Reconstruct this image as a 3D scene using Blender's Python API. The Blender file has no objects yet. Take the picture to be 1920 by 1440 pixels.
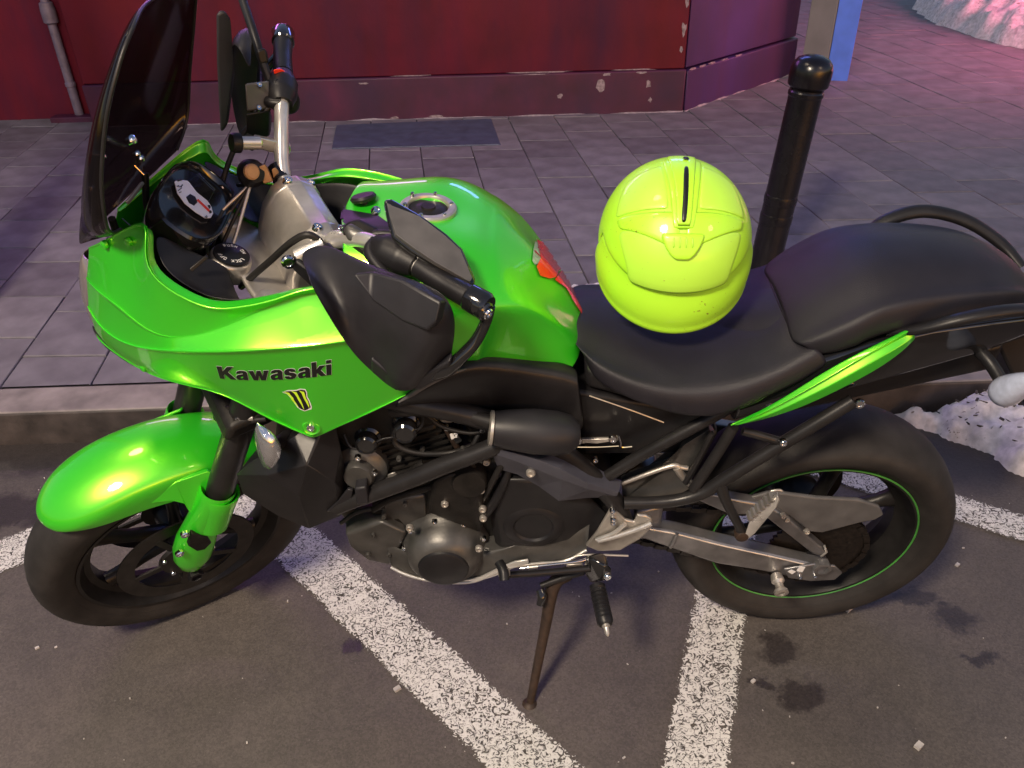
import bpy, bmesh, math, random
from mathutils import Vector, Matrix, noise
from mathutils.bvhtree import BVHTree
PI = math.pi
rnd = random.Random(7)
C = bpy.context.scene.collection
scn = bpy.context.scene

# ------------------------------------------------------------------ camera
cam_d = bpy.data.cameras.new('camera')
cam = bpy.data.objects.new('camera', cam_d); C.objects.link(cam)
cam_d.sensor_width = 36.0; cam_d.lens = 36.0*1530.3/1920.0; cam_d.clip_start = 0.05; cam_d.clip_end = 400
PITCH, ROLL, CAM_H = 0.5756, 0.0267, 1.562
F = Vector((0, math.cos(PITCH), -math.sin(PITCH))); R0 = Vector((1, 0, 0)); D0 = F.cross(R0)
RR = R0*math.cos(ROLL) + D0*math.sin(ROLL); DD = D0*math.cos(ROLL) - R0*math.sin(ROLL)
m3 = Matrix((RR, -DD, -F)).transposed()
cam.matrix_world = Matrix.Translation((0, 0, CAM_H)) @ m3.to_4x4()
scn.camera = cam

# ------------------------------------------------------------------ night sky, lamps, exposure
w = bpy.data.worlds.new('World'); scn.world = w; w.use_nodes = True
nt = w.node_tree; bg = nt.nodes['Background']
sky = nt.nodes.new('ShaderNodeTexSky'); sky.sky_type = 'NISHITA'; sky.sun_disc = False
sky.sun_elevation = math.radians(2.0); sky.sun_rotation = math.radians(150)
mixs = nt.nodes.new('ShaderNodeMix'); mixs.data_type = 'RGBA'; mixs.blend_type = 'MULTIPLY'; mixs.inputs[0].default_value = 1.0
nt.links.new(sky.outputs[0], mixs.inputs[6]); mixs.inputs[7].default_value = (0.72, 0.78, 1.16, 1)
nt.links.new(mixs.outputs[2], bg.inputs[0]); bg.inputs[1].default_value = 0.42
scn.view_settings.view_transform = 'Standard'; scn.view_settings.look = 'None'
scn.view_settings.gamma = 1.0; scn.view_settings.use_curve_mapping = False
scn.view_settings.exposure = 0.0

def lamp(name, kind, loc, energy, color, size=0.2, aim=None, spot=None):
    d = bpy.data.lights.new(name, kind); d.energy = energy; d.color = color
    if kind == 'AREA': d.size = size
    else: d.shadow_soft_size = size
    if spot: d.spot_size = spot; d.spot_blend = 0.5
    o = bpy.data.objects.new(name, d); C.objects.link(o); o.location = loc
    if aim is not None:
        o.rotation_euler = (Vector(aim)-Vector(loc)).to_track_quat('-Z', 'Y').to_euler()
    return o

HELM_C = (1.057, 0.078, 1.016); HELM_TILT = 0.50; HELM_YAW = -0.10; BROW = 14
LAMP1, LAMP2, LAMP3, SIGN1, SIGN2, SIGN3 = 1200, 170, 170, 12, 11, 60

# ------------------------------------------------------------------ materials
def new_mat(name):
    m = bpy.data.materials.new(name); m.use_nodes = True
    return m, m.node_tree, m.node_tree.nodes['Principled BSDF']
def mat(name, col, rough=0.5, metal=0.0, coat=0.0, var=0.12, scale=40.0, bump=0.0, bscale=300.0, spec=0.5, rvar=0.0, coat_rough=0.05, flake=0.0):
    m, t, p = new_mat(name); N = t.nodes; L = t.links
    tc = N.new('ShaderNodeTexCoord')
    n = N.new('ShaderNodeTexNoise'); n.inputs['Scale'].default_value = scale; n.inputs['Detail'].default_value = 6
    L.new(tc.outputs['Object'], n.inputs['Vector'])
    r = N.new('ShaderNodeValToRGB'); e = r.color_ramp.elements
    e[0].position = 0.3; e[1].position = 0.75
    e[0].color = tuple(c*(1-var) for c in col)+(1,); e[1].color = tuple(min(1, c*(1+var)) for c in col)+(1,)
    L.new(n.outputs['Fac'], r.inputs[0]); L.new(r.outputs[0], p.inputs['Base Color'])
    p.inputs['Roughness'].default_value = rough; p.inputs['Metallic'].default_value = metal
    p.inputs['Specular IOR Level'].default_value = spec
    p.inputs['Coat Weight'].default_value = coat; p.inputs['Coat Roughness'].default_value = coat_rough
    if rvar:
        mr = N.new('ShaderNodeMapRange'); mr.inputs[3].default_value = max(0.02, rough-rvar); mr.inputs[4].default_value = min(1, rough+rvar)
        n2 = N.new('ShaderNodeTexNoise'); n2.inputs['Scale'].default_value = scale*0.6; n2.inputs['Detail'].default_value = 8
        L.new(tc.outputs['Object'], n2.inputs['Vector']); L.new(n2.outputs['Fac'], mr.inputs[0]); L.new(mr.outputs[0], p.inputs['Roughness'])
    if bump:
        b = N.new('ShaderNodeBump'); b.inputs['Strength'].default_value = bump; b.inputs['Distance'].default_value = 0.002
        n3 = N.new('ShaderNodeTexNoise'); n3.inputs['Scale'].default_value = bscale; n3.inputs['Detail'].default_value = 4
        L.new(tc.outputs['Object'], n3.inputs['Vector']); L.new(n3.outputs['Fac'], b.inputs['Height']); L.new(b.outputs[0], p.inputs['Normal'])
    if flake:
        v = N.new('ShaderNodeTexVoronoi'); v.inputs['Scale'].default_value = 900
        L.new(tc.outputs['Object'], v.inputs['Vector'])
        b = N.new('ShaderNodeBump'); b.inputs['Strength'].default_value = flake; b.inputs['Distance'].default_value = 0.0004
        L.new(v.outputs['Distance'], b.inputs['Height']); L.new(b.outputs[0], p.inputs['Normal'])
    return m
def emit(name, col, s):
    m, t, p = new_mat(name)
    p.inputs['Base Color'].default_value = col+(1,); p.inputs['Emission Color'].default_value = col+(1,); p.inputs['Emission Strength'].default_value = s
    return m

MT = {}
MT['green'] = mat('green_metallic_paint', (0.016, 0.60, 0.018), rough=0.36, metal=0.22, coat=1.0, var=0.05, scale=6, flake=0.12, coat_rough=0.03)
def scuffed(m, scale, thr, col):
    t = m.node_tree; N = t.nodes; L = t.links; p = N['Principled BSDF']; src = p.inputs['Base Color'].links[0].from_socket
    tc = N.new('ShaderNodeTexCoord'); mp = N.new('ShaderNodeMapping'); mp.inputs['Scale'].default_value = (1, 2.6, 1.3); mp.inputs['Rotation'].default_value = (0.4, 0.3, 0.6)
    n = N.new('ShaderNodeTexNoise'); n.inputs['Scale'].default_value = scale; n.inputs['Detail'].default_value = 3
    g = N.new('ShaderNodeTexNoise'); g.inputs['Scale'].default_value = 9; g.inputs['Detail'].default_value = 2
    L.new(tc.outputs['Object'], mp.inputs[0]); L.new(mp.outputs[0], n.inputs['Vector']); L.new(tc.outputs['Object'], g.inputs['Vector'])
    a = N.new('ShaderNodeMath'); a.operation = 'MULTIPLY_ADD'; L.new(g.outputs['Fac'], a.inputs[0]); a.inputs[1].default_value = 0.45; L.new(n.outputs['Fac'], a.inputs[2])
    b = N.new('ShaderNodeMapRange'); b.inputs[1].default_value = thr; b.inputs[2].default_value = thr+0.03; L.new(a.outputs[0], b.inputs[0])
    mx = N.new('ShaderNodeMix'); mx.data_type = 'RGBA'; L.new(b.outputs[0], mx.inputs[0]); L.new(src, mx.inputs[6]); mx.inputs[7].default_value = col+(1,); L.new(mx.outputs[2], p.inputs['Base Color'])
def candy(m):
    t = m.node_tree; N = t.nodes; L = t.links; p = N['Principled BSDF']
    g = N.new('ShaderNodeBsdfGlossy'); g.inputs['Color'].default_value = (0.56, 0.92, 0.02, 1); g.inputs['Roughness'].default_value = 0.34
    mx = N.new('ShaderNodeMixShader'); mx.inputs[0].default_value = 0.25
    L.new(p.outputs[0], mx.inputs[1]); L.new(g.outputs[0], mx.inputs[2]); L.new(mx.outputs[0], N['Material Output'].inputs[0])
candy(MT['green'])
MT['helmet'] = mat('fluorescent_shell', (0.40, 0.80, 0.030), rough=0.42, coat=0.35, var=0.03, scale=12)
MT['helmet2'] = mat('fluorescent_panel', (0.43, 0.80, 0.06), rough=0.44, coat=0.3, var=0.03, scale=12)
scuffed(MT['helmet'], 130, 0.945, (0.20, 0.26, 0.02)); scuffed(MT['helmet2'], 110, 0.975, (0.22, 0.27, 0.05))
MT['black'] = mat('black_plastic', (0.010, 0.0095, 0.011), rough=0.42, var=0.25, scale=25, rvar=0.12, bump=0.05, spec=0.32)
MT['guard'] = mat('grey_black_plastic', (0.017, 0.0165, 0.020), rough=0.46, var=0.25, scale=18, rvar=0.12, bump=0.05, spec=0.32)
MT['cover'] = mat('blue_black_plastic', (0.050, 0.052, 0.070), rough=0.48, var=0.2, scale=18, rvar=0.1, bump=0.06, spec=0.4)
MT['gloss'] = mat('gloss_black', (0.010, 0.010, 0.011), rough=0.12, coat=0.6, var=0.2)
MT['engine'] = mat('dirty_engine_metal', (0.014, 0.0125, 0.0115), rough=0.5, metal=0.3, var=0.5, scale=30, rvar=0.18, bump=0.25, bscale=120, spec=0.32)
MT['cast'] = mat('grimy_cast_alloy', (0.088, 0.086, 0.083), rough=0.42, metal=0.55, var=0.45, scale=16, rvar=0.15, bump=0.12, bscale=200)
MT['frame'] = mat('frame_paint', (0.020, 0.019, 0.020), rough=0.35, metal=0.2, var=0.25, scale=30, rvar=0.12, bump=0.04, spec=0.32)
MT['alloy'] = mat('silver_alloy', (0.50, 0.47, 0.43), rough=0.36, metal=0.75, var=0.2, scale=22, rvar=0.12, bump=0.06)
MT['arm'] = mat('swingarm_alloy', (0.25, 0.245, 0.25), rough=0.33, metal=0.75, var=0.3, scale=22, rvar=0.14, bump=0.08)
MT['bright'] = mat('bright_alloy', (0.62, 0.60, 0.57), rough=0.3, metal=0.7, var=0.15, scale=30, rvar=0.1)
MT['chrome'] = mat('chrome', (0.70, 0.70, 0.70), rough=0.12, metal=1.0, var=0.08)
MT['rubber'] = mat('tyre_rubber', (0.020, 0.018, 0.0175), rough=0.62, var=0.35, scale=20, rvar=0.15, bump=0.15, bscale=180, spec=0.32)
MT['seat'] = mat('seat_vinyl', (0.014, 0.013, 0.018), rough=0.42, var=0.2, scale=14, rvar=0.08, bump=0.35, bscale=900, spec=0.32)
MT['rim'] = mat('wheel_paint', (0.014, 0.013, 0.013), rough=0.4, metal=0.2, var=0.3, rvar=0.12, spec=0.32)
MT['disc'] = mat('brake_steel', (0.055, 0.05, 0.048), rough=0.35, metal=0.9, var=0.3)
MT['mirror'] = mat('mirror_back', (0.085, 0.083, 0.085), rough=0.42, var=0.2, scale=30, rvar=0.1, spec=0.32)
MT['red'] = mat('red_vinyl', (0.80, 0.035, 0.010), rough=0.25, coat=0.8, var=0.06)
MT['clearpad'] = mat('scuffed_clear_pad', (0.30, 0.42, 0.30), rough=0.5, var=0.4, scale=150)
MT['sticker'] = mat('black_vinyl', (0.006, 0.006, 0.006), rough=0.4, var=0.1)
MT['lime'] = mat('lime_vinyl', (0.55, 0.85, 0.03), rough=0.4, var=0.05)
MT['dial'] = mat('dial_white', (0.62, 0.66, 0.82), rough=0.4, var=0.03)
MT['white'] = mat('white_print', (0.7, 0.7, 0.7), rough=0.5, var=0.05)
MT['needle'] = mat('red_needle', (0.6, 0.04, 0.03), rough=0.4, var=0.05)
MT['amber'] = mat('tan_clamp', (0.50, 0.27, 0.12), rough=0.45, metal=0.2, var=0.15)
MT['stripe'] = mat('green_rim_tape', (0.045, 0.22, 0.035), rough=0.45, var=0.2)
MT['cable'] = mat('cable_rubber', (0.012, 0.011, 0.011), rough=0.5, var=0.2, spec=0.32)
MT['grease'] = mat('greasy_chain', (0.012, 0.009, 0.007), rough=0.4, metal=0.3, var=0.6, scale=120, rvar=0.2)
MT['rust'] = mat('rusty_steel', (0.035, 0.020, 0.013), rough=0.6, metal=0.2, var=0.5, scale=60)
MT['headlens'] = mat('headlight_lens', (0.14, 0.12, 0.125), rough=0.10, var=0.05)
MT['orange'] = mat('orange_reflector', (0.75, 0.10, 0.02), rough=0.15, coat=0.6, var=0.1)
def tread(m, nn, slope):
    t = m.node_tree; N = t.nodes; L = t.links; p = N['Principled BSDF']
    uv = N.new('ShaderNodeUVMap'); sp = N.new('ShaderNodeSeparateXYZ'); L.new(uv.outputs[0], sp.inputs[0])
    def q(op, a, b=None, c=None):
        n = N.new('ShaderNodeMath'); n.operation = op
        for i, x in enumerate((a, b, c)):
            if x is None: continue
            if isinstance(x, (int, float)): n.inputs[i].default_value = x
            else: L.new(x, n.inputs[i])
        return n.outputs[0]
    side = q('SUBTRACT', sp.outputs[1], 0.5); av = q('ABSOLUTE', side)
    ph = q('ADD', q('MULTIPLY', sp.outputs[0], nn), q('MULTIPLY', av, slope)); half = q('MULTIPLY', q('GREATER_THAN', side, 0.0), 0.5)
    fr = q('ABSOLUTE', q('SUBTRACT', q('FRACT', q('ADD', ph, half)), 0.5))
    groove = q('MULTIPLY', q('LESS_THAN', fr, 0.055), q('MULTIPLY', q('GREATER_THAN', av, 0.045), q('LESS_THAN', av, 0.29)))
    ph2 = q('SUBTRACT', q('MULTIPLY', sp.outputs[0], nn*2), q('MULTIPLY', av, slope*0.7)); fr2 = q('ABSOLUTE', q('SUBTRACT', q('FRACT', ph2), 0.5))
    groove = q('MAXIMUM', groove, q('MULTIPLY', q('LESS_THAN', fr2, 0.05), q('MULTIPLY', q('GREATER_THAN', av, 0.17), q('LESS_THAN', av, 0.27))))
    rib = q('MULTIPLY', q('LESS_THAN', q('ABSOLUTE', q('SUBTRACT', av, 0.405)), 0.006), 0.6)
    b = N.new('ShaderNodeBump'); b.inputs['Strength'].default_value = 1.0; b.inputs['Distance'].default_value = 0.004; b.invert = True
    L.new(q('SUBTRACT', groove, rib), b.inputs['Height'])
    old = p.inputs['Normal'].links[0].from_node; L.new(old.outputs[0], b.inputs['Normal']); L.new(b.outputs[0], p.inputs['Normal'])
MT['tyre_front'] = mat('front_tyre_rubber', (0.020, 0.018, 0.0175), rough=0.62, var=0.35, scale=20, rvar=0.15, bump=0.15, bscale=180, spec=0.32); tread(MT['tyre_front'], 22, 2.6)
MT['tyre_rear'] = mat('rear_tyre_rubber', (0.020, 0.018, 0.0175), rough=0.62, var=0.35, scale=20, rvar=0.15, bump=0.15, bscale=180, spec=0.32); tread(MT['tyre_rear'], 18, 3.0)
def glass(name, col, tr, rough=0.05):
    m, t, p = new_mat(name)
    p.inputs['Base Color'].default_value = col+(1,); p.inputs['Roughness'].default_value = rough
    p.inputs['Transmission Weight'].default_value = tr; p.inputs['IOR'].default_value = 1.35
    return m
MT['lens'] = glass('clear_lens', (0.92, 0.93, 0.98), 0.95, 0.04)
MT['milky'] = mat('frosted_lens', (0.50, 0.55, 0.72), rough=0.25, coat=0.6, var=0.15, scale=60)
def tinted(name, tint):
    m, t, p = new_mat(name); N = t.nodes; L = t.links
    p.inputs['Base Color'].default_value = (0.008, 0.006, 0.006, 1); p.inputs['Roughness'].default_value = 0.12
    tr = N.new('ShaderNodeBsdfTransparent'); tr.inputs[0].default_value = tint+(1,)
    mx = N.new('ShaderNodeMixShader'); mx.inputs[0].default_value = 0.52
    L.new(tr.outputs[0], mx.inputs[1]); L.new(p.outputs[0], mx.inputs[2])
    L.new(mx.outputs[0], N['Material Output'].inputs[0])
    return m
MT['smoke'] = tinted('smoked_screen', (0.42, 0.36, 0.37))

# ------------------------------------------------------------------ mesh helpers
def obj(name, bm, m, parent=None, smooth=True, sub=0, solid=0.0, bevel=0.0, ang=35, seg=2, off=-1, corners=False):
    bmesh.ops.recalc_face_normals(bm, faces=bm.faces) if solid == 0 else None
    me = bpy.data.meshes.new(name); bm.to_mesh(me); bm.free()
    me.materials.append(m)
    for p in me.polygons: p.use_smooth = smooth
    o = bpy.data.objects.new(name, me); C.objects.link(o)
    if parent: o.parent = parent
    if solid:
        md = o.modifiers.new('thick', 'SOLIDIFY'); md.thickness = solid; md.offset = off
    if bevel:
        md = o.modifiers.new('edge', 'BEVEL'); md.width = bevel; md.segments = seg; md.limit_method = 'ANGLE'; md.angle_limit = math.radians(ang); md.harden_normals = False
    if sub:
        md = o.modifiers.new('round', 'SUBSURF'); md.levels = sub; md.render_levels = sub; md.boundary_smooth = 'PRESERVE_CORNERS' if corners else 'ALL'
    if smooth and not sub:
        try:
            me.set_sharp_from_angle(angle=math.radians(ang))
        except Exception: pass
    return o
def ident(p): return Vector(p)
AX = Vector((math.sin(math.radians(25)), 0, math.cos(math.radians(25)))); AO = Vector((-0.108, 0, 0))
STEER = Matrix.Translation(AO) @ Matrix.Rotation(0.5992, 4, AX) @ Matrix.Translation(-AO)
def st(p): return STEER @ Vector(p)
def mir(p): return (p[0], -p[1], p[2])
def sharpen(rows, k=0.5, close=False):
    """push control points out so that the rounded surface passes through the measured ones"""
    A = [[Vector(p) for p in r] for r in rows]; n, m = len(A), len(A[0])
    B_ = [[p.copy() for p in r] for r in A]
    for i in range(n):
        for j in range(m):
            if close or 0 < j < m-1: B_[i][j] += (A[i][j]-(A[i][j-1]+A[i][(j+1) % m])/2)*k
            if 0 < i < n-1: B_[i][j] += (A[i][j]-(A[i-1][j]+A[i+1][j])/2)*k
    return B_
def grid_bm(rows, f=ident, mirror=False, close=False, sh=0.0):
    if sh: rows = sharpen(rows, sh, close)
    bm = bmesh.new(); V = [[bm.verts.new(f(p)) for p in r] for r in rows]
    for i in range(len(V)-1):
        n = len(V[i])
        for j in range(n if close else n-1):
            q = [V[i][j], V[i][(j+1) % n], V[i+1][(j+1) % n], V[i+1][j]]
            bm.faces.new(q if not mirror else q[::-1])
    return bm
def fill_ends(bm):
    e = [x for x in bm.edges if x.is_boundary]
    bmesh.ops.holes_fill(bm, edges=e, sides=0)
def cat(pts, k=6):
    P = [Vector(p) for p in pts]
    if len(P) < 3: return P
    P = [2*P[0]-P[1]] + P + [2*P[-1]-P[-2]]; out = []
    for i in range(1, len(P)-2):
        a, b, c, d = P[i-1], P[i], P[i+1], P[i+2]
        for s in range(k):
            t = s/k
            out.append(0.5*((2*b)+(c-a)*t+(2*a-5*b+4*c-d)*t*t+(3*b-a-3*c+d)*t**3))
    out.append(P[-2]); return out
def tube_bm(pts, r, n=12, f=ident, k=6, flat=1.0, bm=None, curve=True):
    P = cat([f(p) for p in pts], k) if curve else [Vector(f(p)) for p in pts]
    m = len(P)
    if isinstance(r, (list, tuple)):
        rs = []
        for i in range(m):
            x = i/(m-1)*(len(r)-1); a = int(min(x, len(r)-2)); rs.append(r[a]+(r[a+1]-r[a])*(x-a))
    else: rs = [r]*m
    bm = bm or bmesh.new(); rings = []
    up = Vector((0, 0, 1)); prev = None
    for i in range(m):
        t = (P[min(i+1, m-1)]-P[max(i-1, 0)]).normalized()
        if prev is None:
            a = t.cross(up)
            if a.length < 0.1: a = t.cross(Vector((0, 1, 0)))
        else: a = prev - t*prev.dot(t)
        a.normalize(); prev = a; b = t.cross(a)
        rings.append([bm.verts.new(P[i]+(a*math.cos(2*PI*j/n)+b*math.sin(2*PI*j/n)*flat)*rs[i]) for j in range(n)])
    for i in range(m-1):
        for j in range(n):
            bm.faces.new((rings[i][j], rings[i][(j+1) % n], rings[i+1][(j+1) % n], rings[i+1][j]))
    bm.faces.new(rings[0][::-1]); bm.faces.new(rings[-1])
    return bm
def tube(name, pts, r, m, parent=None, **k):
    return obj(name, tube_bm(pts, r, **k), m, parent, ang=50)
def lathe_bm(c, axis, prof, n=40, f=ident, bm=None, capped=True, uv=False):
    c = Vector(c); a = Vector(axis).normalized(); x = a.cross(Vector((0, 0, 1)))
    if x.length < 0.1: x = a.cross(Vector((1, 0, 0)))
    x.normalize(); y = a.cross(x); bm = bm or bmesh.new(); rings = []
    for (r, h) in prof:
        rings.append([bm.verts.new(f(c+a*h+(x*math.cos(2*PI*j/n)+y*math.sin(2*PI*j/n))*max(r, 1e-4))) for j in range(n)])
    for i in range(len(rings)-1):
        for j in range(n):
            bm.faces.new((rings[i][j], rings[i][(j+1) % n], rings[i+1][(j+1) % n], rings[i+1][j]))
    if capped: bm.faces.new(rings[0][::-1]); bm.faces.new(rings[-1])
    if uv:
        lay = bm.loops.layers.uv.new('UVMap'); idx = {}
        for i, r_ in enumerate(rings):
            for j, v_ in enumerate(r_): idx[v_] = (j, i)
        acc = [0.0]
        for a_, b_ in zip(prof[:-1], prof[1:]): acc.append(acc[-1]+math.hypot(b_[0]-a_[0], b_[1]-a_[1]))
        for fc_ in bm.faces:
            js = [idx[l.vert][0] for l in fc_.loops]; wrap = max(js)-min(js) > 1
            for l in fc_.loops:
                j, i = idx[l.vert]; l[lay].uv = (((j+n) if wrap and j == 0 else j)/n, acc[i]/acc[-1])
    return bm
def lathe(name, c, axis, prof, m, parent=None, ang=35, **k):
    return obj(name, lathe_bm(c, axis, prof, **k), m, parent, ang=ang)
def plate_bm(pts, th=(0, 0.01, 0), f=ident, bm=None):
    bm = bm or bmesh.new(); th = Vector(th)
    a = [bm.verts.new(f(p)) for p in pts]; b = [bm.verts.new(f(Vector(p)+th)) for p in pts]
    n = len(pts); bm.faces.new(a); bm.faces.new(b[::-1])
    for i in range(n): bm.faces.new((a[i], b[i], b[(i+1) % n], a[(i+1) % n]))
    return bm
def plate(name, pts, m, parent=None, th=(0, 0.01, 0), f=ident, bevel=0.002, smooth=True, sub=0, seg=2):
    bm = plate_bm(pts, th, f)
    bmesh.ops.triangulate(bm, faces=[x for x in bm.faces if len(x.verts) > 4])
    return obj(name, bm, m, parent, bevel=bevel, smooth=smooth, seg=seg, sub=sub)
def hull(name, pts, m, parent=None, f=ident, bevel=0.006, seg=3, smooth=True):
    bm = bmesh.new()
    for p in pts: bm.verts.new(f(p))
    r = bmesh.ops.convex_hull(bm, input=bm.verts)
    bmesh.ops.delete(bm, geom=[v for v in bm.verts if not v.link_faces], context='VERTS')
    bmesh.ops.dissolve_limit(bm, angle_limit=0.05, verts=bm.verts, edges=bm.edges)
    return obj(name, bm, m, parent, bevel=bevel, seg=seg, ang=18, smooth=smooth)
def box_pts(c, s): return [(c[0]+i*s[0]/2, c[1]+j*s[1]/2, c[2]+k*s[2]/2) for i in (-1, 1) for j in (-1, 1) for k in (-1, 1)]
def boxbm(bm, c, ax, s):
    """box at c, axes ax (3 vectors), full sizes s"""
    v = [bm.verts.new(Vector(c)+Vector(ax[0])*i*s[0]/2+Vector(ax[1])*j*s[1]/2+Vector(ax[2])*k*s[2]/2) for i in (-1, 1) for j in (-1, 1) for k in (-1, 1)]
    for q in ((0, 1, 3, 2), (4, 6, 7, 5), (0, 4, 5, 1), (2, 3, 7, 6), (0, 2, 6, 4), (1, 5, 7, 3)): bm.faces.new([v[i] for i in q])
    return bm
def bolt(parent, p, axis, r=0.007, m=None, f=ident, name='bolt'):
    m = m or MT['chrome']
    return lathe(name, p, axis, [(r, -0.004), (r, 0.002), (r*0.8, 0.0045), (r*0.5, 0.0045), (r*0.45, 0.0025), (0.0005, 0.0025)], m, parent, n=14, f=f)
def empty(name, label=None, cat_=None, loc=(0, 0, 0), rot=(0, 0, 0), group=None):
    o = bpy.data.objects.new(name, None); C.objects.link(o); o.location = loc; o.rotation_euler = rot; o.empty_display_size = 0.1
    if label: tag(o, label, cat_, group)
    return o
def tag(o, label, cat_, group=None):
    o['label'] = label; o['category'] = cat_
    if group: o['group'] = group
    return o
def face_normal(pts, f=ident):
    P = [Vector(f(p)) for p in pts]; n = Vector((0, 0, 0))
    for i in range(len(P)): n += P[i-1].cross(P[i])
    n.normalize(); return n
def struct(o): o['kind'] = 'structure'; return o

# ------------------------------------------------------------------ ground materials
def asphalt():
    m, t, p = new_mat('wet_asphalt'); N = t.nodes; L = t.links
    tc = N.new('ShaderNodeTexCoord')
    def noise_(s, d=5, r=0.6):
        n = N.new('ShaderNodeTexNoise'); n.inputs['Scale'].default_value = s; n.inputs['Detail'].default_value = d; n.inputs['Roughness'].default_value = r
        L.new(tc.outputs['Object'], n.inputs['Vector']); return n
    def math_(op, a, b=None, c=False):
        q = N.new('ShaderNodeMath'); q.operation = op; q.use_clamp = c
        for i, x in enumerate((a, b)):
            if x is None: continue
            if isinstance(x, (int, float)): q.inputs[i].default_value = x
            else: L.new(x, q.inputs[i])
        return q.outputs[0]
    big = noise_(1.6, 6); fine = noise_(260, 3, 0.7); mid = noise_(26, 8, 0.7)
    r = N.new('ShaderNodeValToRGB'); e = r.color_ramp.elements
    e[0].position = 0.30; e[0].color = (0.056, 0.048, 0.044, 1); e[1].position = 0.72; e[1].color = (0.112, 0.094, 0.084, 1)
    mx = math_('ADD', math_('MULTIPLY', big.outputs['Fac'], 0.80), math_('MULTIPLY', mid.outputs['Fac'], 0.30)); mx = math_('ADD', mx, math_('MULTIPLY', fine.outputs['Fac'], 0.30)); mx = math_('SUBTRACT', mx, 0.20)
    L.new(mx, r.inputs[0])
    # damp stains: warped ellipses lying where the oil and melt water dried
    warp = noise_(9, 6, 0.7); sep = N.new('ShaderNodeSeparateXYZ'); L.new(tc.outputs['Object'], sep.inputs[0])
    wx = math_('ADD', sep.outputs[0], math_('MULTIPLY', math_('SUBTRACT', warp.outputs['Fac'], 0.5), 0.16))
    warp2 = noise_(11, 6, 0.7)
    wy = math_('ADD', sep.outputs[1], math_('MULTIPLY', math_('SUBTRACT', warp2.outputs['Fac'], 0.5), 0.16))
    tot = None
    for (x, y, a, b) in ((0.60, 1.245, 0.05, 0.04), (0.615, 1.13, 0.055, 0.04), (0.98, 1.39, 0.05, 0.025), (1.05, 1.33, 0.05, 0.04), (1.06, 1.21, 0.04, 0.02), (-0.39, 1.28, 0.025, 0.025), (0.54, 1.155, 0.02, 0.012), (0.86, 1.40, 0.05, 0.012), (1.3, 2.02, 0.5, 0.22), (-0.6, 2.08, 1.4, 0.13), (-1.5, 1.80, 0.22, 0.07)):
        dx = math_('DIVIDE', math_('SUBTRACT', wx, x), a); dy = math_('DIVIDE', math_('SUBTRACT', wy, y), b)
        d = math_('SQRT', math_('ADD', math_('MULTIPLY', dx, dx), math_('MULTIPLY', dy, dy)))
        k = math_('MULTIPLY', math_('SUBTRACT', 1.25, d), 2.2, True)
        tot = k if tot is None else math_('MAXIMUM', tot, k)
    dk = N.new('ShaderNodeMix'); dk.data_type = 'RGBA'; L.new(math_('MULTIPLY', tot, 0.66), dk.inputs[0]); L.new(r.outputs[0], dk.inputs[6]); dk.inputs[7].default_value = (0.016, 0.012, 0.014, 1)
    # light grit flecks
    v = N.new('ShaderNodeTexVoronoi'); v.inputs['Scale'].default_value = 60; L.new(tc.outputs['Object'], v.inputs['Vector'])
    sp = math_('LESS_THAN', v.outputs['Distance'], 0.10); gate = math_('GREATER_THAN', noise_(7, 2).outputs['Fac'], 0.60)
    sp = math_('MULTIPLY', math_('MULTIPLY', sp, gate), 0.35)
    fx = N.new('ShaderNodeMix'); fx.data_type = 'RGBA'; L.new(sp, fx.inputs[0]); L.new(dk.outputs[2], fx.inputs[6]); fx.inputs[7].default_value = (0.22, 0.20, 0.19, 1)
    st_ = N.new('ShaderNodeTexVoronoi'); st_.inputs['Scale'].default_value = 240; L.new(tc.outputs['Object'], st_.inputs['Vector'])
    sv = N.new('ShaderNodeSeparateColor'); L.new(st_.outputs['Color'], sv.inputs[0])
    hs = N.new('ShaderNodeHueSaturation'); L.new(math_('ADD', 0.80, math_('MULTIPLY', sv.outputs[0], 0.40)), hs.inputs['Value']); L.new(fx.outputs[2], hs.inputs['Color'])
    L.new(hs.outputs[0], p.inputs['Base Color'])
    rr = math_('SUBTRACT', math_('ADD', 0.50, math_('MULTIPLY', mid.outputs['Fac'], 0.30)), math_('MULTIPLY', tot, 0.30))
    L.new(rr, p.inputs['Roughness'])
    b = N.new('ShaderNodeBump'); b.inputs['Strength'].default_value = 0.35; b.inputs['Distance'].default_value = 0.004
    L.new(math_('ADD', math_('MULTIPLY', fine.outputs['Fac'], 0.6), mid.outputs['Fac']), b.inputs['Height']); L.new(b.outputs[0], p.inputs['Normal'])
    return m
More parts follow.
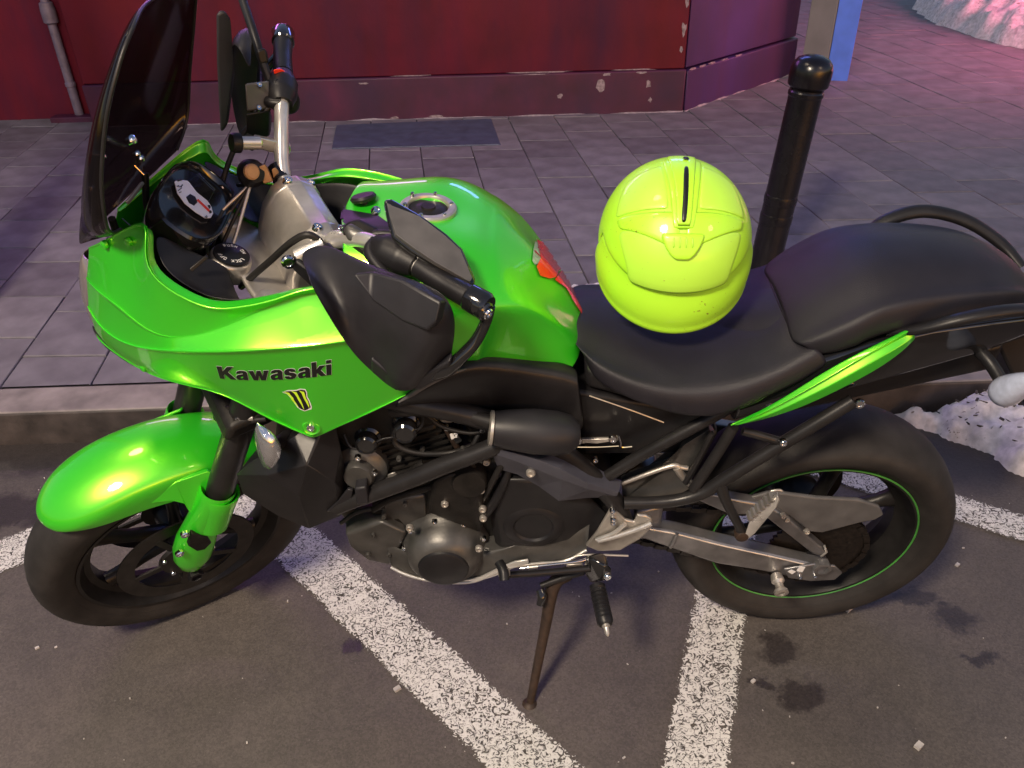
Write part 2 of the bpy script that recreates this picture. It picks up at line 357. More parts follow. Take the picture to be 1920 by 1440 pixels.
def road_paint():
    m, t, p = new_mat('worn_road_paint'); N = t.nodes; L = t.links
    tc = N.new('ShaderNodeTexCoord'); uv = tc.outputs['UV']
    n = N.new('ShaderNodeTexNoise'); n.inputs['Scale'].default_value = 76; n.inputs['Detail'].default_value = 6; n.inputs['Distortion'].default_value = 2.5
    L.new(tc.outputs['Object'], n.inputs['Vector'])
    n2 = N.new('ShaderNodeTexNoise'); n2.inputs['Scale'].default_value = 6; n2.inputs['Detail'].default_value = 5
    L.new(tc.outputs['Object'], n2.inputs['Vector'])
    sep = N.new('ShaderNodeSeparateXYZ'); L.new(uv, sep.inputs[0])
    def mm(op, a, b, c=False):
        q = N.new('ShaderNodeMath'); q.operation = op; q.use_clamp = c
        for i, x in enumerate((a, b)):
            if isinstance(x, (int, float)): q.inputs[i].default_value = x
            else: L.new(x, q.inputs[i])
        return q.outputs[0]
    e = mm('SUBTRACT', 1.0, mm('ABSOLUTE', mm('SUBTRACT', mm('MULTIPLY', sep.outputs[0], 2.0), 1.0), 0.0))   # 0 at the edges, 1 in the middle
    thr = mm('SUBTRACT', 0.61, mm('MULTIPLY', mm('MINIMUM', e, 0.22), 1.15))
    thr = mm('ADD', thr, mm('MULTIPLY', mm('SUBTRACT', n2.outputs['Fac'], 0.5), 0.50))
    keep = mm('MULTIPLY', mm('SUBTRACT', n.outputs['Fac'], thr), 14.0, True)
    r = N.new('ShaderNodeValToRGB'); c = r.color_ramp.elements; c[0].position = 0.40; c[0].color = (0.10, 0.095, 0.09, 1); c[1].position = 0.52; c[1].color = (0.62, 0.60, 0.57, 1)
    L.new(n.outputs['Fac'], r.inputs[0]); L.new(r.outputs[0], p.inputs['Base Color']); p.inputs['Roughness'].default_value = 0.6
    b = N.new('ShaderNodeBump'); b.inputs['Strength'].default_value = 0.5; b.inputs['Distance'].default_value = 0.004; L.new(n.outputs['Fac'], b.inputs['Height']); L.new(b.outputs[0], p.inputs['Normal'])
    tr = N.new('ShaderNodeBsdfTransparent'); mx = N.new('ShaderNodeMixShader')
    L.new(keep, mx.inputs[0]); L.new(tr.outputs[0], mx.inputs[1]); L.new(p.outputs[0], mx.inputs[2]); L.new(mx.outputs[0], N['Material Output'].inputs[0])
    return m
MT['asphalt'] = asphalt(); MT['paint'] = road_paint()
MT['slab'] = mat('concrete_slab', (0.168, 0.153, 0.174), rough=0.62, var=0.30, scale=7, rvar=0.2, bump=0.2, bscale=260)
MT['slab2'] = mat('concrete_slab_dark', (0.140, 0.126, 0.146), rough=0.6, var=0.30, scale=9, rvar=0.2, bump=0.2, bscale=260)
MT['slab3'] = mat('concrete_slab_pale', (0.192, 0.175, 0.196), rough=0.66, var=0.28, scale=8, rvar=0.18, bump=0.2, bscale=260)
MT['bed'] = mat('joint_bed', (0.034, 0.028, 0.032), rough=0.85, var=0.3)
MT['kerb'] = mat('kerb_concrete', (0.235, 0.200, 0.195), rough=0.7, var=0.35, scale=11, rvar=0.15, bump=0.35, bscale=140)
MT['kerbface'] = mat('kerb_shade_and_grime', (0.050, 0.040, 0.038), rough=0.55, var=0.5, scale=14, rvar=0.2, bump=0.35, bscale=140)  # darker front face: shade painted in along with wet grime
MT['bollard'] = mat('bollard_enamel', (0.006, 0.005, 0.007), rough=0.26, var=0.3, scale=20, rvar=0.1, bump=0.06, bscale=60)
MT['steelplate'] = mat('painted_steel_plate', (0.060, 0.075, 0.130), rough=0.45, var=0.25, scale=14, rvar=0.15, bump=0.05)
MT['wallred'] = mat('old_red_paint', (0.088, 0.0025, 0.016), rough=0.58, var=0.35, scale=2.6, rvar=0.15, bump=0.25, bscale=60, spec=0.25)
MT['plinth'] = mat('plinth_paint', (0.066, 0.008, 0.034), rough=0.55, var=0.35, scale=5, rvar=0.15, bump=0.2, bscale=40)
MT['wallblue'] = mat('violet_wall_paint', (0.034, 0.013, 0.085), rough=0.5, var=0.4, scale=2.2, rvar=0.15, bump=0.15, bscale=40)
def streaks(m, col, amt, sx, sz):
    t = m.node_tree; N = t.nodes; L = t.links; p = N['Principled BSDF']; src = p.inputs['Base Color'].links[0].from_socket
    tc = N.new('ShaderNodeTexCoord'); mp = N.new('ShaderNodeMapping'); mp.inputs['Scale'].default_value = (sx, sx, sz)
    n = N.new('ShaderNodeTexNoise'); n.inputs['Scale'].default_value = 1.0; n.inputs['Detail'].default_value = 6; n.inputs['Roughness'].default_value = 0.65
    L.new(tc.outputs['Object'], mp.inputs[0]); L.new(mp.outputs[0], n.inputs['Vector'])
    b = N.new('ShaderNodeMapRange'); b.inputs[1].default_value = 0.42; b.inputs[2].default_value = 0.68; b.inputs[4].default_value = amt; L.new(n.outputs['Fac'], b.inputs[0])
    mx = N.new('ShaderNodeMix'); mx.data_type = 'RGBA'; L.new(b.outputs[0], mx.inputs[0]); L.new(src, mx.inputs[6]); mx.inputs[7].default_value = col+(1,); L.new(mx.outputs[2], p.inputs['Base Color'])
streaks(MT['wallred'], (0.045, 0.006, 0.030), 0.85, 2.4, 0.25); streaks(MT['wallred'], (0.16, 0.010, 0.012), 0.5, 1.1, 0.5); streaks(MT['plinth'], (0.030, 0.008, 0.040), 0.7, 3.0, 2.0); streaks(MT['wallblue'], (0.05, 0.008, 0.03), 0.7, 3.0, 0.4)  # purple bands on the red wall are reflections painted into its colour
MT['mortar'] = mat('pale_mortar', (0.30, 0.26, 0.28), rough=0.9, var=0.4, scale=30, bump=0.4, bscale=90)
MT['chip'] = mat('bare_plaster', (0.26, 0.20, 0.23), rough=0.9, var=0.4, scale=60)
MT['colgrey'] = mat('grey_column_paint', (0.24, 0.22, 0.23), rough=0.6, var=0.15, scale=5, bump=0.1)
MT['colblue'] = mat('blue_column_paint', (0.08, 0.19, 0.80), rough=0.55, var=0.15, scale=8, bump=0.1)
MT['pipe'] = mat('drainpipe_paint', (0.16, 0.13, 0.19), rough=0.5, var=0.3, scale=20)
MT['snow'] = mat('old_snow', (0.66, 0.61, 0.63), rough=0.8, var=0.30, scale=34, bump=1.0, bscale=90)
scuffed(MT['snow'], 45, 0.90, (0.22, 0.18, 0.17))
MT['dirt'] = mat('snow_dirt', (0.07, 0.055, 0.05), rough=0.9, var=0.4)
MT['lampmetal'] = mat('lamp_column_paint', (0.10, 0.10, 0.10), rough=0.5, var=0.2)
MT['plaster'] = mat('facade_plaster', (0.28, 0.25, 0.23), rough=0.85, var=0.2, scale=1.5, bump=0.2, bscale=20)

# ------------------------------------------------------------------ ground, road, pavement
def sheet(name, x0, x1, y0, y1, z, m):
    bm = bmesh.new(); v = [bm.verts.new(p) for p in ((x0, y0, z), (x1, y0, z), (x1, y1, z), (x0, y1, z))]; bm.faces.new(v)
    return obj(name, bm, m)
KY = lambda x: 2.125+0.012*(x+1.6)           # kerb face
struct(sheet('ground', -150, 150, -150, 150, -0.03, MT['asphalt']))
road = struct(sheet('road', -30, 30, -12, 2.6, 0.0, MT['asphalt']))
SZ_ = [0.004, 0.0055, 0.007, 0.0085]
def strip(a, b, wd):
    z_ = SZ_.pop(0)
    a = Vector(a); b = Vector(b); d = (b-a).normalized(); s = Vector((-d.y, d.x))*wd/2
    bm = bmesh.new(); uvl = bm.loops.layers.uv.new('UVMap'); k = max(2, int((b-a).length/0.1)); rows = []
    for i in range(k+1):
        c = a+(b-a)*i/k; rows.append([bm.verts.new((c.x+s.x, c.y+s.y, z_)), bm.verts.new((c.x-s.x, c.y-s.y, z_))])
    for i in range(k):
        f = bm.faces.new((rows[i][0], rows[i][1], rows[i+1][1], rows[i+1][0]))
        for l, u in zip(f.loops, ((0, i/k), (1, i/k), (1, (i+1)/k), (0, (i+1)/k))): l[uvl].uv = u
    return obj('road_marking', bm, MT['paint'], road)
strip((-2.0, 1.16), (-0.98, 1.93), 0.150)
strip((-0.94, 2.00), (0.42, 0.55), 0.150)
strip((0.21, 0.555), (0.655, 1.83), 0.135)
strip((0.72, 2.03), (1.90, 1.27), 0.125)
# kerb stones
kerb = struct(empty('kerb'))
x = -12.0
while x < 14.0:
    g = 0.004; y0, y1 = KY(x), KY(x+1)
    bm = bmesh.new()
    lo = [(x+g, y0, -0.02), (x+1-g, y1, -0.02), (x+1-g, y1+0.158, -0.02), (x+g, y0+0.158, -0.02)]
    hi = [(x+g, y0+0.006, 0.12), (x+1-g, y1+0.006, 0.12), (x+1-g, y1+0.158, 0.12), (x+g, y0+0.158, 0.12)]
    a = [bm.verts.new(p) for p in lo]; b = [bm.verts.new(p) for p in hi]
    bm.faces.new(b)
    for i in range(4): bm.faces.new((a[i], a[(i+1) % 4], b[(i+1) % 4], b[i]))
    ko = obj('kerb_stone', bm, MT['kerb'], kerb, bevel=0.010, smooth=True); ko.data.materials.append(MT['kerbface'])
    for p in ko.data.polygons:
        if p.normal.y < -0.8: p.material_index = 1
    x += 1.0
# pavement: joint bed and separate slabs
bm = bmesh.new(); v = [bm.verts.new(p) for p in ((-14, KY(-14)+0.155, 0.108), (16, KY(16)+0.155, 0.108), (16, 30, 0.108), (-14, 30, 0.108))]; bm.faces.new(v)
pav = struct(obj('pavement', bm, MT['bed']))
SX, SL, SLANT = 0.30, 0.335, -0.12
def slab_mesh(m, k):
    bm = bmesh.new(); a, b = SX-0.0045, SL-0.0040; c = 0.003
    lo = [(-a/2, -b/2, -0.03), (a/2, -b/2, -0.03), (a/2, b/2, -0.03), (-a/2, b/2, -0.03)]
    mi = [(p[0], p[1], -c) for p in lo]; hi = [(p[0]*(1-2*c/a), p[1]*(1-2*c/b), 0) for p in lo]
    r = random.Random(k)
    R = [[bm.verts.new((p[0]+SLANT*p[1]*-1*-1+r.uniform(-.0015, .0015), p[1]-0.03*p[0], p[2])) for p in q] for q in (lo, mi, hi)]
    for i in range(2):
        for j in range(4): bm.faces.new((R[i][j], R[i][(j+1) % 4], R[i+1][(j+1) % 4], R[i+1][j]))
    bm.faces.new(R[2])
    me = bpy.data.meshes.new('paving_slab'); bm.to_mesh(me); bm.free(); me.materials.append(m); return me
SM = [slab_mesh(MT[k], i) for i, k in enumerate(('slab', 'slab', 'slab2', 'slab3', 'slab', 'slab2'))]
spots = []
for i in range(-30, 40):
    off = (0.17 if i % 2 else 0.0)+rnd.uniform(-0.03, 0.03)
    for j in range(-1, 34):
        y = 2.43+off+SL*j-0.0; xx = -1.09+SX*(i+0.5)+SLANT*(y-4.7)
        y += -0.03*(xx+0.6)
        if y+SL/2 < KY(xx)+0.185: continue
        wally = 5.455 if -2.70 < xx < 1.2 else (5.70 if xx <= -2.70 else 5.455+(xx-1.17)*0.955)
        if xx < 2.3 and y-SL/2 > wally-0.01: continue
        if y > 13: continue
        cut = None
        if y-SL/2 < KY(xx)+0.185: cut = ((xx, KY(xx)+0.164, 0), (0.012, -1, 0))
        elif xx < 2.3 and y+SL/2+0.03 > wally: cut = ((xx, wally-0.004, 0), (0, 1, 0)) if xx < 1.2 else ((xx, wally-0.004, 0), (-0.69, 0.72, 0))
        u = cam.matrix_world.inverted() @ Vector((xx, y, 0.12))
        px = 960-1530.3*u.x/u.z if u.z < 0 else 9e9; py = 720+1530.3*u.y/u.z if u.z < 0 else 9e9
        if not (-900 < px < 2700 and -260 < py < 1000): continue
        spots.append((-u.z, xx, y, cut))
spots.sort(key=lambda q: q[:3]); rest = bmesh.new()
for n, (d, xx, y, cut) in enumerate(spots):
    me = SM[rnd.randrange(6)]; z = 0.12+rnd.uniform(-0.0018, 0.0018); rx, ry = rnd.uniform(-.004, .004), rnd.uniform(-.004, .004)
    if cut:
        bm = bmesh.new(); bm.from_mesh(me); loc = Vector((xx, y, 0))
        bmesh.ops.bisect_plane(bm, geom=bm.verts[:]+bm.edges[:]+bm.faces[:], plane_co=Vector(cut[0])-loc, plane_no=Vector(cut[1]), clear_outer=True)
        if not bm.faces: bm.free(); continue
        me = bpy.data.meshes.new('paving_slab'); bm.to_mesh(me); bm.free(); me.materials.append(SM[0].materials[0])
    if n < 298:
        o = bpy.data.objects.new('paving_slab', me); C.objects.link(o); o.parent = pav; o.location = (xx, y, z); o.rotation_euler = (rx, ry, 0)
    else:
        mm_ = Matrix.Translation((xx, y, z)) @ Matrix.Rotation(rx, 4, 'X') @ Matrix.Rotation(ry, 4, 'Y')
        k0 = len(rest.verts); rest.from_mesh(me); rest.verts.ensure_lookup_table()
        for q in range(k0, len(rest.verts)): rest.verts[q].co = mm_ @ rest.verts[q].co
if len(rest.verts):
    o = obj('paving_slabs_beyond', rest, MT['slab'], pav, smooth=False); o['kind'] = 'stuff'
else: rest.free()
# infill beside the wall and the steel plate let into the paving
def polyslab(name, pts, z, m, parent, t=0.02, bevel=0.002):
    return plate(name, [(p[0], p[1], z) for p in pts], m, parent, th=(0, 0, -t), bevel=bevel, smooth=False)
sp = polyslab('cellar_plate', [(-1.085, 5.33), (-1.03, 4.83), (-0.03, 4.82), (-0.09, 5.385)], 0.127, MT['steelplate'], None, t=0.016, bevel=0.003)
tag(sp, 'blue grey steel plate let into the paving against the red wall', 'cover plate')

# ------------------------------------------------------------------ red wall
wall = empty('shop_wall', 'dark red painted shop wall with a purple plinth behind the motorcycle', 'wall', (0, 5.5, 0))
wl = (0, -5.5, 0)
def wp(p): return Vector(p)+Vector(wl)
def wbox(name, pts, z0, z1, m, bevel=0.006):
    bm = plate_bm([(p[0], p[1], z0) for p in pts], (0, 0, z1-z0), wp)
    return obj(name, bm, m, wall, bevel=bevel)
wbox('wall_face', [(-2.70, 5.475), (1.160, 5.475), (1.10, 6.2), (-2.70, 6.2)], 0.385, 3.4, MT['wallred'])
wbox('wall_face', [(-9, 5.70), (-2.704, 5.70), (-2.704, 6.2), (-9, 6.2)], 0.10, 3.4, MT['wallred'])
wbox('plinth', [(-2.705, 5.455), (1.170, 5.455), (1.12, 6.19), (-2.705, 6.19)], 0.10, 0.382, MT['plinth'], 0.010)
wbox('corner_face', [(1.166, 5.480), (2.17, 6.44), (2.0, 6.9), (1.112, 6.205)], 0.385, 3.4, MT['wallblue'])
wbox('plinth', [(1.178, 5.462), (2.19, 6.43), (2.0, 6.85), (1.125, 6.18)], 0.10, 0.375, MT['wallblue'], 0.010)
# thin pale mortar fillet along the foot of the wall
def fillet(a, b, n=40, s=1):
    bm = bmesh.new(); a = Vector(a); b = Vector(b); d = (b-a).normalized(); nn = Vector((d.y, -d.x, 0)); rows = []
    for i in range(n+1):
        c = a+(b-a)*i/n; k = 0.012+0.020*noise.noise(Vector((i*0.45, s*7.1, 0))); k = max(0.004, k)
        rows.append([bm.verts.new(wp(c+nn*k)), bm.verts.new(wp(c+nn*k*0.4+Vector((0, 0, k*0.5)))), bm.verts.new(wp(c-nn*0.01+Vector((0, 0, k*0.8))))])
    for i in range(n):
        for j in range(2): bm.faces.new((rows[i][j], rows[i][j+1], rows[i+1][j+1], rows[i+1][j]))
    return obj('mortar_fillet', bm, MT['mortar'], wall)
fillet((-2.705, 5.455, 0.115), (1.17, 5.455, 0.115)); fillet((1.178, 5.462, 0.115), (2.19, 6.43, 0.115), 24, 2)
def chip(c, axx, axz, r, k):
    rr = random.Random(k); bm = bmesh.new(); c = Vector(c); n = 11; V = []
    nrm = Vector(axx).cross(Vector(axz)).normalized()*0.003
    for j in range(n):
        a = 2*PI*j/n; q = rr.uniform(0.5, 1.1)
        V.append(c+Vector(axx)*math.cos(a)*r[0]*q+Vector(axz)*math.sin(a)*r[1]*q)
    plate_bm(V, nrm*-1, wp, bm)
    return obj('paint_chip', bm, MT['chip'], wall, smooth=False)
for k, (x, z, a, b) in enumerate(((0.62, 0.30, 0.030, 0.055), (0.66, 0.365, 0.03, 0.012), (0.88, 0.372, 0.035, 0.010), (0.93, 0.30, 0.02, 0.03), (-0.72, 0.13, 0.035, 0.012), (-0.45, 0.13, 0.05, 0.010), (0.36, 0.24, 0.02, 0.02), (-0.9, 0.35, 0.05, 0.008), (0.2, 0.378, 0.10, 0.004), (0.95, 0.20, 0.015, 0.02))):
    chip((x, 5.4535, z), (1, 0, 0), (0, 0, 1), (a, b), k)
for k, (x, z, a, b) in enumerate(((1.135, 0.62, 0.018, 0.05), (1.14, 0.78, 0.014, 0.04), (1.13, 0.50, 0.012, 0.03), (0.25, 0.386, 0.25, 0.006), (0.8, 0.387, 0.2, 0.005), (-0.6, 0.386, 0.2, 0.005))):
    chip((x, 5.4735, z), (1, 0, 0), (0, 0, 1), (a, b), k+40)
for k, t in enumerate((0.04, 0.12, 0.2, 0.3, 0.42)):
    chip((1.178+t*1.012, 5.462+t*0.968-0.002, 0.377), (0.72, 0.69, 0), (0, 0, 1), (0.05, 0.007), k+80)
# drainpipe at the step of the wall
dp = empty('drainpipe', 'thin vertical drainpipe on the red wall at the left edge', 'pipe', (-2.87, 5.655, 0.1))
lathe('pipe', (0, 0, 0), (0, 0, 1), [(0.028, 0.04), (0.028, 0.42), (0.0275, 0.43), (0.0275, 3.2)], MT['pipe'], dp, n=16)
lathe('collar', (0, 0, 0), (0, 0, 1), [(0.029, 0.62), (0.044, 0.63), (0.046, 0.70), (0.040, 0.745), (0.029, 0.75)], MT['pipe'], dp, n=18)
lathe('collar', (0, 0, 0), (0, 0, 1), [(0.029, 0.235), (0.033, 0.24), (0.033, 0.26), (0.029, 0.265)], MT['pipe'], dp, n=18)
hull('foot', box_pts((-0.02, -0.03, 0.03), (0.30, 0.09, 0.05)), MT['plinth'], dp)

# square corner column
col = empty('corner_column', 'square grey column with a bright blue side at the wall corner', 'column', (2.3, 6.35, 0.1))
cw = Vector((2.3, 6.35, 0.1))
def cl(p): return Vector(p)-cw
bm = plate_bm([(2.205, 6.335, 0.1), (2.345, 6.19, 0.1), (2.49, 6.33, 0.1), (2.35, 6.47, 0.1)], (0, 0, 3.2), cl)
obj('column_shaft', bm, MT['colgrey'], col, bevel=0.006)
bm = plate_bm([(2.350, 6.189, 0.1), (2.50, 6.150, 0.1), (2.56, 6.38, 0.1), (2.493, 6.331, 0.1)], (0, 0, 3.2), cl)
obj('blue_panel', bm, MT['colblue'], col, bevel=0.004)

# bollard
bo = empty('bollard', 'black steel bollard with a domed cap standing behind the seat', 'bollard', (1.043, 3.045, 0.115), (0, 0.075, 0)); bo.scale = (0.92, 0.92, 1.08)
lathe('shaft', (0, 0, 0), (0, 0, 1), [(0.0713, 0.0), (0.0670, 0.02), (0.0648, 0.66)], MT['bollard'], bo, n=32)
for z0 in (0.185, 0.255):
    lathe('ring', (0, 0, 0), (0, 0, 1), [(0.0605, z0), (0.068, z0+0.006), (0.069, z0+0.028), (0.067, z0+0.038), (0.0605, z0+0.044)], MT['bollard'], bo, n=32)
lathe('ring', (0, 0, 0), (0, 0, 1), [(0.0653, 0.635), (0.0691, 0.64), (0.0691, 0.65), (0.0653, 0.655)], MT['bollard'], bo, n=32)
lathe('cap', (0, 0, 0), (0, 0, 1), [(0.0653, 0.662), (0.0778, 0.672), (0.0810, 0.70), (0.0799, 0.725), (0.0745, 0.742), (0.0594, 0.757), (0.0324, 0.766), (0.0011, 0.769)], MT['bollard'], bo, n=36)

# ------------------------------------------------------------------ snow
def snow(name, outline, h, z, label, res=0.013, seed=1, dirty=60):
    P = [Vector((p[0], p[1])) for p in outline]
    cx = sum(p.x for p in P)/len(P); cy = sum(p.y for p in P)/len(P)
    x0, x1 = min(p.x for p in P), max(p.x for p in P); y0, y1 = min(p.y for p in P), max(p.y for p in P)
    def sd(q):
        best = 1e9; ins = False
        for i in range(len(P)):
            a, b = P[i], P[(i+1) % len(P)]; d = b-a; t = max(0, min(1, (q-a).dot(d)/max(d.dot(d), 1e-9))); best = min(best, (q-a-d*t).length)
            if (a.y > q.y) != (b.y > q.y) and q.x < (b.x-a.x)*(q.y-a.y)/(b.y-a.y)+a.x: ins = not ins
        return best if ins else -best
    bm = bmesh.new(); V = {}
    nx, ny = int((x1-x0)/res)+3, int((y1-y0)/res)+3
    for i in range(nx):
        for j in range(ny):
            q = Vector((x0-res+i*res, y0-res+j*res)); n1 = noise.fractal(Vector((q.x*7, q.y*7, seed)), 1.0, 2.0, 4)
            d = sd(q)+0.03*n1
            if d < -res*2.6: continue
            k = max(0.0, min(1.0, d/(h*1.1))); hh = h*math.sqrt(max(0, 1-(1-k)**2))*(0.78+0.35*n1)+0.016*noise.fractal(Vector((q.x*26, q.y*26, seed+3)), 1.0, 2.0, 5)*min(1, k*3)
            V[i, j] = bm.verts.new((q.x-cx, q.y-cy, max(-0.004, hh) if d > 0 else d*1.2-0.004))
    for (i, j) in list(V):
        q = [(i, j), (i+1, j), (i+1, j+1), (i, j+1)]
        if all(t in V for t in q): bm.faces.new([V[t] for t in q])
    bm.verts.ensure_lookup_table(); tops = [v.co.copy() for v in bm.verts if v.co.z > h*0.3]
    root = obj(name, bm, MT['snow'], ang=80); root.location = (cx, cy, z); tag(root, label, 'snow heap')
    if dirty:
        bm = bmesh.new(); r = random.Random(seed)
        for _ in range(dirty):
            c = r.choice(tops); s = r.uniform(0.003, 0.008)
            boxbm(bm, c+Vector((0, 0, 0.001)), (Vector((r.uniform(-1, 1), r.uniform(-1, 1), 0)).normalized(), Vector((r.uniform(-1, 1), r.uniform(-1, 1), 0.2)).normalized(), Vector((0, 0, 1))), (s*2.2, s, 0.004))
        o = obj('grit', bm, MT['dirt'], root); o['kind'] = 'stuff'
    return root
snow('snow_heap', [(1.22, 2.14), (1.30, 2.07), (1.36, 2.01), (1.45, 1.95), (1.47, 1.86), (1.56, 1.78), (1.75, 1.72), (2.1, 1.7), (2.2, 1.95), (1.78, 2.06), (1.66, 2.12), (1.53, 2.17), (1.38, 2.16)], 0.135, 0.0, 'dirty heap of old snow in the gutter behind the rear wheel', seed=3, dirty=160)
snow('snow_patch', [(0.20, 2.80), (0.30, 2.79), (0.42, 2.80), (0.50, 2.86), (0.44, 2.95), (0.34, 2.945), (0.24, 2.90)], 0.03, 0.118, 'small flat patch of snow on the pavement behind the seat', seed=8, dirty=0)
snow('snow_bank', [(4.20, 7.35), (4.7, 6.2), (6.6, 6.0), (8.2, 8.0), (8, 11), (5.4, 11), (4.28, 9.2), (4.12, 8.3)], 0.34, 0.115, 'large pink lit bank of shovelled snow at the far right corner', res=0.06, seed=5, dirty=0)
snow('snow_lump', [(1.575, 2.20), (1.62, 2.19), (1.64, 2.225), (1.60, 2.245)], 0.035, 0.118, 'little lump of snow on the kerb above the snow heap', res=0.008, seed=9, dirty=0)

# loose grit on the road
bm = bmesh.new(); r = random.Random(4)
for _ in range(150):
    x, y = r.uniform(-1.7, 1.9), r.uniform(0.75, 2.0); s = r.choice((0.0012, 0.0015, 0.002, 0.003)); a = r.uniform(0, 6)
    boxbm(bm, (x, y, s*0.5), ((math.cos(a), math.sin(a), 0), (-math.sin(a), math.cos(a), 0), (0, 0, 1)), (s*r.uniform(1, 2.4), s, s))
for (x, y, s) in [((-1.148, 1.306, 0)[0], (-1.148, 1.306, 0)[1], .006), ((-1.104, 1.307, 0)[0], (-1.104, 1.307, 0)[1], .004), ((-0.2748, 1.164, 0)[0], (-0.2748, 1.164, 0)[1], .010), ((-0.5014, 1.456, 0)[0], (-0.5014, 1.456, 0)[1], .009), ((0.5206, 1.16, 0)[0], (0.5206, 1.16, 0)[1], .007), ((1.134, 1.493, 0)[0], (1.134, 1.493, 0)[1], .008), ((0.8056, 1.362, 0)[0], (0.8056, 1.362, 0)[1], .018), ((0.8178, 0.9927, 0)[0], (0.8178, 0.9927, 0)[1], .012)]:
    boxbm(bm, (x, y, s*0.3), ((0.8, 0.6, 0), (-0.6, 0.8, 0), (0, 0, 1)), (s*1.5, s, s*0.6))
MT['grit'] = mat('pale_grit', (0.42, 0.39, 0.37), rough=0.8, var=0.3)
o = obj('road_grit', bm, MT['grit'], None, smooth=False); o['kind'] = 'stuff'; o['label'] = 'pale specks of grit scattered over the asphalt'

# ------------------------------------------------------------------ added street lamps and signs out of view, buildings across the road
def added_street_lamp(loc, head_dir, label, rad, energy, color, h=5.2, group='added street lamps'):
    t = empty('added_street_lamp', label, 'street lamp', loc, group=group)
    lathe('pole', (0, 0, 0), (0, 0, 1), [(rad*1.25, 0), (rad*1.25, 0.5), (rad, 0.53), (rad*0.55, h)], MT['lampmetal'], t, n=20)
    hd = Vector(head_dir); tip = Vector((0, 0, h+0.05))+hd
    tube('arm', [(0, 0, h-0.05), Vector((0, 0, h+0.02))+hd*0.3, tip], 0.03, MT['lampmetal'], t)
    hx = hd.normalized()
    hull('lamp_head', [tip+hx*a+Vector((-hx.y, hx.x, 0))*b+Vector((0, 0, c)) for a in (-0.25, 0.3) for b in (-0.13, 0.13) for c in (0.0, 0.08)], MT['lampmetal'], t)
    L_ = lamp('lamp_light', 'POINT', (0, 0, 0), energy, color, 0.40); L_.parent = t; L_.location = tip+Vector((0, 0, -0.22))
    return t
added_street_lamp((-1.5, -2.15, 0), (0.05, 0.75, 0), 'assumed street lamp behind the camera on the near side of the road', 0.07, LAMP1, (1.0, 0.83, 0.63), 4.2)  # assumed lamp: unseen source for the warm light on the foreground
added_street_lamp((-2.16, 2.78, 0.115), (0.5, -0.9, 0), 'unseen lamp column added at the kerb left of the motorcycle to cast the shadow stripe', 0.115, LAMP2, (1.0, 0.80, 0.58), 5.6)  # unseen lit column, added to throw the shadow stripe across the paving
added_street_lamp((5.2, -2.6, 0), (-0.6, 0.6, 0), 'street lamp added out of view to the right of the camera on the near side of the road', 0.07, LAMP3, (1.0, 0.72, 0.45), 5.0)  # unseen lamp, added for more warm light from the right
def sign(name, c, s, col, k, label):
    t = empty(name, label, 'added sign', c)
    hull('sign_box', box_pts((0, 0.03, 0), (s[0]+0.06, 0.10, s[1]+0.06)), MT['gloss'], t)
    hull('lit_face', box_pts((0, -0.035, 0), (s[0], 0.02, s[1])), emit(name+'_glow', col, k), t, bevel=0.003)
    return t
sign('added_neon_sign', (-1.6, 5.38, 2.75), (2.4, 0.34), (0.62, 0.20, 0.85), SIGN1, 'violet lit sign box assumed out of view over the red wall on the left')  # assumed sign above the frame, source of the purple light on the paving
sign('added_neon_sign', (1.0, 5.38, 2.9), (1.2, 0.40), (0.20, 0.26, 1.0), SIGN2, 'blue lit sign box added out of view over the red wall near its corner')  # unseen sign added for bluish light near the wall corner
sg = sign('added_neon_sign', (5.9, 5.4, 1.9), (2.2, 0.8), (1.0, 0.22, 0.36), SIGN3, 'pink glowing panel added out of view to tint the snow bank')
sg.rotation_euler = (0, 0, -2.76)  # unseen pink panel and post, added and turned to colour the snow bank
tube('added_sign_post', [(0, 0.05, -1.79), (0, 0.05, -0.4)], 0.04, MT['lampmetal'], sg, n=14)

# ================================================================== the motorcycle
# bike axes: x = along the bike from the front axle backwards, y = to its right, z = up
bike = empty('motorcycle', 'green touring motorcycle leaning on its side stand with the bars turned', 'motorcycle', (-0.7664, 1.438, 0), (0.1448, 0, -0.0228))
B = bike
Y = Vector((0, 1, 0))
def V3(*a): return Vector(a)

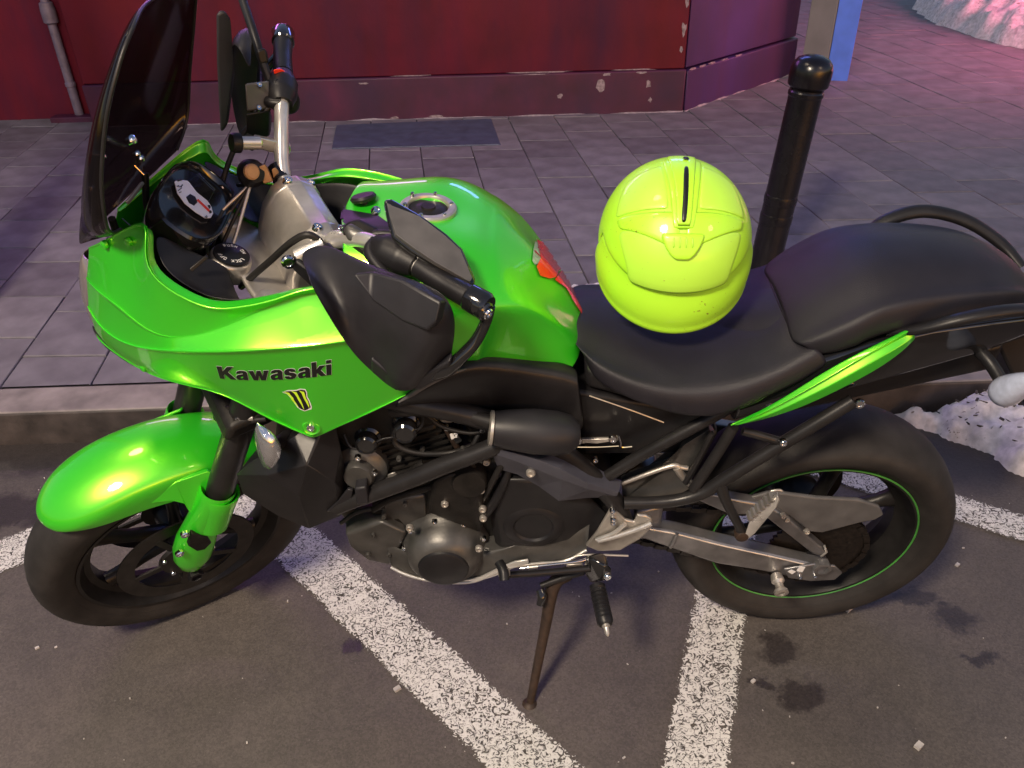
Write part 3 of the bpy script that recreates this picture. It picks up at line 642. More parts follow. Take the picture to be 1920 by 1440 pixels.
# ---- wheels
def ring_pts(prof): return prof
def wheel(c, f, tyre, rimw, nsp, sp_w, name, stripe=False, hub=0.035, hubw=0.07):
    cx = V3(c[0], 0, c[2])
    rim = lathe_bm(cx, Y, [(0.218, -rimw), (0.2215, -rimw-0.002), (0.2215, -rimw-0.006), (0.214, -rimw-0.005), (0.206, -rimw+0.010), (0.200, -rimw*0.5), (0.186, -0.016), (0.184, 0), (0.186, 0.016), (0.200, rimw*0.5), (0.206, rimw-0.010), (0.214, rimw+0.005), (0.2215, rimw+0.006), (0.2215, rimw+0.002), (0.218, rimw)], n=72, f=f, capped=False)
    W = obj(name, rim, MT['rim'], B)
    prof = [(a, -b) for a, b in tyre]+[(a, b) for a, b in tyre[::-1]][1:]
    T = lathe('tyre', cx, Y, prof, MT['tyre_rear' if stripe else 'tyre_front'], W, n=96, f=f, capped=False, ang=60, uv=True)
    lathe('hub', cx, Y, [(0.012, -hubw-0.02), (0.022, -hubw-0.02), (0.024, -hubw), (hub, -hubw), (hub*1.05, -hubw*0.6), (hub*0.8, 0), (hub*1.05, hubw*0.6), (hub, hubw), (0.024, hubw), (0.022, hubw+0.02), (0.012, hubw+0.02)], MT['rim'], W, n=32, f=f)
    for k in range(nsp):
        a = 2*PI*k/nsp+0.35
        d = V3(math.cos(a), 0, math.sin(a)); s = V3(-math.sin(a), 0, math.cos(a))
        rows = []
        for (r, w_, t) in ((0.02, 0.017, 0.024), (0.05, 0.015, 0.021), (0.10, 0.0125, 0.017), (0.155, 0.014, 0.016), (0.178, 0.020, 0.017), (0.190, 0.030, 0.018)):
            c0 = cx+d*r
            rows.append([c0+s*w_*sp_w*math.cos(q)+Y*t*math.sin(q) for q in [2*PI*j/10 for j in range(10)]])
        obj('spoke', grid_bm(rows, f, close=True), MT['rim'], W, ang=50)
    if stripe:
        for sgn in (-1, 1):
            lathe('rim_stripe', cx, Y, [(0.2178, sgn*(rimw+0.0062)), (0.2198, sgn*(rimw+0.0082)), (0.2216, sgn*(rimw+0.0074)), (0.2220, sgn*(rimw+0.005))], MT['stripe'], W, n=90, f=f, capped=False)
    return W
front_tyre = [(0.216, 0.043), (0.226, 0.048), (0.240, 0.055), (0.256, 0.0595), (0.270, 0.0600), (0.282, 0.0555), (0.291, 0.046), (0.298, 0.033), (0.3022, 0.017), (0.3035, 0)]
rear_tyre = [(0.217, 0.056), (0.2255, 0.062), (0.238, 0.074), (0.252, 0.083), (0.266, 0.0862), (0.278, 0.0825), (0.289, 0.071), (0.298, 0.053), (0.3045, 0.029), (0.3076, 0)]
fw = wheel((0, 0, 0.3035), st, front_tyre, 0.043, 6, 1.0, 'front_wheel')
rw = wheel((1.415, 0, 0.3076), ident, rear_tyre, 0.056, 6, 1.15, 'rear_wheel', True, 0.05, 0.08)
for s in (-1, 1):
    pr = [(0.112, s*0.066), (0.112, s*0.070), (0.148, s*0.070), (0.148, s*0.066)]
    lathe('brake_disc', (0, 0, 0.3035), Y, pr+[pr[0]], MT['disc'], fw, n=60, f=st, capped=False)
    lathe('disc_carrier', (0, 0, 0.3035), Y, [(0.03, s*0.072), (0.058, s*0.073), (0.062, s*0.065), (0.03, s*0.064)], MT['rim'], fw, n=24, f=st)
    for k in range(5):
        bm = bmesh.new(); a = 2*PI*k/5+0.6; d = V3(math.cos(a), 0, math.sin(a)); e = V3(-math.sin(a), 0, math.cos(a)); boxbm(bm, st(V3(0, s*0.068, 0.3035)+d*0.086), (st(d)-st(V3(0, 0, 0)), st(Y)-st(V3(0, 0, 0)), st(e)-st(V3(0, 0, 0))), (0.062, 0.005, 0.016))
        obj('disc_arm', bm, MT['rim'], fw, smooth=False)
    for k in range(5):
        a = 2*PI*k/5; bolt(fw, V3(0.055*math.cos(a), s*0.073, 0.3035+0.055*math.sin(a)), (0, s, 0), 0.006, f=st)
pr = [(0.06, 0.098), (0.06, 0.103), (0.11, 0.103), (0.11, 0.098)]
lathe('brake_disc', (1.415, 0, 0.3076), Y, pr+[pr[0]], MT['disc'], rw, n=50, capped=False)
# rear sprocket on the near side
bm = bmesh.new(); n = 46*4
R_ = [[], []]
for j in range(n):
    a = 2*PI*j/n; r_ = 0.103+0.0035*math.sin(j*PI/2+0.4)
    for q, yy in enumerate((-0.083, -0.090)):
        R_[q].append(bm.verts.new((1.415+r_*math.cos(a), yy, 0.3076+r_*math.sin(a))))
bm.faces.new(R_[0]); bm.faces.new(R_[1][::-1])
for j in range(n): bm.faces.new((R_[0][j], R_[0][(j+1) % n], R_[1][(j+1) % n], R_[1][j]))
obj('sprocket', bm, MT['grease'], rw, smooth=False)
# chain: one loop of many small links joined
bm = bmesh.new(); cpts = []
f0 = V3(0.985, -0.0865, 0.412); r0 = 0.050; r1 = 0.105; c1 = V3(1.415, -0.0865, 0.3076)
ax_ = (c1-f0); L_ax = ax_.length; ex = ax_/L_ax; ez = V3(-ex.z, 0, ex.x)
if ez.z < 0: ez = -ez
ph = math.asin((r1-r0)/L_ax)
def arc(c, r, a0, a1, k): return [c+ex*math.cos(a0+(a1-a0)*i/k)*r+ez*math.sin(a0+(a1-a0)*i/k)*r for i in range(k+1)]
loop = arc(c1, r1, PI/2+ph, -PI/2-ph, 40)+arc(f0, r0, -PI/2-ph, -3*PI/2+ph, 14)
loop.append(loop[0]); seg = 0.0158; pts = []; carry = 0
for a, b in zip(loop[:-1], loop[1:]):
    d = (b-a).length; t = carry
    while t < d: pts.append((a+(b-a)*(t/d), (b-a).normalized())); t += seg
    carry = t-d
for k, (p, d) in enumerate(pts):
    nn = V3(-d.z, 0, d.x); wy = 0.014 if k % 2 else 0.010
    boxbm(bm, p, (d, Y, nn), (0.0125, 0.006, 0.011))
    for s in (-1, 1): boxbm(bm, p+Y*s*(0.007 if k % 2 else 0.0045), (d, Y, nn), (0.0195, 0.0018, 0.0125))
obj('drive_chain', bm, MT['grease'], B, smooth=False)

# ---- fork
def forkx(z): return 0.124+(z-0.555)*0.4663
FD = V3(0.4663, 0, 1).normalized()
for s in (-1, 1):
    y = s*0.105
    lathe('fork_tube', (forkx(0.545), y, 0.545), FD, [(0.018, -0.14), (0.0235, -0.02), (0.0275, 0.0), (0.0275, 0.30), (0.0275, 0.505), (0.024, 0.512), (0.012, 0.514)], MT['frame'], B, n=28, f=st)
    lo = []; PP = V3(1, 0, -0.4663).normalized()
    for (c, ru, rv) in (((-0.0014, -0.105, 0.3228), 0.012, 0.012), ((0.0032, -0.105, 0.335), 0.026, 0.022), ((0.0145, -0.105, 0.3624), 0.040, 0.027), ((0.029, -0.105, 0.4018), 0.0445, 0.028), ((0.0468, -0.105, 0.4412), 0.0430, 0.027), ((0.0701, -0.105, 0.4807), 0.0375, 0.027), ((0.0935, -0.105, 0.5182), 0.0345, 0.030), ((0.1103, -0.105, 0.5443), 0.0350, 0.033), ((0.1236, -0.105, 0.5661), 0.0355, 0.0345), ((0.1259, -0.105, 0.5707), 0.034, 0.033), ((0.1236, -0.105, 0.5661), 0.030, 0.0295), ((0.0935, -0.105, 0.5182), 0.028, 0.028)):
        c = V3(c[0], y, c[2])
        lo.append([c+PP*ru*math.cos(q)+Y*rv*math.sin(q) for q in [2*PI*j/24 for j in range(24)]])
    bm = grid_bm(lo, st, close=True); fill_ends(bm)
    fl = obj('fork_lower', bm, MT['green'], B, ang=45)
    lathe('axle_nut', (0.0, y+s*0.010, 0.3035), Y*s, [(0.017, 0), (0.017, 0.012), (0.012, 0.013), (0.011, 0.004), (0.001, 0.004)], MT['black'], fl, n=6, f=st)
    # recessed sensor window and two caliper lug bolts
    wn = [(0.0423, -0.134, 0.4989), (0.0644, -0.134, 0.4592), (0.0641, -0.131, 0.4244), (0.0459, -0.134, 0.4156), (0.0323, -0.135, 0.425), (0.0237, -0.135, 0.4618)]
    plate('recess_plate', [(p[0], p[1] if s == -1 else -p[1], p[2]) for p in wn], MT['engine'], fl, th=(0, 0.012*-s, 0), f=st, bevel=0.002)
    for p in [(0.0305, -0.131, 0.5035), (0.0014, -0.13, 0.4398)]: bolt(fl, (p[0], p[1] if s == -1 else -p[1], p[2]), Y*s, 0.009, f=st)
# lower triple clamp
hull('lower_clamp', [(forkx(z)+dx, yy, z) for z in (0.745, 0.785) for dx in (-0.042, 0.055) for yy in (-0.137, 0.137)], MT['engine'], B, f=st, bevel=0.012)
# upper triple clamp, grey cast
hull('upper_clamp', [(0.352+dx*0.906, yy, 1.003-dx*0.4226+dz) for dz in (-0.022, 0.0) for dx, yy in ((-0.052, -0.06), (-0.052, 0.06), (-0.005, -0.138), (-0.005, 0.138), (-0.045, -0.125), (-0.045, 0.125), (0.055, -0.06), (0.055, 0.06))], MT['alloy'], B, f=st, bevel=0.008)
UP = FD
def clampp(dx, y, h=0): return V3(0.352+dx*0.906, y, 1.003-dx*0.4226)+UP*h
for s in (-1, 1):
    lathe('fork_cap', clampp(-0.028, s*0.105, 0), UP, [(0.026, 0), (0.026, 0.010), (0.022, 0.013), (0.013, 0.013), (0.012, 0.018), (0.001, 0.018)], MT['alloy'], B, n=26, f=st)
    bolt(B, clampp(-0.055, s*0.085, -0.012), (-0.8, 0, 0.3), 0.007, f=st)
# ignition lock with its ring of small white marks
ig = lathe('ignition_lock', clampp(-0.058, 0, -0.02), UP, [(0.034, 0), (0.034, 0.030), (0.032, 0.033), (0.031, 0.034)], MT['alloy'], B, n=32, f=st)
lathe('lock_face', clampp(-0.058, 0, 0.0145), UP, [(0.029, 0), (0.029, 0.004), (0.016, 0.0055), (0.013, 0.007), (0.001, 0.007)], MT['sticker'], ig, n=32, f=st)
bm = bmesh.new(); ux = V3(0.906, 0, -0.4226); cc = clampp(-0.058, 0, 0.0198)
def word(bm, txt, r, a0, h):
    """tiny raised capitals set round the lock: strokes as short bars"""
    G_ = {'L': [(0, 0, 0, 1), (0, 0, .6, 0)], 'O': [(0, 0, 0, 1), (.6, 0, .6, 1), (0, 0, .6, 0), (0, 1, .6, 1)], 'C': [(0, 0, 0, 1), (0, 0, .6, 0), (0, 1, .6, 1)], 'K': [(0, 0, 0, 1), (0, .5, .6, 1), (0, .5, .6, 0)], 'N': [(0, 0, 0, 1), (.6, 0, .6, 1), (0, 1, .6, 0)], 'F': [(0, 0, 0, 1), (0, 1, .6, 1), (0, .5, .5, .5)], 'P': [(0, 0, 0, 1), (0, 1, .6, 1), (.6, .5, .6, 1), (0, .5, .6, .5)], 'U': [(0, 0, 0, 1), (.6, 0, .6, 1), (0, 0, .6, 0)], 'S': [(0, 1, .6, 1), (0, .5, 0, 1), (0, .5, .6, .5), (.6, 0, .6, .5), (0, 0, .6, 0)], 'H': [(0, 0, 0, 1), (.6, 0, .6, 1), (0, .5, .6, .5)]}
    a = a0
    for ch in txt:
        if ch in G_:
            rd = ux*math.cos(a)+Y*math.sin(a); tg = -ux*math.sin(a)+Y*math.cos(a)
            for (x0, y0, x1, y1) in G_[ch]:
                p = cc+rd*(r+y0*h)+tg*x0*h*-1; q = cc+rd*(r+y1*h)+tg*x1*h*-1; d = (q-p)
                if d.length < 1e-6: continue
                L_ = d.length; d = d.normalized(); boxbm(bm, st((p+q)/2), (st(p+d)-st(p), st(p+UP.cross(d))-st(p), st(p+UP)-st(p)), (L_+0.0006, 0.0007, 0.0006))
        a -= h*0.95/r
word(bm, 'PUSH ON', 0.0175, 1.9, 0.0055); word(bm, 'LOCK OFF', 0.0175, 5.4, 0.0055)
obj('lock_lettering', bm, MT['white'], ig, smooth=False)
# handlebar riser: big cast block with its cap and four bolts
def rp(dx, y, h): return clampp(dx, y, h)
rows = []
for (y, k) in ((-0.082, 0.80), (-0.078, 0.93), (-0.055, 1.0), (-0.05, 0.955), (0, 0.945), (0.05, 0.955), (0.055, 1.0), (0.078, 0.93), (0.082, 0.80)):
    sec = [(-0.020, -0.01), (-0.028, 0.02), (-0.030, 0.055), (-0.022, 0.085), (-0.006, 0.100), (0.020, 0.106), (0.046, 0.100), (0.062, 0.086), (0.066, 0.055), (0.056, 0.02), (0.045, -0.01)]
    rows.append([rp(0.060+(a-0.02)*k, y, (0.045+(b-0.045)*k if b > 0 else b)+0.020*max(0, b)/0.1) for a, b in sec])
bm = grid_bm(rows, st, close=True); fill_ends(bm)
ri = obj('bar_riser', bm, MT['alloy'], B, bevel=0.003, ang=30)
for y in (-0.062, 0.062):
    for dx in (0.040, 0.082): bolt(ri, rp(dx, y, 0.1205 if dx < 0.05 else 0.117), UP, 0.0085, f=st)
# handlebar
barp = [(0.44, 0, 1.078), (0.438, -0.07, 1.079), (0.448, -0.108, 1.100), (0.478, -0.165, 1.140), (0.505, -0.225, 1.149), (0.540, -0.31, 1.150), (0.562, -0.362, 1.152)]
full = [mir(p) for p in barp[:0:-1]]+barp
hb = tube('handlebar', full, 0.0125, MT['bright'], B, f=st, n=16)
for s in (1, -1):
    q = lambda p: (p[0], s*-1*p[1]*-1 if s == 1 else -p[1], p[2])
    g = [(0.522, -0.262, 1.150), (0.540, -0.31, 1.150), (0.557, -0.349, 1.1515)]
    tube('grip', [q(p) for p in g], [0.0175, 0.0165, 0.0175], MT['black'], B, f=st, n=16)
    d = (Vector(q((0.562, -0.362, 1.152)))-Vector(q((0.540, -0.31, 1.150)))).normalized()
    lathe('bar_end', q((0.5565, -0.348, 1.1515)), d, [(0.018, 0), (0.0205, 0.003), (0.0205, 0.030), (0.017, 0.036), (0.001, 0.037)], MT['gloss'], B, n=26, f=st)
    tube('switch_housing', [q(p) for p in ((0.489, -0.19, 1.145), (0.497, -0.21, 1.148), (0.510, -0.236, 1.149), (0.520, -0.258, 1.150))], [0.019, 0.027, 0.027, 0.019], MT['black'], B, f=st, n=14)
    # lever in front of the grip
    lv = [(0.488, -0.185, 1.150), (0.470, -0.205, 1.150), (0.478, -0.26, 1.142), (0.500, -0.32, 1.136), (0.512, -0.348, 1.134)]
    tube('lever', [q(p) for p in lv], [0.010, 0.009, 0.007, 0.006, 0.008], MT['black'], B, f=st, n=10)
# left side fittings: clutch perch, nut, silver bracket tube
hull('lever_perch', [(0.4558, -0.135, 1.152), (0.4853, -0.165, 1.148), (0.4962, -0.195, 1.135), (0.4778, -0.195, 1.127), (0.4558, -0.15, 1.137), (0.4753, -0.13, 1.15)]+[(0.4752, -0.12, 1.113), (0.4921, -0.16, 1.106), (0.5068, -0.17, 1.119)], MT['cast'], B, f=st, bevel=0.005)
hull('clutch_perch', [(0.4604, -0.128, 1.15), (0.487, -0.128, 1.151), (0.5058, -0.155, 1.146), (0.5124, -0.195, 1.137), (0.5034, -0.205, 1.12), (0.4747, -0.2, 1.121), (0.4598, -0.16, 1.121), (0.4552, -0.13, 1.131)]+[(0.4831, -0.105, 1.122), (0.5152, -0.135, 1.107), (0.514, -0.17, 1.098), (0.4787, -0.17, 1.11)], MT['engine'], B, f=st, bevel=0.007)
lathe('perch_barrel', (0.5225, -0.18, 1.126), (0.5, -0.6, 0.5), [(0.012, -0.012), (0.013, 0.0), (0.013, 0.012), (0.006, 0.014)], MT['alloy'], B, n=16, f=st)
bolt(B, (0.5184, -0.2, 1.12), (0.3, -0.8, 0.5), 0.008, f=st); bolt(B, (0.5121, -0.14, 1.164), (0.3, -0.5, 0.8), 0.007, f=st)
tube('guard_mount', [(0.3835, -0.115, 1.104), (0.428, -0.118, 1.115)], 0.0125, MT['bright'], B, f=st, n=18)
bolt(B, (0.3674, -0.125, 1.11), (-0.2, -0.9, 0.3), 0.011, f=st)
hull('clutch_adjuster', [(0.4286, -0.1, 1.104), (0.449, -0.1, 1.12), (0.4635, -0.13, 1.127), (0.4514, -0.13, 1.104)]+[(0.4443, -0.09, 1.09), (0.4628, -0.11, 1.122), (0.4649, -0.13, 1.104)], MT['bright'], B, f=st, bevel=0.004)
# right side: silver clamp, reservoir, kill switch
tube('guard_mount', [(0.3874, 0.115, 1.156), (0.42, 0.115, 1.144)], 0.011, MT['bright'], B, f=st, n=18)
lathe('rubber_end', (0.38, 0.115, 1.159), Vector((0.3874, 0.115, 1.156))-Vector((0.38, 0.115, 1.159)), [(0.014, -0.004), (0.016, 0), (0.016, 0.010), (0.012, 0.012)], MT['black'], B, n=20, f=st)
gc = plate('guard_clamp', [(0.4162, 0.125, 1.151), (0.438, 0.125, 1.137), (0.473, 0.125, 1.112), (0.4673, 0.125, 1.093), (0.4348, 0.125, 1.112), (0.41, 0.125, 1.132)], MT['bright'], B, th=(0.004, 0.014, -0.006), f=st, bevel=0.002)
bolt(gc, (0.4203, 0.124, 1.138), (0.4, -0.8, 0.3), 0.007, f=st); bolt(gc, (0.4639, 0.124, 1.107), (0.4, -0.8, 0.3), 0.007, f=st)
hull('brake_reservoir', [(0.4255, 0.185, 1.154), (0.4695, 0.195, 1.139), (0.4685, 0.2, 1.129), (0.4184, 0.19, 1.111), (0.459, 0.2, 1.084), (0.4372, 0.195, 1.087)]+[(0.4406, 0.235, 1.101), (0.4809, 0.24, 1.095), (0.47, 0.235, 1.062)], MT['black'], B, f=st, bevel=0.004)
rl = plate('reservoir_lid', [(0.4403, 0.205, 1.193), (0.4828, 0.215, 1.179), (0.472, 0.2, 1.137), (0.4289, 0.19, 1.153)], MT['mirror'], B, th=(0.004, 0.012, -0.008), f=st, bevel=0.003)
bolt(rl, (0.463, 0.209, 1.18), (0.4, -0.6, 0.7), 0.005, f=st); bolt(rl, (0.4494, 0.194, 1.149), (0.4, -0.6, 0.7), 0.005, f=st)
hull('kill_switch', [(0.4994, 0.235, 1.184), (0.5142, 0.235, 1.181), (0.5281, 0.235, 1.162), (0.5248, 0.235, 1.155), (0.5095, 0.235, 1.167), (0.4983, 0.235, 1.174)]+[(0.5097, 0.25, 1.167), (0.5304, 0.25, 1.147)], MT['red'], B, f=st, bevel=0.002)
hull('throttle_housing', [(0.4914, 0.215, 1.183), (0.5202, 0.215, 1.169), (0.5309, 0.21, 1.131), (0.5191, 0.205, 1.105), (0.4818, 0.205, 1.118), (0.4773, 0.21, 1.143)]+[(0.5056, 0.265, 1.143), (0.5364, 0.25, 1.098), (0.4915, 0.245, 1.088)], MT['black'], B, f=st, bevel=0.008)
# sat-nav clamp with tan jaws beside the riser
lathe('mount_ball', (0.3903, 0.095, 1.107), (0.3, -0.8, 0.5), [(0.004, -0.022), (0.016, -0.018), (0.023, -0.006), (0.023, 0.006), (0.015, 0.018), (0.003, 0.021)], MT['black'], B, n=22, f=st)
lathe('mount_face', (0.389, 0.08, 1.122), (0.3, -0.8, 0.5), [(0.001, 0.0045), (0.010, 0.0045), (0.013, 0.002), (0.013, -0.004)], MT['amber'], B, n=20, f=st)
hull('mount_jaw', [(0.4032, 0.085, 1.124), (0.4142, 0.085, 1.124), (0.419, 0.08, 1.089), (0.4023, 0.08, 1.091)]+[(0.4105, 0.1, 1.11), (0.4195, 0.1, 1.108), (0.4255, 0.1, 1.074), (0.4092, 0.1, 1.073)], MT['amber'], B, f=st, bevel=0.002)
hull('mount_jaw', [(0.4225, 0.085, 1.111), (0.4309, 0.085, 1.111), (0.4358, 0.085, 1.088), (0.4218, 0.085, 1.085)]+[(0.4304, 0.1, 1.097), (0.4411, 0.1, 1.074), (0.4273, 0.1, 1.073)], MT['amber'], B, f=st, bevel=0.002)
tube('mount_collar', [(0.4388, 0.11, 1.091), (0.4363, 0.085, 1.081)], 0.017, MT['gloss'], B, f=st, n=16)
# cables
tube('clutch_cable', [(0.3005, -0.03, 0.9963), (0.3254, -0.05, 1.034), (0.3527, -0.07, 1.071), (0.3855, -0.09, 1.112), (0.409, -0.105, 1.131), (0.4225, -0.115, 1.122), (0.4249, -0.125, 1.109)], 0.0058, MT['cable'], B, f=st, n=10)
for k in range(4):
    tube('cable', [(0.3838, 0.09, 1.091), (0.30+0.006*k, 0.075-0.014*k, 1.05-0.006*k), (0.275, 0.06-0.016*k, 1.00), (0.25, 0.05-0.01*k, 0.93)], 0.0032, MT['alloy'] if k in (0, 3) else MT['cable'], B, f=st, n=8)
tube('brake_hose', [(0.47, 0.20, 1.14), (0.40, 0.19, 1.10), (0.33, 0.14, 1.03), (0.30, 0.09, 0.95), (0.27, 0.06, 0.80), (0.20, 0.09, 0.66)], 0.005, MT['cable'], B, f=st, n=8)
# ---- mirrors
mo = [(0.5114, -0.18, 1.219), (0.5238, -0.18, 1.216), (0.5525, -0.215, 1.2), (0.5754, -0.25, 1.182), (0.5881, -0.275, 1.167), (0.5854, -0.32, 1.145), (0.5773, -0.328, 1.142), (0.5674, -0.325, 1.149), (0.5337, -0.29, 1.171), (0.5099, -0.26, 1.188), (0.497, -0.235, 1.197), (0.5024, -0.21, 1.206)]
inn = [(0.5129, -0.181, 1.213), (0.5211, -0.181, 1.21), (0.5488, -0.215, 1.196), (0.57, -0.25, 1.179), (0.5828, -0.275, 1.165), (0.5779, -0.319, 1.15), (0.5715, -0.324, 1.149), (0.5656, -0.322, 1.155), (0.5344, -0.289, 1.176), (0.5132, -0.259, 1.191), (0.5006, -0.235, 1.2), (0.5058, -0.21, 1.206)]
mn = face_normal(mo)
if mn.y > 0: mn = -mn
mi_ = plate('mirror', mo, MT['gloss'], B, th=-mn*0.020+V3(0.004, 0, 0.004), f=st, bevel=0.004)
plate('mirror_glass', [Vector(p)+mn*0.004 for p in inn], MT['mirror'], mi_, th=-mn*0.008, f=st, bevel=0.0006)
tube('mirror_stem', [(0.4955, -0.16, 1.139), (0.5198, -0.175, 1.14), (0.543, -0.2, 1.134), (0.5575, -0.215, 1.123)], 0.007, MT['black'], B, f=st, n=10)
hull('mirror', [(0.4514, 0.345, 1.24), (0.4674, 0.345, 1.244), (0.4748, 0.345, 1.228), (0.454, 0.335, 1.127), (0.4152, 0.32, 1.041), (0.3959, 0.32, 1.03), (0.4271, 0.335, 1.157)]+[(0.4631, 0.365, 1.229), (0.4542, 0.355, 1.115), (0.4082, 0.34, 1.017)], MT['guard'], B, f=st, bevel=0.006)
tube('mirror_stem', [(0.5053, 0.36, 1.242), (0.4964, 0.3, 1.218), (0.4906, 0.26, 1.187), (0.4902, 0.24, 1.163)], 0.0075, MT['black'], B, f=st, n=10)
hull('stem_boss', [(0.4823, 0.26, 1.21), (0.5039, 0.26, 1.213), (0.5001, 0.25, 1.187), (0.4807, 0.25, 1.186)]+[(0.4967, 0.28, 1.189), (0.4996, 0.27, 1.175)], MT['black'], B, f=st, bevel=0.005)
# black knob mount standing on the bar
lathe('knob_mount', (0.5271, -0.06, 1.08), (0.05, 0.50, 0.86), [(0.009, -0.03), (0.013, -0.012), (0.014, -0.010), (0.014, 0.008), (0.006, 0.012), (0.006, 0.024), (0.020, 0.026), (0.022, 0.031), (0.019, 0.035), (0.002, 0.036)], MT['black'], B, n=24, f=st)
# ---- hand guards: faceted shells in front of the grips
hgT = [(0.3883, -0.125, 1.125), (0.4231, -0.135, 1.131), (0.4413, -0.19, 1.151), (0.4621, -0.245, 1.164), (0.4871, -0.305, 1.185), (0.5173, -0.365, 1.199)]
hgU = [(0.3781, -0.165, 1.142), (0.4142, -0.19, 1.14), (0.4453, -0.24, 1.164), (0.4711, -0.3, 1.191), (0.5104, -0.362, 1.187), (0.52, -0.375, 1.149)]
hgM = [(0.3721, -0.205, 1.16), (0.4061, -0.235, 1.116), (0.4415, -0.285, 1.14), (0.4686, -0.335, 1.134), (0.4858, -0.362, 1.133), (0.5168, -0.378, 1.106)]
hgL = [(0.372, -0.232, 1.155), (0.4031, -0.255, 1.058), (0.428, -0.285, 1.026), (0.4416, -0.325, 1.01), (0.468, -0.352, 1.025), (0.5146, -0.378, 1.082)]
hgB = [(0.3753, -0.235, 1.133), (0.4078, -0.245, 1.017), (0.4276, -0.27, 0.9702), (0.4464, -0.31, 0.9549), (0.4739, -0.345, 0.9826), (0.5151, -0.372, 1.03)]
def bulge(rows, k):
    return [[Vector(p)+V3(-0.012*k[i], -0.010*k[i], 0) for p in r] for i, r in enumerate(rows)]
hgU = [Vector(p)+V3(-0.006, -0.010, 0)*(1 if 0 < i < 5 else 0) for i, p in enumerate(hgU)]
hgM = [Vector(p)+V3(-0.014, -0.022, 0.002)*(1 if 1 < i < 5 else 0.5 if i == 1 else 0) for i, p in enumerate(hgM)]
hgL = [Vector(p)+V3(-0.010, -0.012, 0)*(1 if 1 < i < 5 else 0.3 if i == 1 else 0) for i, p in enumerate(hgL)]
hgB = [(0.3594, -0.275, 1.199), (0.3886, -0.282, 1.067), (0.4164, -0.292, 0.9985)]+hgB[3:]
hgL = [(0.3593, -0.262, 1.211), (0.3883, -0.278, 1.096)]+hgL[2:]
HG = [hgT, hgU, hgM, hgL, hgB]
for s in (1, -1):
    rows = [[p if s == 1 else mir(p) for p in r[(0 if s == 1 else 3):]] for r in HG]
    bm = grid_bm(rows, st, mirror=(s == 1), sh=0.4)
    hg = obj('hand_guard', bm, MT['guard'], B, solid=0.004, off=0, sub=2, corners=True)
    if s == 1:
        for pts_, lift_ in (([(0.4262, -0.262, 1.186), (0.4531, -0.268, 1.182), (0.4767, -0.318, 1.201), (0.5041, -0.376, 1.201), (0.4887, -0.39, 1.18), (0.4773, -0.384, 1.162), (0.4582, -0.345, 1.153), (0.437, -0.297, 1.159)], 0.009), ([(0.418, -0.3, 1.048), (0.4401, -0.334, 1.024), (0.4683, -0.362, 1.042), (0.5048, -0.39, 1.092), (0.5089, -0.386, 1.055), (0.4701, -0.356, 1.001), (0.4422, -0.324, 0.977), (0.418, -0.292, 1.005)], 0.006)):
            n_ = face_normal(pts_); n_ = -n_ if n_.y > 0 else n_
            plate('guard_panel', [Vector(p)+n_*(lift_*0.5+0.006) for p in pts_], MT['guard'], hg, th=-n_*0.018, f=st, bevel=0.004, seg=3)
    fl = lambda p: p if s == 1 else mir(p)
    arm = [(0.5743, -0.378, 1.151), (0.5672, -0.382, 1.129), (0.5474, -0.388, 1.101), (0.5223, -0.39, 1.081), (0.4997, -0.385, 1.058), (0.4783, -0.358, 1.022)]
    tube('guard_arm', [fl(p) for p in arm], [0.0085, 0.0085, 0.009, 0.010, 0.012, 0.010], MT['gloss'], B, f=st, n=12)
    tip = Vector(fl((0.5625, -0.388, 1.152)))
    lathe('guard_joint', fl((0.5615, -0.376, 1.1515)), Vector(fl((0.25, -0.95, 0.05))), [(0.0145, -0.014), (0.0145, 0.010), (0.012, 0.0125), (0.009, 0.0125), (0.008, 0.009), (0.001, 0.009)], MT['gloss'], B, n=22, f=st)
    bolt(B, fl((0.5645, -0.3885, 1.1517)), Vector(fl((0.25, -0.95, 0.05))), 0.009, f=st)
hull('guard_bracket', [(0.3703, -0.12, 1.114), (0.3831, -0.12, 1.114), (0.401, -0.16, 1.092), (0.3954, -0.13, 1.035), (0.3713, -0.12, 1.088)]+[(0.3812, -0.105, 1.089), (0.4067, -0.13, 1.048)], MT['black'], B, f=st, bevel=0.003)
tube('adjuster_sleeve', [(0.429, -0.128, 1.116), (0.4308, -0.15, 1.115), (0.4341, -0.17, 1.109), (0.4372, -0.185, 1.103)], [0.008, 0.010, 0.010, 0.011], MT['black'], B, f=st, n=10)

# ---- front fender
def fpt(al, r, y): a = math.radians(al); return (-r*math.cos(a), y, 0.3035+r*math.sin(a))
rows = []
for (al, rc, wmax, re) in ((55.5, 0.333, 0.012, 0.330), (57, 0.338, 0.034, 0.325), (60, 0.342, 0.053, 0.314), (66, 0.345, 0.069, 0.298), (74, 0.346, 0.077, 0.280), (83, 0.346, 0.079, 0.268), (92, 0.345, 0.079, 0.258), (101, 0.344, 0.078, 0.250), (110, 0.343, 0.076, 0.262), (120, 0.342, 0.073, 0.275), (131, 0.341, 0.068, 0.285), (140, 0.339, 0.062, 0.295)):
    row = []
    for t in (-1, -0.93, -0.78, -0.5, -0.2, 0, 0.2, 0.5, 0.78, 0.93, 1):
        q = abs(t)
        if q <= 0.78:
            a = q/0.78*PI/2*0.92; y = wmax*math.sin(a); r = rc-(1-math.cos(a))*0.036*(wmax/0.079)
        else:
            k = (q-0.78)/0.22; y = wmax*(0.992+0.008*k); r0 = rc-(1-math.cos(PI/2*0.92))*0.036*(wmax/0.079); r = r0+(re-r0)*k
        row.append(fpt(al, r, y*(1 if t >= 0 else -1)))
    rows.append(row)
obj('front_fender', grid_bm(rows, st, sh=0.4), MT['green'], B, solid=0.003, sub=2)
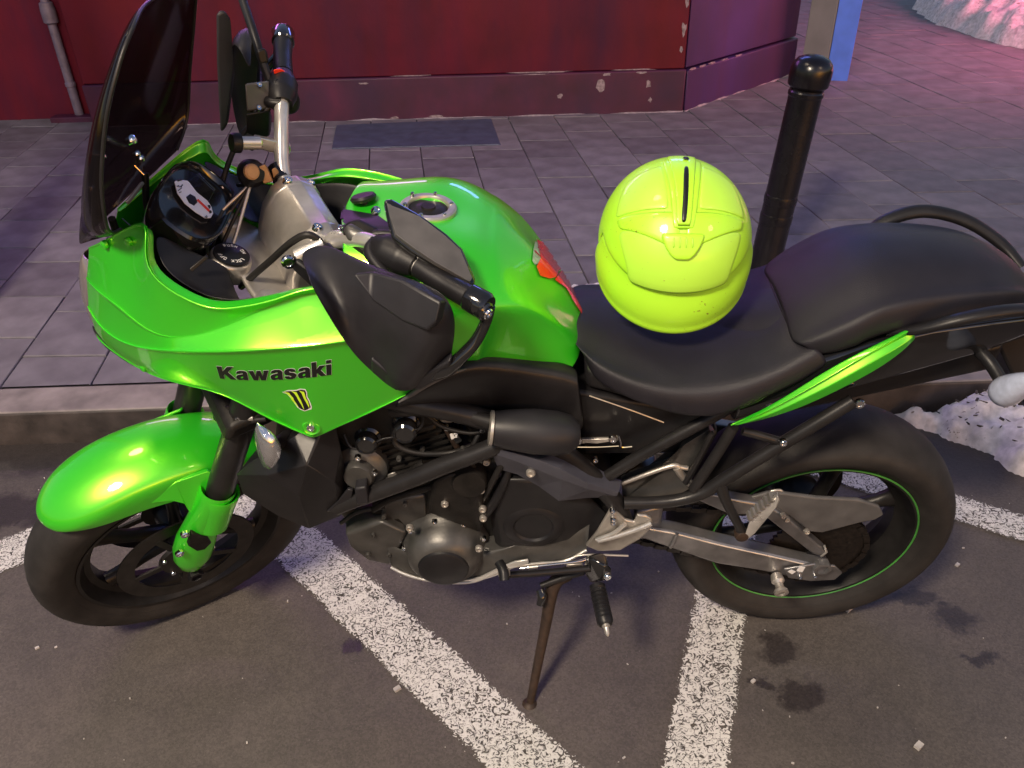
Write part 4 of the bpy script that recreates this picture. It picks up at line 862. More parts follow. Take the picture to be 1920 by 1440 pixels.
# wings joining the fender to the fork legs
for s in (-1, 1):
    ar = [(-0.0106, -0.08, 0.5876), (0.0607, -0.082, 0.6137), (0.1213, -0.085, 0.6086), (0.1286, -0.095, 0.6007), (0.1076, -0.105, 0.5631), (0.0729, -0.105, 0.527), (0.0554, -0.103, 0.5243), (0.0554, -0.098, 0.5558), (0.0377, -0.09, 0.5732), (0.0187, -0.085, 0.581)]
    plate('fender_wing', [(p[0], p[1] if s == -1 else -p[1], p[2]) for p in ar], MT['green'], B, th=(0, -s*0.008, 0), f=st, bevel=0.004, seg=3)
    lathe('fork_protector', (forkx(0.545), s*0.105, 0.545), FD, [(0.036, -0.09), (0.038, -0.02), (0.0395, 0.012), (0.038, 0.016), (0.034, 0.012), (0.033, -0.03)], MT['green'], B, n=30, f=st)

def between(a, b, t): return [tuple(x+(y-x)*t for x, y in zip(p, q)) for p, q in zip(a, b)]
# ---- half fairing
R0_ = [(0.0995, -0.06, 1.068), (0.1598, -0.095, 1.104), (0.245, -0.135, 1.154), (0.2481, -0.165, 1.122), (0.2622, -0.185, 1.087), (0.3198, -0.198, 1.052), (0.3674, -0.2, 1.049), (0.4324, -0.197, 1.059), (0.4851, -0.188, 1.072), (0.5711, -0.175, 1.057), (0.6316, -0.165, 1.034), (0.6861, -0.155, 1.011)]
Rm = [(0.1042, -0.05, 1.066), (0.161, -0.085, 1.102), (0.2454, -0.12, 1.141), (0.2514, -0.15, 1.116), (0.2671, -0.168, 1.088), (0.3204, -0.18, 1.055), (0.3666, -0.182, 1.052), (0.429, -0.18, 1.061), (0.4797, -0.172, 1.068), (0.5692, -0.158, 1.06), (0.6309, -0.15, 1.042), (0.6858, -0.14, 1.021)]
R1_ = [(0.0711, -0.05, 1.007), (0.1056, -0.09, 1.008), (0.1574, -0.133, 1.006), (0.195, -0.16, 0.9928), (0.2475, -0.184, 0.9851), (0.3212, -0.192, 1.003), (0.3779, -0.193, 1.027), (0.4376, -0.188, 1.048), (0.4943, -0.182, 1.059), (0.5713, -0.173, 1.032), (0.629, -0.165, 1.01), (0.6842, -0.155, 0.9857)]
R2_ = [(0.0554, -0.055, 0.9547), (0.089, -0.095, 0.9414), (0.1374, -0.135, 0.9403), (0.1932, -0.168, 0.9501), (0.2603, -0.2, 0.9692), (0.3322, -0.221, 0.9837), (0.393, -0.229, 0.9921), (0.4618, -0.228, 0.9961), (0.4898, -0.226, 0.998), (0.5608, -0.216, 1.001), (0.6228, -0.2, 0.9954), (0.6839, -0.172, 0.9673)]
R3_ = [(0.0482, -0.055, 0.9176), (0.0833, -0.09, 0.8978), (0.1332, -0.125, 0.8938), (0.1906, -0.157, 0.8986), (0.2512, -0.184, 0.9112), (0.3186, -0.203, 0.9184), (0.3876, -0.212, 0.9137), (0.4514, -0.212, 0.9069), (0.4757, -0.212, 0.9098), (0.555, -0.202, 0.913), (0.6232, -0.19, 0.9292), (0.6808, -0.168, 0.9264)]
R4_ = [(0.0426, -0.05, 0.8871), (0.0831, -0.083, 0.878), (0.1434, -0.118, 0.863), (0.1968, -0.143, 0.8607), (0.2484, -0.163, 0.8618), (0.3051, -0.18, 0.8557), (0.369, -0.19, 0.8128), (0.4257, -0.196, 0.7825), (0.4456, -0.196, 0.7821), (0.5325, -0.19, 0.8245), (0.6062, -0.178, 0.8589), (0.6778, -0.162, 0.8889)]
fair = {}
for s in (-1, 1):
    rows = [Rm, between(Rm, R0_, 0.9), R0_, between(R0_, R1_, 0.08), between(R0_, R1_, 0.94), R1_, between(R1_, R2_, 0.06), between(R1_, R2_, 0.90), R2_, between(R2_, R3_, 0.10), R3_, between(R3_, R4_, 0.95), R4_]
    rows = [[p if s == -1 else mir(p) for p in r] for r in rows]
    fair[s] = obj('side_fairing', grid_bm(rows, ident, mirror=(s == -1), sh=0.4), MT['green'], B, solid=0.004, sub=2)
    sc = [(0.4343, -0.197, 0.7985)][0]; sc = (sc[0], s*0.199, sc[2])
    lathe('fairing_grommet', sc, (0, s, 0.15), [(0.015, -0.003), (0.0155, 0.001), (0.013, 0.003), (0.010, 0.001)], MT['green'], fair[s], n=24)
    bolt(fair[s], (sc[0], s*0.2005, sc[2]+0.002), (0, s, 0.15), 0.008)
for p in [(0.1503, -0.094, 1.097), (0.2047, -0.122, 1.118), (0.1478, -0.122, 0.8722)]:
    for s in (-1, 1): lathe('fairing_screw', (p[0], p[1]*-s-0.002*-s, p[2]), (-0.6, s*0.8, 0.1), [(0.007, -0.002), (0.007, 0.003), (0.004, 0.005), (0.0005, 0.005)], MT['green'], fair[s], n=14)
# headlight between the panels
rows = []
for (z, u, yw) in ((1.028, 0.052, 0.045), (1.01, 0.040, 0.062), (0.975, 0.028, 0.072), (0.93, 0.020, 0.074), (0.885, 0.022, 0.072), (0.845, 0.035, 0.064), (0.825, 0.050, 0.05)):
    rows.append([(u+0.055*(abs(t)**2.2), yw*t, z) for t in (-1, -0.8, -0.5, -0.2, 0, 0.2, 0.5, 0.8, 1)])
obj('headlight', grid_bm(rows), MT['headlens'], B, sub=1, solid=0.004)
hull('headlight_shell', [(0.085, yy, z) for yy in (-0.045, 0.045) for z in (0.86, 0.99)]+[(0.19, yy, z) for yy in (-0.07, 0.07) for z in (0.86, 0.97)], MT['black'], B, bevel=0.02)
# black lower lip under the nose
rows = [[(0.0399, -0.045, 0.916), (0.0655, -0.078, 0.8944), (0.1164, -0.108, 0.8753), (0.1747, -0.13, 0.8619), (0.2194, -0.145, 0.8585)], [(0.029, -0.04, 0.8867), (0.0658, -0.07, 0.8643), (0.1079, -0.095, 0.8502), (0.1558, -0.115, 0.8469), (0.2114, -0.135, 0.8414)], [(0.0146, 0, 0.8085), (0.0393, 0, 0.7925), (0.0617, 0, 0.7685), (0.0961, 0, 0.7478), (0.1414, 0, 0.7266)]]
for s in (-1, 1):
    obj('nose_lip', grid_bm([[p if s == -1 else mir(p) for p in r] for r in rows], mirror=(s == -1)), MT['black'], B, solid=0.004, sub=2)
# black inner panels of the cockpit
I0 = [(0.2443, -0.117, 1.139), (0.2514, -0.147, 1.114), (0.2671, -0.165, 1.086), (0.3201, -0.176, 1.052), (0.3665, -0.178, 1.049), (0.4271, -0.176, 1.056), (0.4793, -0.168, 1.061), (0.5503, -0.155, 1.044)]
I2 = [(0.3081, -0.085, 1.114), (0.3189, -0.105, 1.102), (0.3272, -0.125, 1.081), (0.3427, -0.14, 1.062), (0.3776, -0.15, 1.044), (0.4281, -0.15, 1.05), (0.4797, -0.14, 1.052), (0.5457, -0.13, 1.037)]
I2 = [(p[0]+0.01, p[1]+0.02, p[2]-0.075) for p in I2]
I1 = [(p[0], p[1], p[2]-0.012) for p in between(I0, I2, 0.45)]
for s in (-1, 1):
    obj('inner_panel', grid_bm([[p if s == -1 else mir(p) for p in r] for r in (I0, I1, I2)], mirror=(s == 1)), MT['black'], B, solid=0.003, sub=2)
    plate('stay_bar', [p if s == -1 else mir(p) for p in [(0.2873, -0.135, 1.075), (0.3089, -0.115, 1.085), (0.3117, -0.115, 1.08), (0.2897, -0.135, 1.069)]], MT['black'], B, th=(0, 0.006, 0), bevel=0.001)
hull('cockpit_tray', [(0.13, -0.07, 0.95), (0.13, 0.07, 0.95), (0.20, -0.11, 0.92), (0.20, 0.11, 0.92), (0.17, -0.08, 1.02), (0.17, 0.08, 1.02), (0.26, -0.10, 0.90), (0.26, 0.10, 0.90)], MT['black'], B, bevel=0.01)
# ---- instrument panel
DN = V3(0.72, 0, 0.69).normalized(); DU = V3(-0.69, 0, 0.72).normalized()
dc = V3(0.268, 0, 1.116)
rows = []
for (h, k) in ((-0.075, 0.55), (-0.05, 0.9), (-0.02, 1.0), (0.002, 1.0), (0.006, 0.96), (0.003, 0.91), (-0.004, 0.88)):
    rows.append([dc+DN*h+Y*(0.098*k*(abs(math.cos(a))**0.75)*(1 if math.cos(a) >= 0 else -1))+DU*(0.058*k*(abs(math.sin(a))**0.75)*(1 if math.sin(a) >= 0 else -1)) for a in [2*PI*j/32 for j in range(32)]])
bm = grid_bm(rows, close=True); fill_ends(bm)
ds = obj('instrument_panel', bm, MT['gloss'], B, ang=40)
def dpl(name, pts, m, h, t=0.002, par=None, bevel=0.0004): return plate(name, [Vector(p)+DN*h for p in pts], m, par or ds, th=DN*-t, bevel=bevel, smooth=False)
dial = [(0.2397, 0.0067, 1.146), (0.2418, 0.0199, 1.143), (0.2499, 0.0305, 1.135), (0.2529, 0.0291, 1.132), (0.2639, 0.0196, 1.12), (0.2787, 0.0173, 1.105), (0.2851, 0.0099, 1.098), (0.2899, -0.0023, 1.093), (0.2901, -0.0156, 1.093), (0.2856, -0.0253, 1.098), (0.2741, -0.0274, 1.11), (0.2597, -0.0249, 1.125), (0.2477, -0.013, 1.137)]
dpl('dial_face', dial, MT['dial'], 0.003)
dpl('dial_centre', [(0.2575, -0.0101, 1.127), (0.259, 0.0032, 1.125), (0.2653, 0.0046, 1.119), (0.27, -0.0041, 1.114), (0.2689, -0.0165, 1.115), (0.2629, -0.019, 1.121)], MT['sticker'], 0.0042)
dpl('needle', [(0.2679, -0.0009, 1.116), (0.2688, 0.0041, 1.115), (0.2851, -0.0023, 1.098), (0.285, -0.0077, 1.098)], MT['needle'], 0.0048, 0.001)
for q in ([(0.2807, 0.0053, 1.103), (0.2824, 0.0101, 1.101), (0.2847, 0.0056, 1.099), (0.2838, 0.0005, 1.099)], [(0.2844, -0.0053, 1.099), (0.2861, -0.0005, 1.097), (0.2882, -0.0037, 1.095), (0.2868, -0.0096, 1.096)], [(0.2406, 0.0139, 1.145), (0.2436, 0.0234, 1.141), (0.2453, 0.0215, 1.14), (0.2419, 0.0111, 1.143)]): dpl('warning_lamp', q, MT['sticker'], 0.0044, 0.001)
bm = bmesh.new()
for a, b in (((0.2474, -0.003, 1.144), (0.2479, 0.0033, 1.143)), ((0.2479, 0.0033, 1.143), (0.2495, -0.0007, 1.142)), ((0.2501, 0.0022, 1.141), (0.2515, 0.0103, 1.14)), ((0.2513, 0.0028, 1.14), (0.2507, 0.0106, 1.141)), ((0.2506, -0.0109, 1.141), (0.252, 0.0024, 1.139)), ((0.2527, -0.0139, 1.139), (0.2536, -0.0069, 1.137)), ((0.2873, -0.0269, 1.102), (0.2884, -0.0198, 1.101)), ((0.2888, -0.0276, 1.101), (0.2894, -0.0214, 1.1))):
    d = (Vector(b)-Vector(a)); boxbm(bm, (Vector(a)+Vector(b))/2, (d.normalized(), DN.cross(d.normalized()), DN), (d.length, 0.001, 0.0006))
obj('dial_marks', bm, MT['sticker'], ds, smooth=False)
dpl('display', [(0.2514, 0.0298, 1.133), (0.2554, 0.0714, 1.129), (0.2781, 0.0636, 1.105), (0.2792, 0.0182, 1.104), (0.2643, 0.0205, 1.12)], MT['gloss'], 0.0025)
bm = bmesh.new()
for a, b in (((0.258, 0.0653, 1.132), (0.2817, 0.0559, 1.107)), ((0.2817, 0.0559, 1.107), (0.2822, 0.0133, 1.107))):
    d = (Vector(b)-Vector(a)); boxbm(bm, (Vector(a)+Vector(b))/2, (d.normalized(), DN.cross(d.normalized()), DN), (d.length, 0.0014, 0.001))
obj('display_edge', bm, MT['chrome'], ds, smooth=False)
hull('dash_stalk', [dc+DN*-0.07+Y*a+DU*b for a in (-0.05, 0.05) for b in (-0.03, 0.03)]+[V3(0.16, a, 0.98) for a in (-0.06, 0.06)]+[V3(0.24, a, 0.98) for a in (-0.06, 0.06)], MT['black'], B, bevel=0.01)
# ---- smoked screen
Cc = [(0.048, 1.038), (0.068, 1.078), (0.105, 1.14), (0.165, 1.235), (0.220, 1.32), (0.268, 1.387), (0.288, 1.415), (0.298, 1.424)]
Ee = [(0.205, 0.132, 1.144), (0.210, 0.168, 1.160), (0.220, 0.188, 1.190), (0.240, 0.194, 1.255), (0.272, 0.186, 1.335), (0.300, 0.160, 1.395), (0.312, 0.125, 1.422), (0.304, 0.06, 1.428)]
rows = []
for (cu, cz), (eu_, ew_, ez_), bl in zip(Cc, Ee, (1, 0.7, 0.35, 0.1, 0, 0, 0, 0)):
    row = []
    for t in (-1, -0.85, -0.65, -0.4, -0.18, 0, 0.18, 0.4, 0.65, 0.85, 1):
        th = abs(t)*PI/2*0.94; k = 1-math.cos(th); k /= (1-math.cos(PI/2*0.94)); k = k*(1-bl)+bl*math.sin(th)/math.sin(PI/2*0.94); y = ew_*math.sin(th)/math.sin(PI/2*0.94)
        row.append((cu+(eu_-cu)*k, y if t >= 0 else -y, cz+(ez_-cz)*k))
    rows.append(row)
sc_ = obj('windscreen', grid_bm(rows, sh=0.2), MT['smoke'], B, solid=0.004, sub=2)
for s in (0, -1):
    tube('screen_edge', [r[s] for r in rows]+[rows[-1][5]]*(s == 0), 0.0026, MT['frame'], sc_, n=8)
for p in [(0.1437, 0, 1.196), (0.1081, 0, 1.143), (0.2844, -0.168, 1.297), (0.1496, 0.1, 1.152), (0.1534, 0.1, 1.144)]:
    lathe('screen_bolt', (p[0], p[1], p[2]), (0.8, -0.3, 0.4), [(0.006, -0.004), (0.006, 0.004), (0.003, 0.006), (0.0005, 0.006)], MT['chrome'], sc_, n=12)
for s in (-1, 1):
    tube('screen_stay', [(0.16, s*0.05, 1.00), (0.155, s*0.06, 1.07), (0.165, s*0.075, 1.13)], 0.006, MT['black'], B, n=8)
plate('screen_bracket', [(0.1538, 0, 1.118), (0.1631, 0.05, 1.126), (0.165, 0.05, 1.121), (0.1553, 0, 1.112)], MT['alloy'], B, th=(0.004, 0.004, 0), bevel=0.001)
for a, b in (([(0.1642, 0.05, 1.156), (0.1744, 0.05, 1.139)]), ([(0.1781, -0.07, 1.127), (0.1953, -0.08, 1.115)]), ([(0.1647, -0.07, 1.107), (0.1728, -0.075, 1.103)])):
    tube('trim_wire', [a, b], 0.0012, MT['chrome'], B, n=6)

# ---- tank
def eval_bvh(o):
    dg = bpy.context.evaluated_depsgraph_get(); oe = o.evaluated_get(dg); me = oe.to_mesh()
    t = BVHTree.FromPolygons([v.co.copy() for v in me.vertices], [tuple(p.vertices) for p in me.polygons]); oe.to_mesh_clear(); return t
TK = []
T0 = [(0.4999, 0, 1.089), (0.5526, 0, 1.093), (0.6136, 0, 1.095), (0.6652, 0, 1.091), (0.7121, 0, 1.077), (0.7592, 0, 1.052), (0.8118, 0, 1.01), (0.8595, 0, 0.9491), (0.8915, 0, 0.8974), (0.9052, 0, 0.8581)]
T1 = [(0.5113, -0.06, 1.1), (0.562, -0.065, 1.099), (0.6209, -0.07, 1.099), (0.6702, -0.07, 1.093), (0.7151, -0.07, 1.078), (0.7601, -0.065, 1.049), (0.8066, -0.055, 1.001), (0.8487, -0.045, 0.9429), (0.8831, -0.036, 0.8927), (0.9014, -0.03, 0.8583)]
T2 = [(0.5174, -0.11, 1.087), (0.5668, -0.115, 1.085), (0.6248, -0.125, 1.085), (0.6733, -0.13, 1.08), (0.7167, -0.13, 1.062), (0.7605, -0.122, 1.035), (0.8016, -0.105, 0.9969), (0.8411, -0.085, 0.9467), (0.8758, -0.068, 0.8998), (0.8981, -0.052, 0.8601)]
T3 = [(0.5161, -0.14, 1.049), (0.566, -0.15, 1.045), (0.6242, -0.162, 1.044), (0.673, -0.17, 1.041), (0.7127, -0.172, 1.032), (0.7483, -0.166, 1.017), (0.7929, -0.14, 0.9952), (0.836, -0.108, 0.9475), (0.8712, -0.088, 0.8959), (0.8933, -0.072, 0.8559)]
T4 = [(0.5108, -0.15, 1.006), (0.5616, -0.16, 1.002), (0.6203, -0.17, 1), (0.67, -0.176, 0.9986), (0.7108, -0.176, 0.9948), (0.7513, -0.162, 0.9896), (0.7924, -0.135, 0.9558), (0.8361, -0.112, 0.9198), (0.8695, -0.096, 0.8757), (0.8891, -0.085, 0.8486)]
T5 = [(0.5005, -0.15, 0.9428), (0.553, -0.157, 0.9419), (0.6137, -0.165, 0.9417), (0.6649, -0.168, 0.9409), (0.7055, -0.166, 0.9407), (0.7402, -0.148, 0.9278), (0.7916, -0.132, 0.9005), (0.8362, -0.118, 0.8768), (0.8641, -0.106, 0.851), (0.8793, -0.1, 0.8421)]
T6 = [(0.4866, -0.14, 0.8668), (0.5408, -0.145, 0.8642), (0.6047, -0.15, 0.8708), (0.6588, -0.153, 0.8781), (0.6963, -0.152, 0.8847), (0.7278, -0.145, 0.8851), (0.7732, -0.135, 0.87), (0.818, -0.125, 0.8524), (0.8503, -0.115, 0.8361), (0.8663, -0.108, 0.8273)]
tr = []
for q, T_ in enumerate((T0, T1, T2, T3, T4, T5, T6)):
    mid = between(T_[4:5], T_[5:6], 0.62)[0]
    if q in (3, 4, 5): mid = (mid[0], T_[4][1]*0.93+T_[5][1]*0.07, mid[2])
    tr.append(T_[:5]+[mid]+T_[5:])
rows = [r for r in tr[::-1]]+[[mir(p) for p in r] for r in tr[1:]]
bm = grid_bm(rows, sh=0.5)
tank = obj('fuel_tank', bm, MT['green'], B, sub=2, solid=0.003)
# filler cap ring and dark lid
fc = Vector((0.6423, -0.012, 1.086)); FN = V3(0.16, 0, 0.98).normalized()
bpy.context.view_layer.update(); tb = eval_bvh(tank)
h_, n_, i_, d_ = tb.ray_cast(V3(fc.x, 0, 2), V3(0, 0, -1)); fc = h_+V3(0, 0, 0.001); FN = n_ if n_.z > 0 else -n_
cap_ = lathe('filler_ring', fc-FN*0.002, FN, [(0.046, -0.006), (0.046, 0.004), (0.043, 0.0065), (0.034, 0.0065), (0.032, 0.003), (0.032, -0.004)], MT['alloy'], B, n=40, capped=False)
lathe('filler_lid', fc-FN*0.002, FN, [(0.032, 0.0005), (0.030, 0.002), (0.012, 0.003), (0.011, 0.006), (0.001, 0.006)], MT['engine'], cap_, n=36)
for k in range(6):
    a = 2*PI*k/6+0.3; bolt(cap_, fc+FN*0.0045+V3(0.98, 0, -0.18)*0.0385*math.cos(a)+Y*0.0385*math.sin(a), FN, 0.0035)
# red tank pad in scales, and a scuffed clear pad
bpy.context.view_layer.update()
tb = eval_bvh(tank)
def flat_fill(bm, pts):
    from mathutils.geometry import tessellate_polygon
    vs = [bm.verts.new(p) for p in pts]
    for t in tessellate_polygon([[Vector(p) for p in pts]]):
        try: bm.faces.new([vs[i] for i in t])
        except ValueError: pass
def drape(name, pts, m, parent, tree, direction, lift=0.0015, sub=4, back=0.25, double=0.0):
    """lay a flat outline onto a curved panel: every point is dropped along `direction`"""
    d = Vector(direction).normalized(); bm = bmesh.new()
    flat_fill(bm, pts)
    for _ in range(sub): bmesh.ops.subdivide_edges(bm, edges=[e for e in bm.edges if e.calc_length() > 0.006], cuts=1); bmesh.ops.triangulate(bm, faces=bm.faces)
    for v in bm.verts:
        h, n, i, dist = tree.ray_cast(v.co-d*back, d)
        if h is None:
            h, n, i, dist = tree.find_nearest(v.co)
        if n.dot(d) > 0: n = -n
        v.co = h+n*lift
    return obj(name, bm, m, parent)
PD = V3(0.03, 0.84, -0.54)
for q in ([(0.8137, 0, 1.036), (0.8297, 0, 1.027), (0.8551, 0, 0.9947), (0.8706, 0.01, 0.9675), (0.854, -0.012, 0.9801), (0.8474, -0.022, 0.9718), (0.8364, -0.028, 0.9739), (0.821, -0.032, 0.9823), (0.815, -0.022, 0.9939), (0.8223, -0.012, 1.005)], [(0.8568, -0.01, 0.9744), (0.8734, 0.01, 0.9652), (0.8849, 0.005, 0.9407), (0.8912, -0.005, 0.9284), (0.8755, -0.018, 0.9378), (0.8658, -0.024, 0.9499), (0.8453, -0.03, 0.9719), (0.8481, -0.026, 0.9734)], [(0.8838, 0, 0.9375), (0.8977, 0.005, 0.9179), (0.9069, 0, 0.8889), (0.9084, -0.005, 0.8666), (0.8957, -0.015, 0.8861), (0.8756, -0.02, 0.9269), (0.8737, -0.016, 0.9376)]):
    drape('tank_pad', q+[], MT['red'], tank, tb, PD, 0.003)
drape('clear_pad', [(0.8119, -0.005, 1.034), (0.8173, 0, 1.031), (0.8234, -0.005, 1.015), (0.8259, -0.01, 1.006), (0.8186, -0.02, 0.9988), (0.8123, -0.025, 1), (0.8088, -0.02, 1.004), (0.8099, -0.01, 1.019)], MT['clearpad'], tank, tb, PD, 0.002)
drape('tank_trim', [(0.4528, 0.02, 1.091), (0.4958, 0.02, 1.084), (0.5242, 0, 1.089), (0.564, 0, 1.08), (0.5956, -0.03, 1.075), (0.5803, -0.05, 1.072), (0.548, -0.05, 1.073), (0.5149, -0.05, 1.079), (0.4751, -0.02, 1.077)], MT['black'], tank, tb, PD, 0.004)
# ---- lettering and claw emblem on the fairing
fb = eval_bvh(fair[-1]); fbr = eval_bvh(fair[1])
SD = V3(0, 1, 0)
def arcp(cx, cy, rx, ry, a0, a1, n): return [(cx+rx*math.cos(math.radians(a0+(a1-a0)*i/n)), cy+ry*math.sin(math.radians(a0+(a1-a0)*i/n))) for i in range(n+1)]
# heavy sans letters, cell height 1 (x-height 0.72); each is a list of simple outlines
GL_ = {
 'K': (0.86, [[(0, 0), (0.26, 0), (0.26, 0.30), (0.34, 0.40), (0.58, 0), (0.90, 0), (0.53, 0.58), (0.88, 1), (0.56, 1), (0.26, 0.62), (0.26, 1), (0, 1)]]),
 'a': (0.66, [[(0.04, 0.50), (0.28, 0.50), (0.30, 0.55), (0.36, 0.565), (0.385, 0.53), (0.385, 0.46), (0.16, 0.41), (0.04, 0.33), (0.01, 0.20), (0.04, 0.07), (0.14, -0.01), (0.26, 0.0), (0.39, 0.07), (0.40, 0), (0.64, 0), (0.62, 0.08), (0.62, 0.55), (0.57, 0.66), (0.45, 0.72), (0.26, 0.72), (0.11, 0.66)]]),
 'w': (1.02, [[(0.0, 0.71), (0.25, 0.71), (0.335, 0.30), (0.41, 0.71), (0.61, 0.71), (0.69, 0.30), (0.77, 0.71), (1.02, 0.71), (0.82, 0), (0.58, 0), (0.51, 0.36), (0.44, 0), (0.20, 0)]]),
 's': (0.62, [[(0.58, 0.50), (0.34, 0.50), (0.32, 0.555), (0.26, 0.55), (0.25, 0.51), (0.30, 0.47), (0.48, 0.42), (0.58, 0.34), (0.60, 0.20), (0.54, 0.06), (0.40, -0.01), (0.20, -0.01), (0.06, 0.06), (0.0, 0.22), (0.24, 0.22), (0.26, 0.15), (0.33, 0.15), (0.345, 0.20), (0.29, 0.245), (0.10, 0.30), (0.02, 0.39), (0.01, 0.53), (0.07, 0.65), (0.19, 0.72), (0.40, 0.72), (0.53, 0.65)]]),
 'k': (0.66, [[(0, 0), (0.24, 0), (0.24, 0.20), (0.28, 0.25), (0.42, 0), (0.69, 0), (0.43, 0.42), (0.67, 0.71), (0.38, 0.71), (0.24, 0.50), (0.24, 1), (0, 1)]]),
 'i': (0.26, [[(0, 0), (0.24, 0), (0.24, 0.71), (0, 0.71)], [(0, 0.80), (0.24, 0.80), (0.24, 1), (0, 1)]]),
}
TXT = 'Kawasaki'; gap = 0.035
tw = sum(GL_[c][0] for c in TXT)+gap*(len(TXT)-1)
pa, pb, pc = Vector((0.309, -0.21, 0.9101)), Vector((0.4936, -0.215, 0.9276)), Vector((0.3146, -0.21, 0.9409))
exx = (pb-pa)/tw; ezz = (pc-pa)*1.12
def letters(tree, flip, m, lift, name, grow=0.0):
    bm = bmesh.new(); x = 0.0
    for c in TXT:
        for poly in GL_[c][1]:
            g = poly
            if grow:
                n = len(g); gg = []
                for i in range(n):
                    a, b, d = Vector(g[i-1]), Vector(g[i]), Vector(g[(i+1) % n]); e1 = (b-a).normalized(); e2 = (d-b).normalized()
                    nn = Vector((e1.y+e2.y, -e1.x-e2.x)); nn = nn.normalized() if nn.length > 1e-6 else Vector((e1.y, -e1.x)); gg.append(tuple(b+nn*grow))
                area = sum(g[i-1][0]*g[i][1]-g[i][0]*g[i-1][1] for i in range(n))
                if area < 0: gg = [tuple(2*Vector(a)-Vector(b)) for a, b in zip(g, gg)]
                g = gg
            flat_fill(bm, [pa+exx*(x+q[0])+ezz*q[1] for q in g])
        x += GL_[c][0]+gap
    bmesh.ops.triangulate(bm, faces=bm.faces)
    for _ in range(5):
        bmesh.ops.subdivide_edges(bm, edges=[e for e in bm.edges if e.calc_length() > 0.0032], cuts=1); bmesh.ops.triangulate(bm, faces=bm.faces)
    for v in bm.verts:
        p = v.co.copy()
        if flip: p.x = 2*(pa.x+pb.x)/2-p.x; 
        o = V3(p.x, 0.6*(1 if flip else -1), p.z)
        h, n, i, dist = tree.ray_cast(o, V3(0, -1 if flip else 1, 0))
        if h is None: h, n, i, dist = tree.find_nearest(p)
        v.co = h+V3(0, lift if flip else -lift, 0)
    return obj(name, bm, m, fair[1 if flip else -1])
letters(fb, False, MT['white'], 0.0005, 'letter_outline', 0.020)
letters(fb, False, MT['sticker'], 0.0011, 'lettering')
letters(fbr, True, MT['sticker'], 0.0020, 'lettering')
# counters of the three a's, in paint colour
def sticker(pts, m, lift, name, tree=None, sub=5):
    bm = bmesh.new(); flat_fill(bm, pts)
    for _ in range(sub): bmesh.ops.subdivide_edges(bm, edges=[e for e in bm.edges if e.calc_length() > 0.0035], cuts=1); bmesh.ops.triangulate(bm, faces=bm.faces)
    for v in bm.verts:
        h, n, i, dist = fb.ray_cast(V3(v.co.x, -0.6, v.co.z), SD)
        if h is None: h, n, i, dist = fb.find_nearest(v.co)
        v.co = h+V3(0, -lift, 0)
    return obj(name, bm, m, fair[-1])
x = 0
for c in TXT:
    if c == 'a': sticker([pa+exx*(x+q[0])+ezz*q[1] for q in ((0.25, 0.17), (0.30, 0.145), (0.36, 0.18), (0.385, 0.24), (0.385, 0.31), (0.29, 0.27), (0.25, 0.23))], MT['green'], 0.0016, 'letter_counter', sub=4)
    x += GL_[c][0]+gap
sticker([(0.4054, -0.21, 0.8879), (0.4169, -0.21, 0.8934), (0.4307, -0.21, 0.8942), (0.4373, -0.21, 0.8975), (0.4456, -0.21, 0.8962), (0.4467, -0.21, 0.8882), (0.4447, -0.21, 0.8779), (0.4464, -0.21, 0.8686), (0.4468, -0.21, 0.8521), (0.4448, -0.21, 0.8462), (0.4391, -0.21, 0.8439), (0.4323, -0.21, 0.8404), (0.426, -0.21, 0.8441), (0.422, -0.21, 0.8502), (0.4187, -0.21, 0.8644), (0.4163, -0.21, 0.8738), (0.413, -0.21, 0.8831)], MT['white'], 0.0005, 'emblem_border')
sticker([(0.4074, -0.21, 0.889), (0.4172, -0.21, 0.8911), (0.4303, -0.21, 0.892), (0.4377, -0.21, 0.8952), (0.4443, -0.21, 0.894), (0.4447, -0.21, 0.8871), (0.4428, -0.21, 0.8768), (0.4444, -0.21, 0.8674), (0.445, -0.21, 0.8521), (0.4387, -0.21, 0.8463), (0.4328, -0.21, 0.8428), (0.4274, -0.21, 0.8465), (0.4233, -0.21, 0.8525), (0.4207, -0.21, 0.8656), (0.4183, -0.21, 0.8749), (0.415, -0.21, 0.8842)], MT['sticker'], 0.0010, 'emblem_ground')
def claw(c, wd):
    L_ = [V3(p[0]-q*0.5*0.00093, p[1], p[2]+0.2*q*0.00093) for p, q in zip(c, wd)]; R_2 = [V3(p[0]+q*0.5*0.00093, p[1], p[2]-0.2*q*0.00093) for p, q in zip(c, wd)]
    sticker(L_+R_2[::-1], MT['lime'], 0.0015, 'emblem_claw', sub=4)
claw([(0.4134, -0.21, 0.8889), (0.4158, -0.21, 0.8842), (0.4193, -0.21, 0.8761), (0.419, -0.21, 0.8703), (0.4217, -0.21, 0.862), (0.4246, -0.21, 0.8501)], (9, 5.5, 4.2, 5, 3, 0.6))
claw([(0.4258, -0.21, 0.8909), (0.4281, -0.21, 0.8851), (0.4297, -0.21, 0.8759), (0.4302, -0.21, 0.87), (0.4316, -0.21, 0.8595), (0.4326, -0.21, 0.8464)], (9, 5.5, 4.2, 5, 3, 0.6))
claw([(0.4388, -0.21, 0.8918), (0.44, -0.21, 0.8849), (0.44, -0.21, 0.8757), (0.4412, -0.21, 0.8687), (0.442, -0.21, 0.8593), (0.4422, -0.21, 0.851)], (8, 5, 4.2, 5, 3, 0.6))

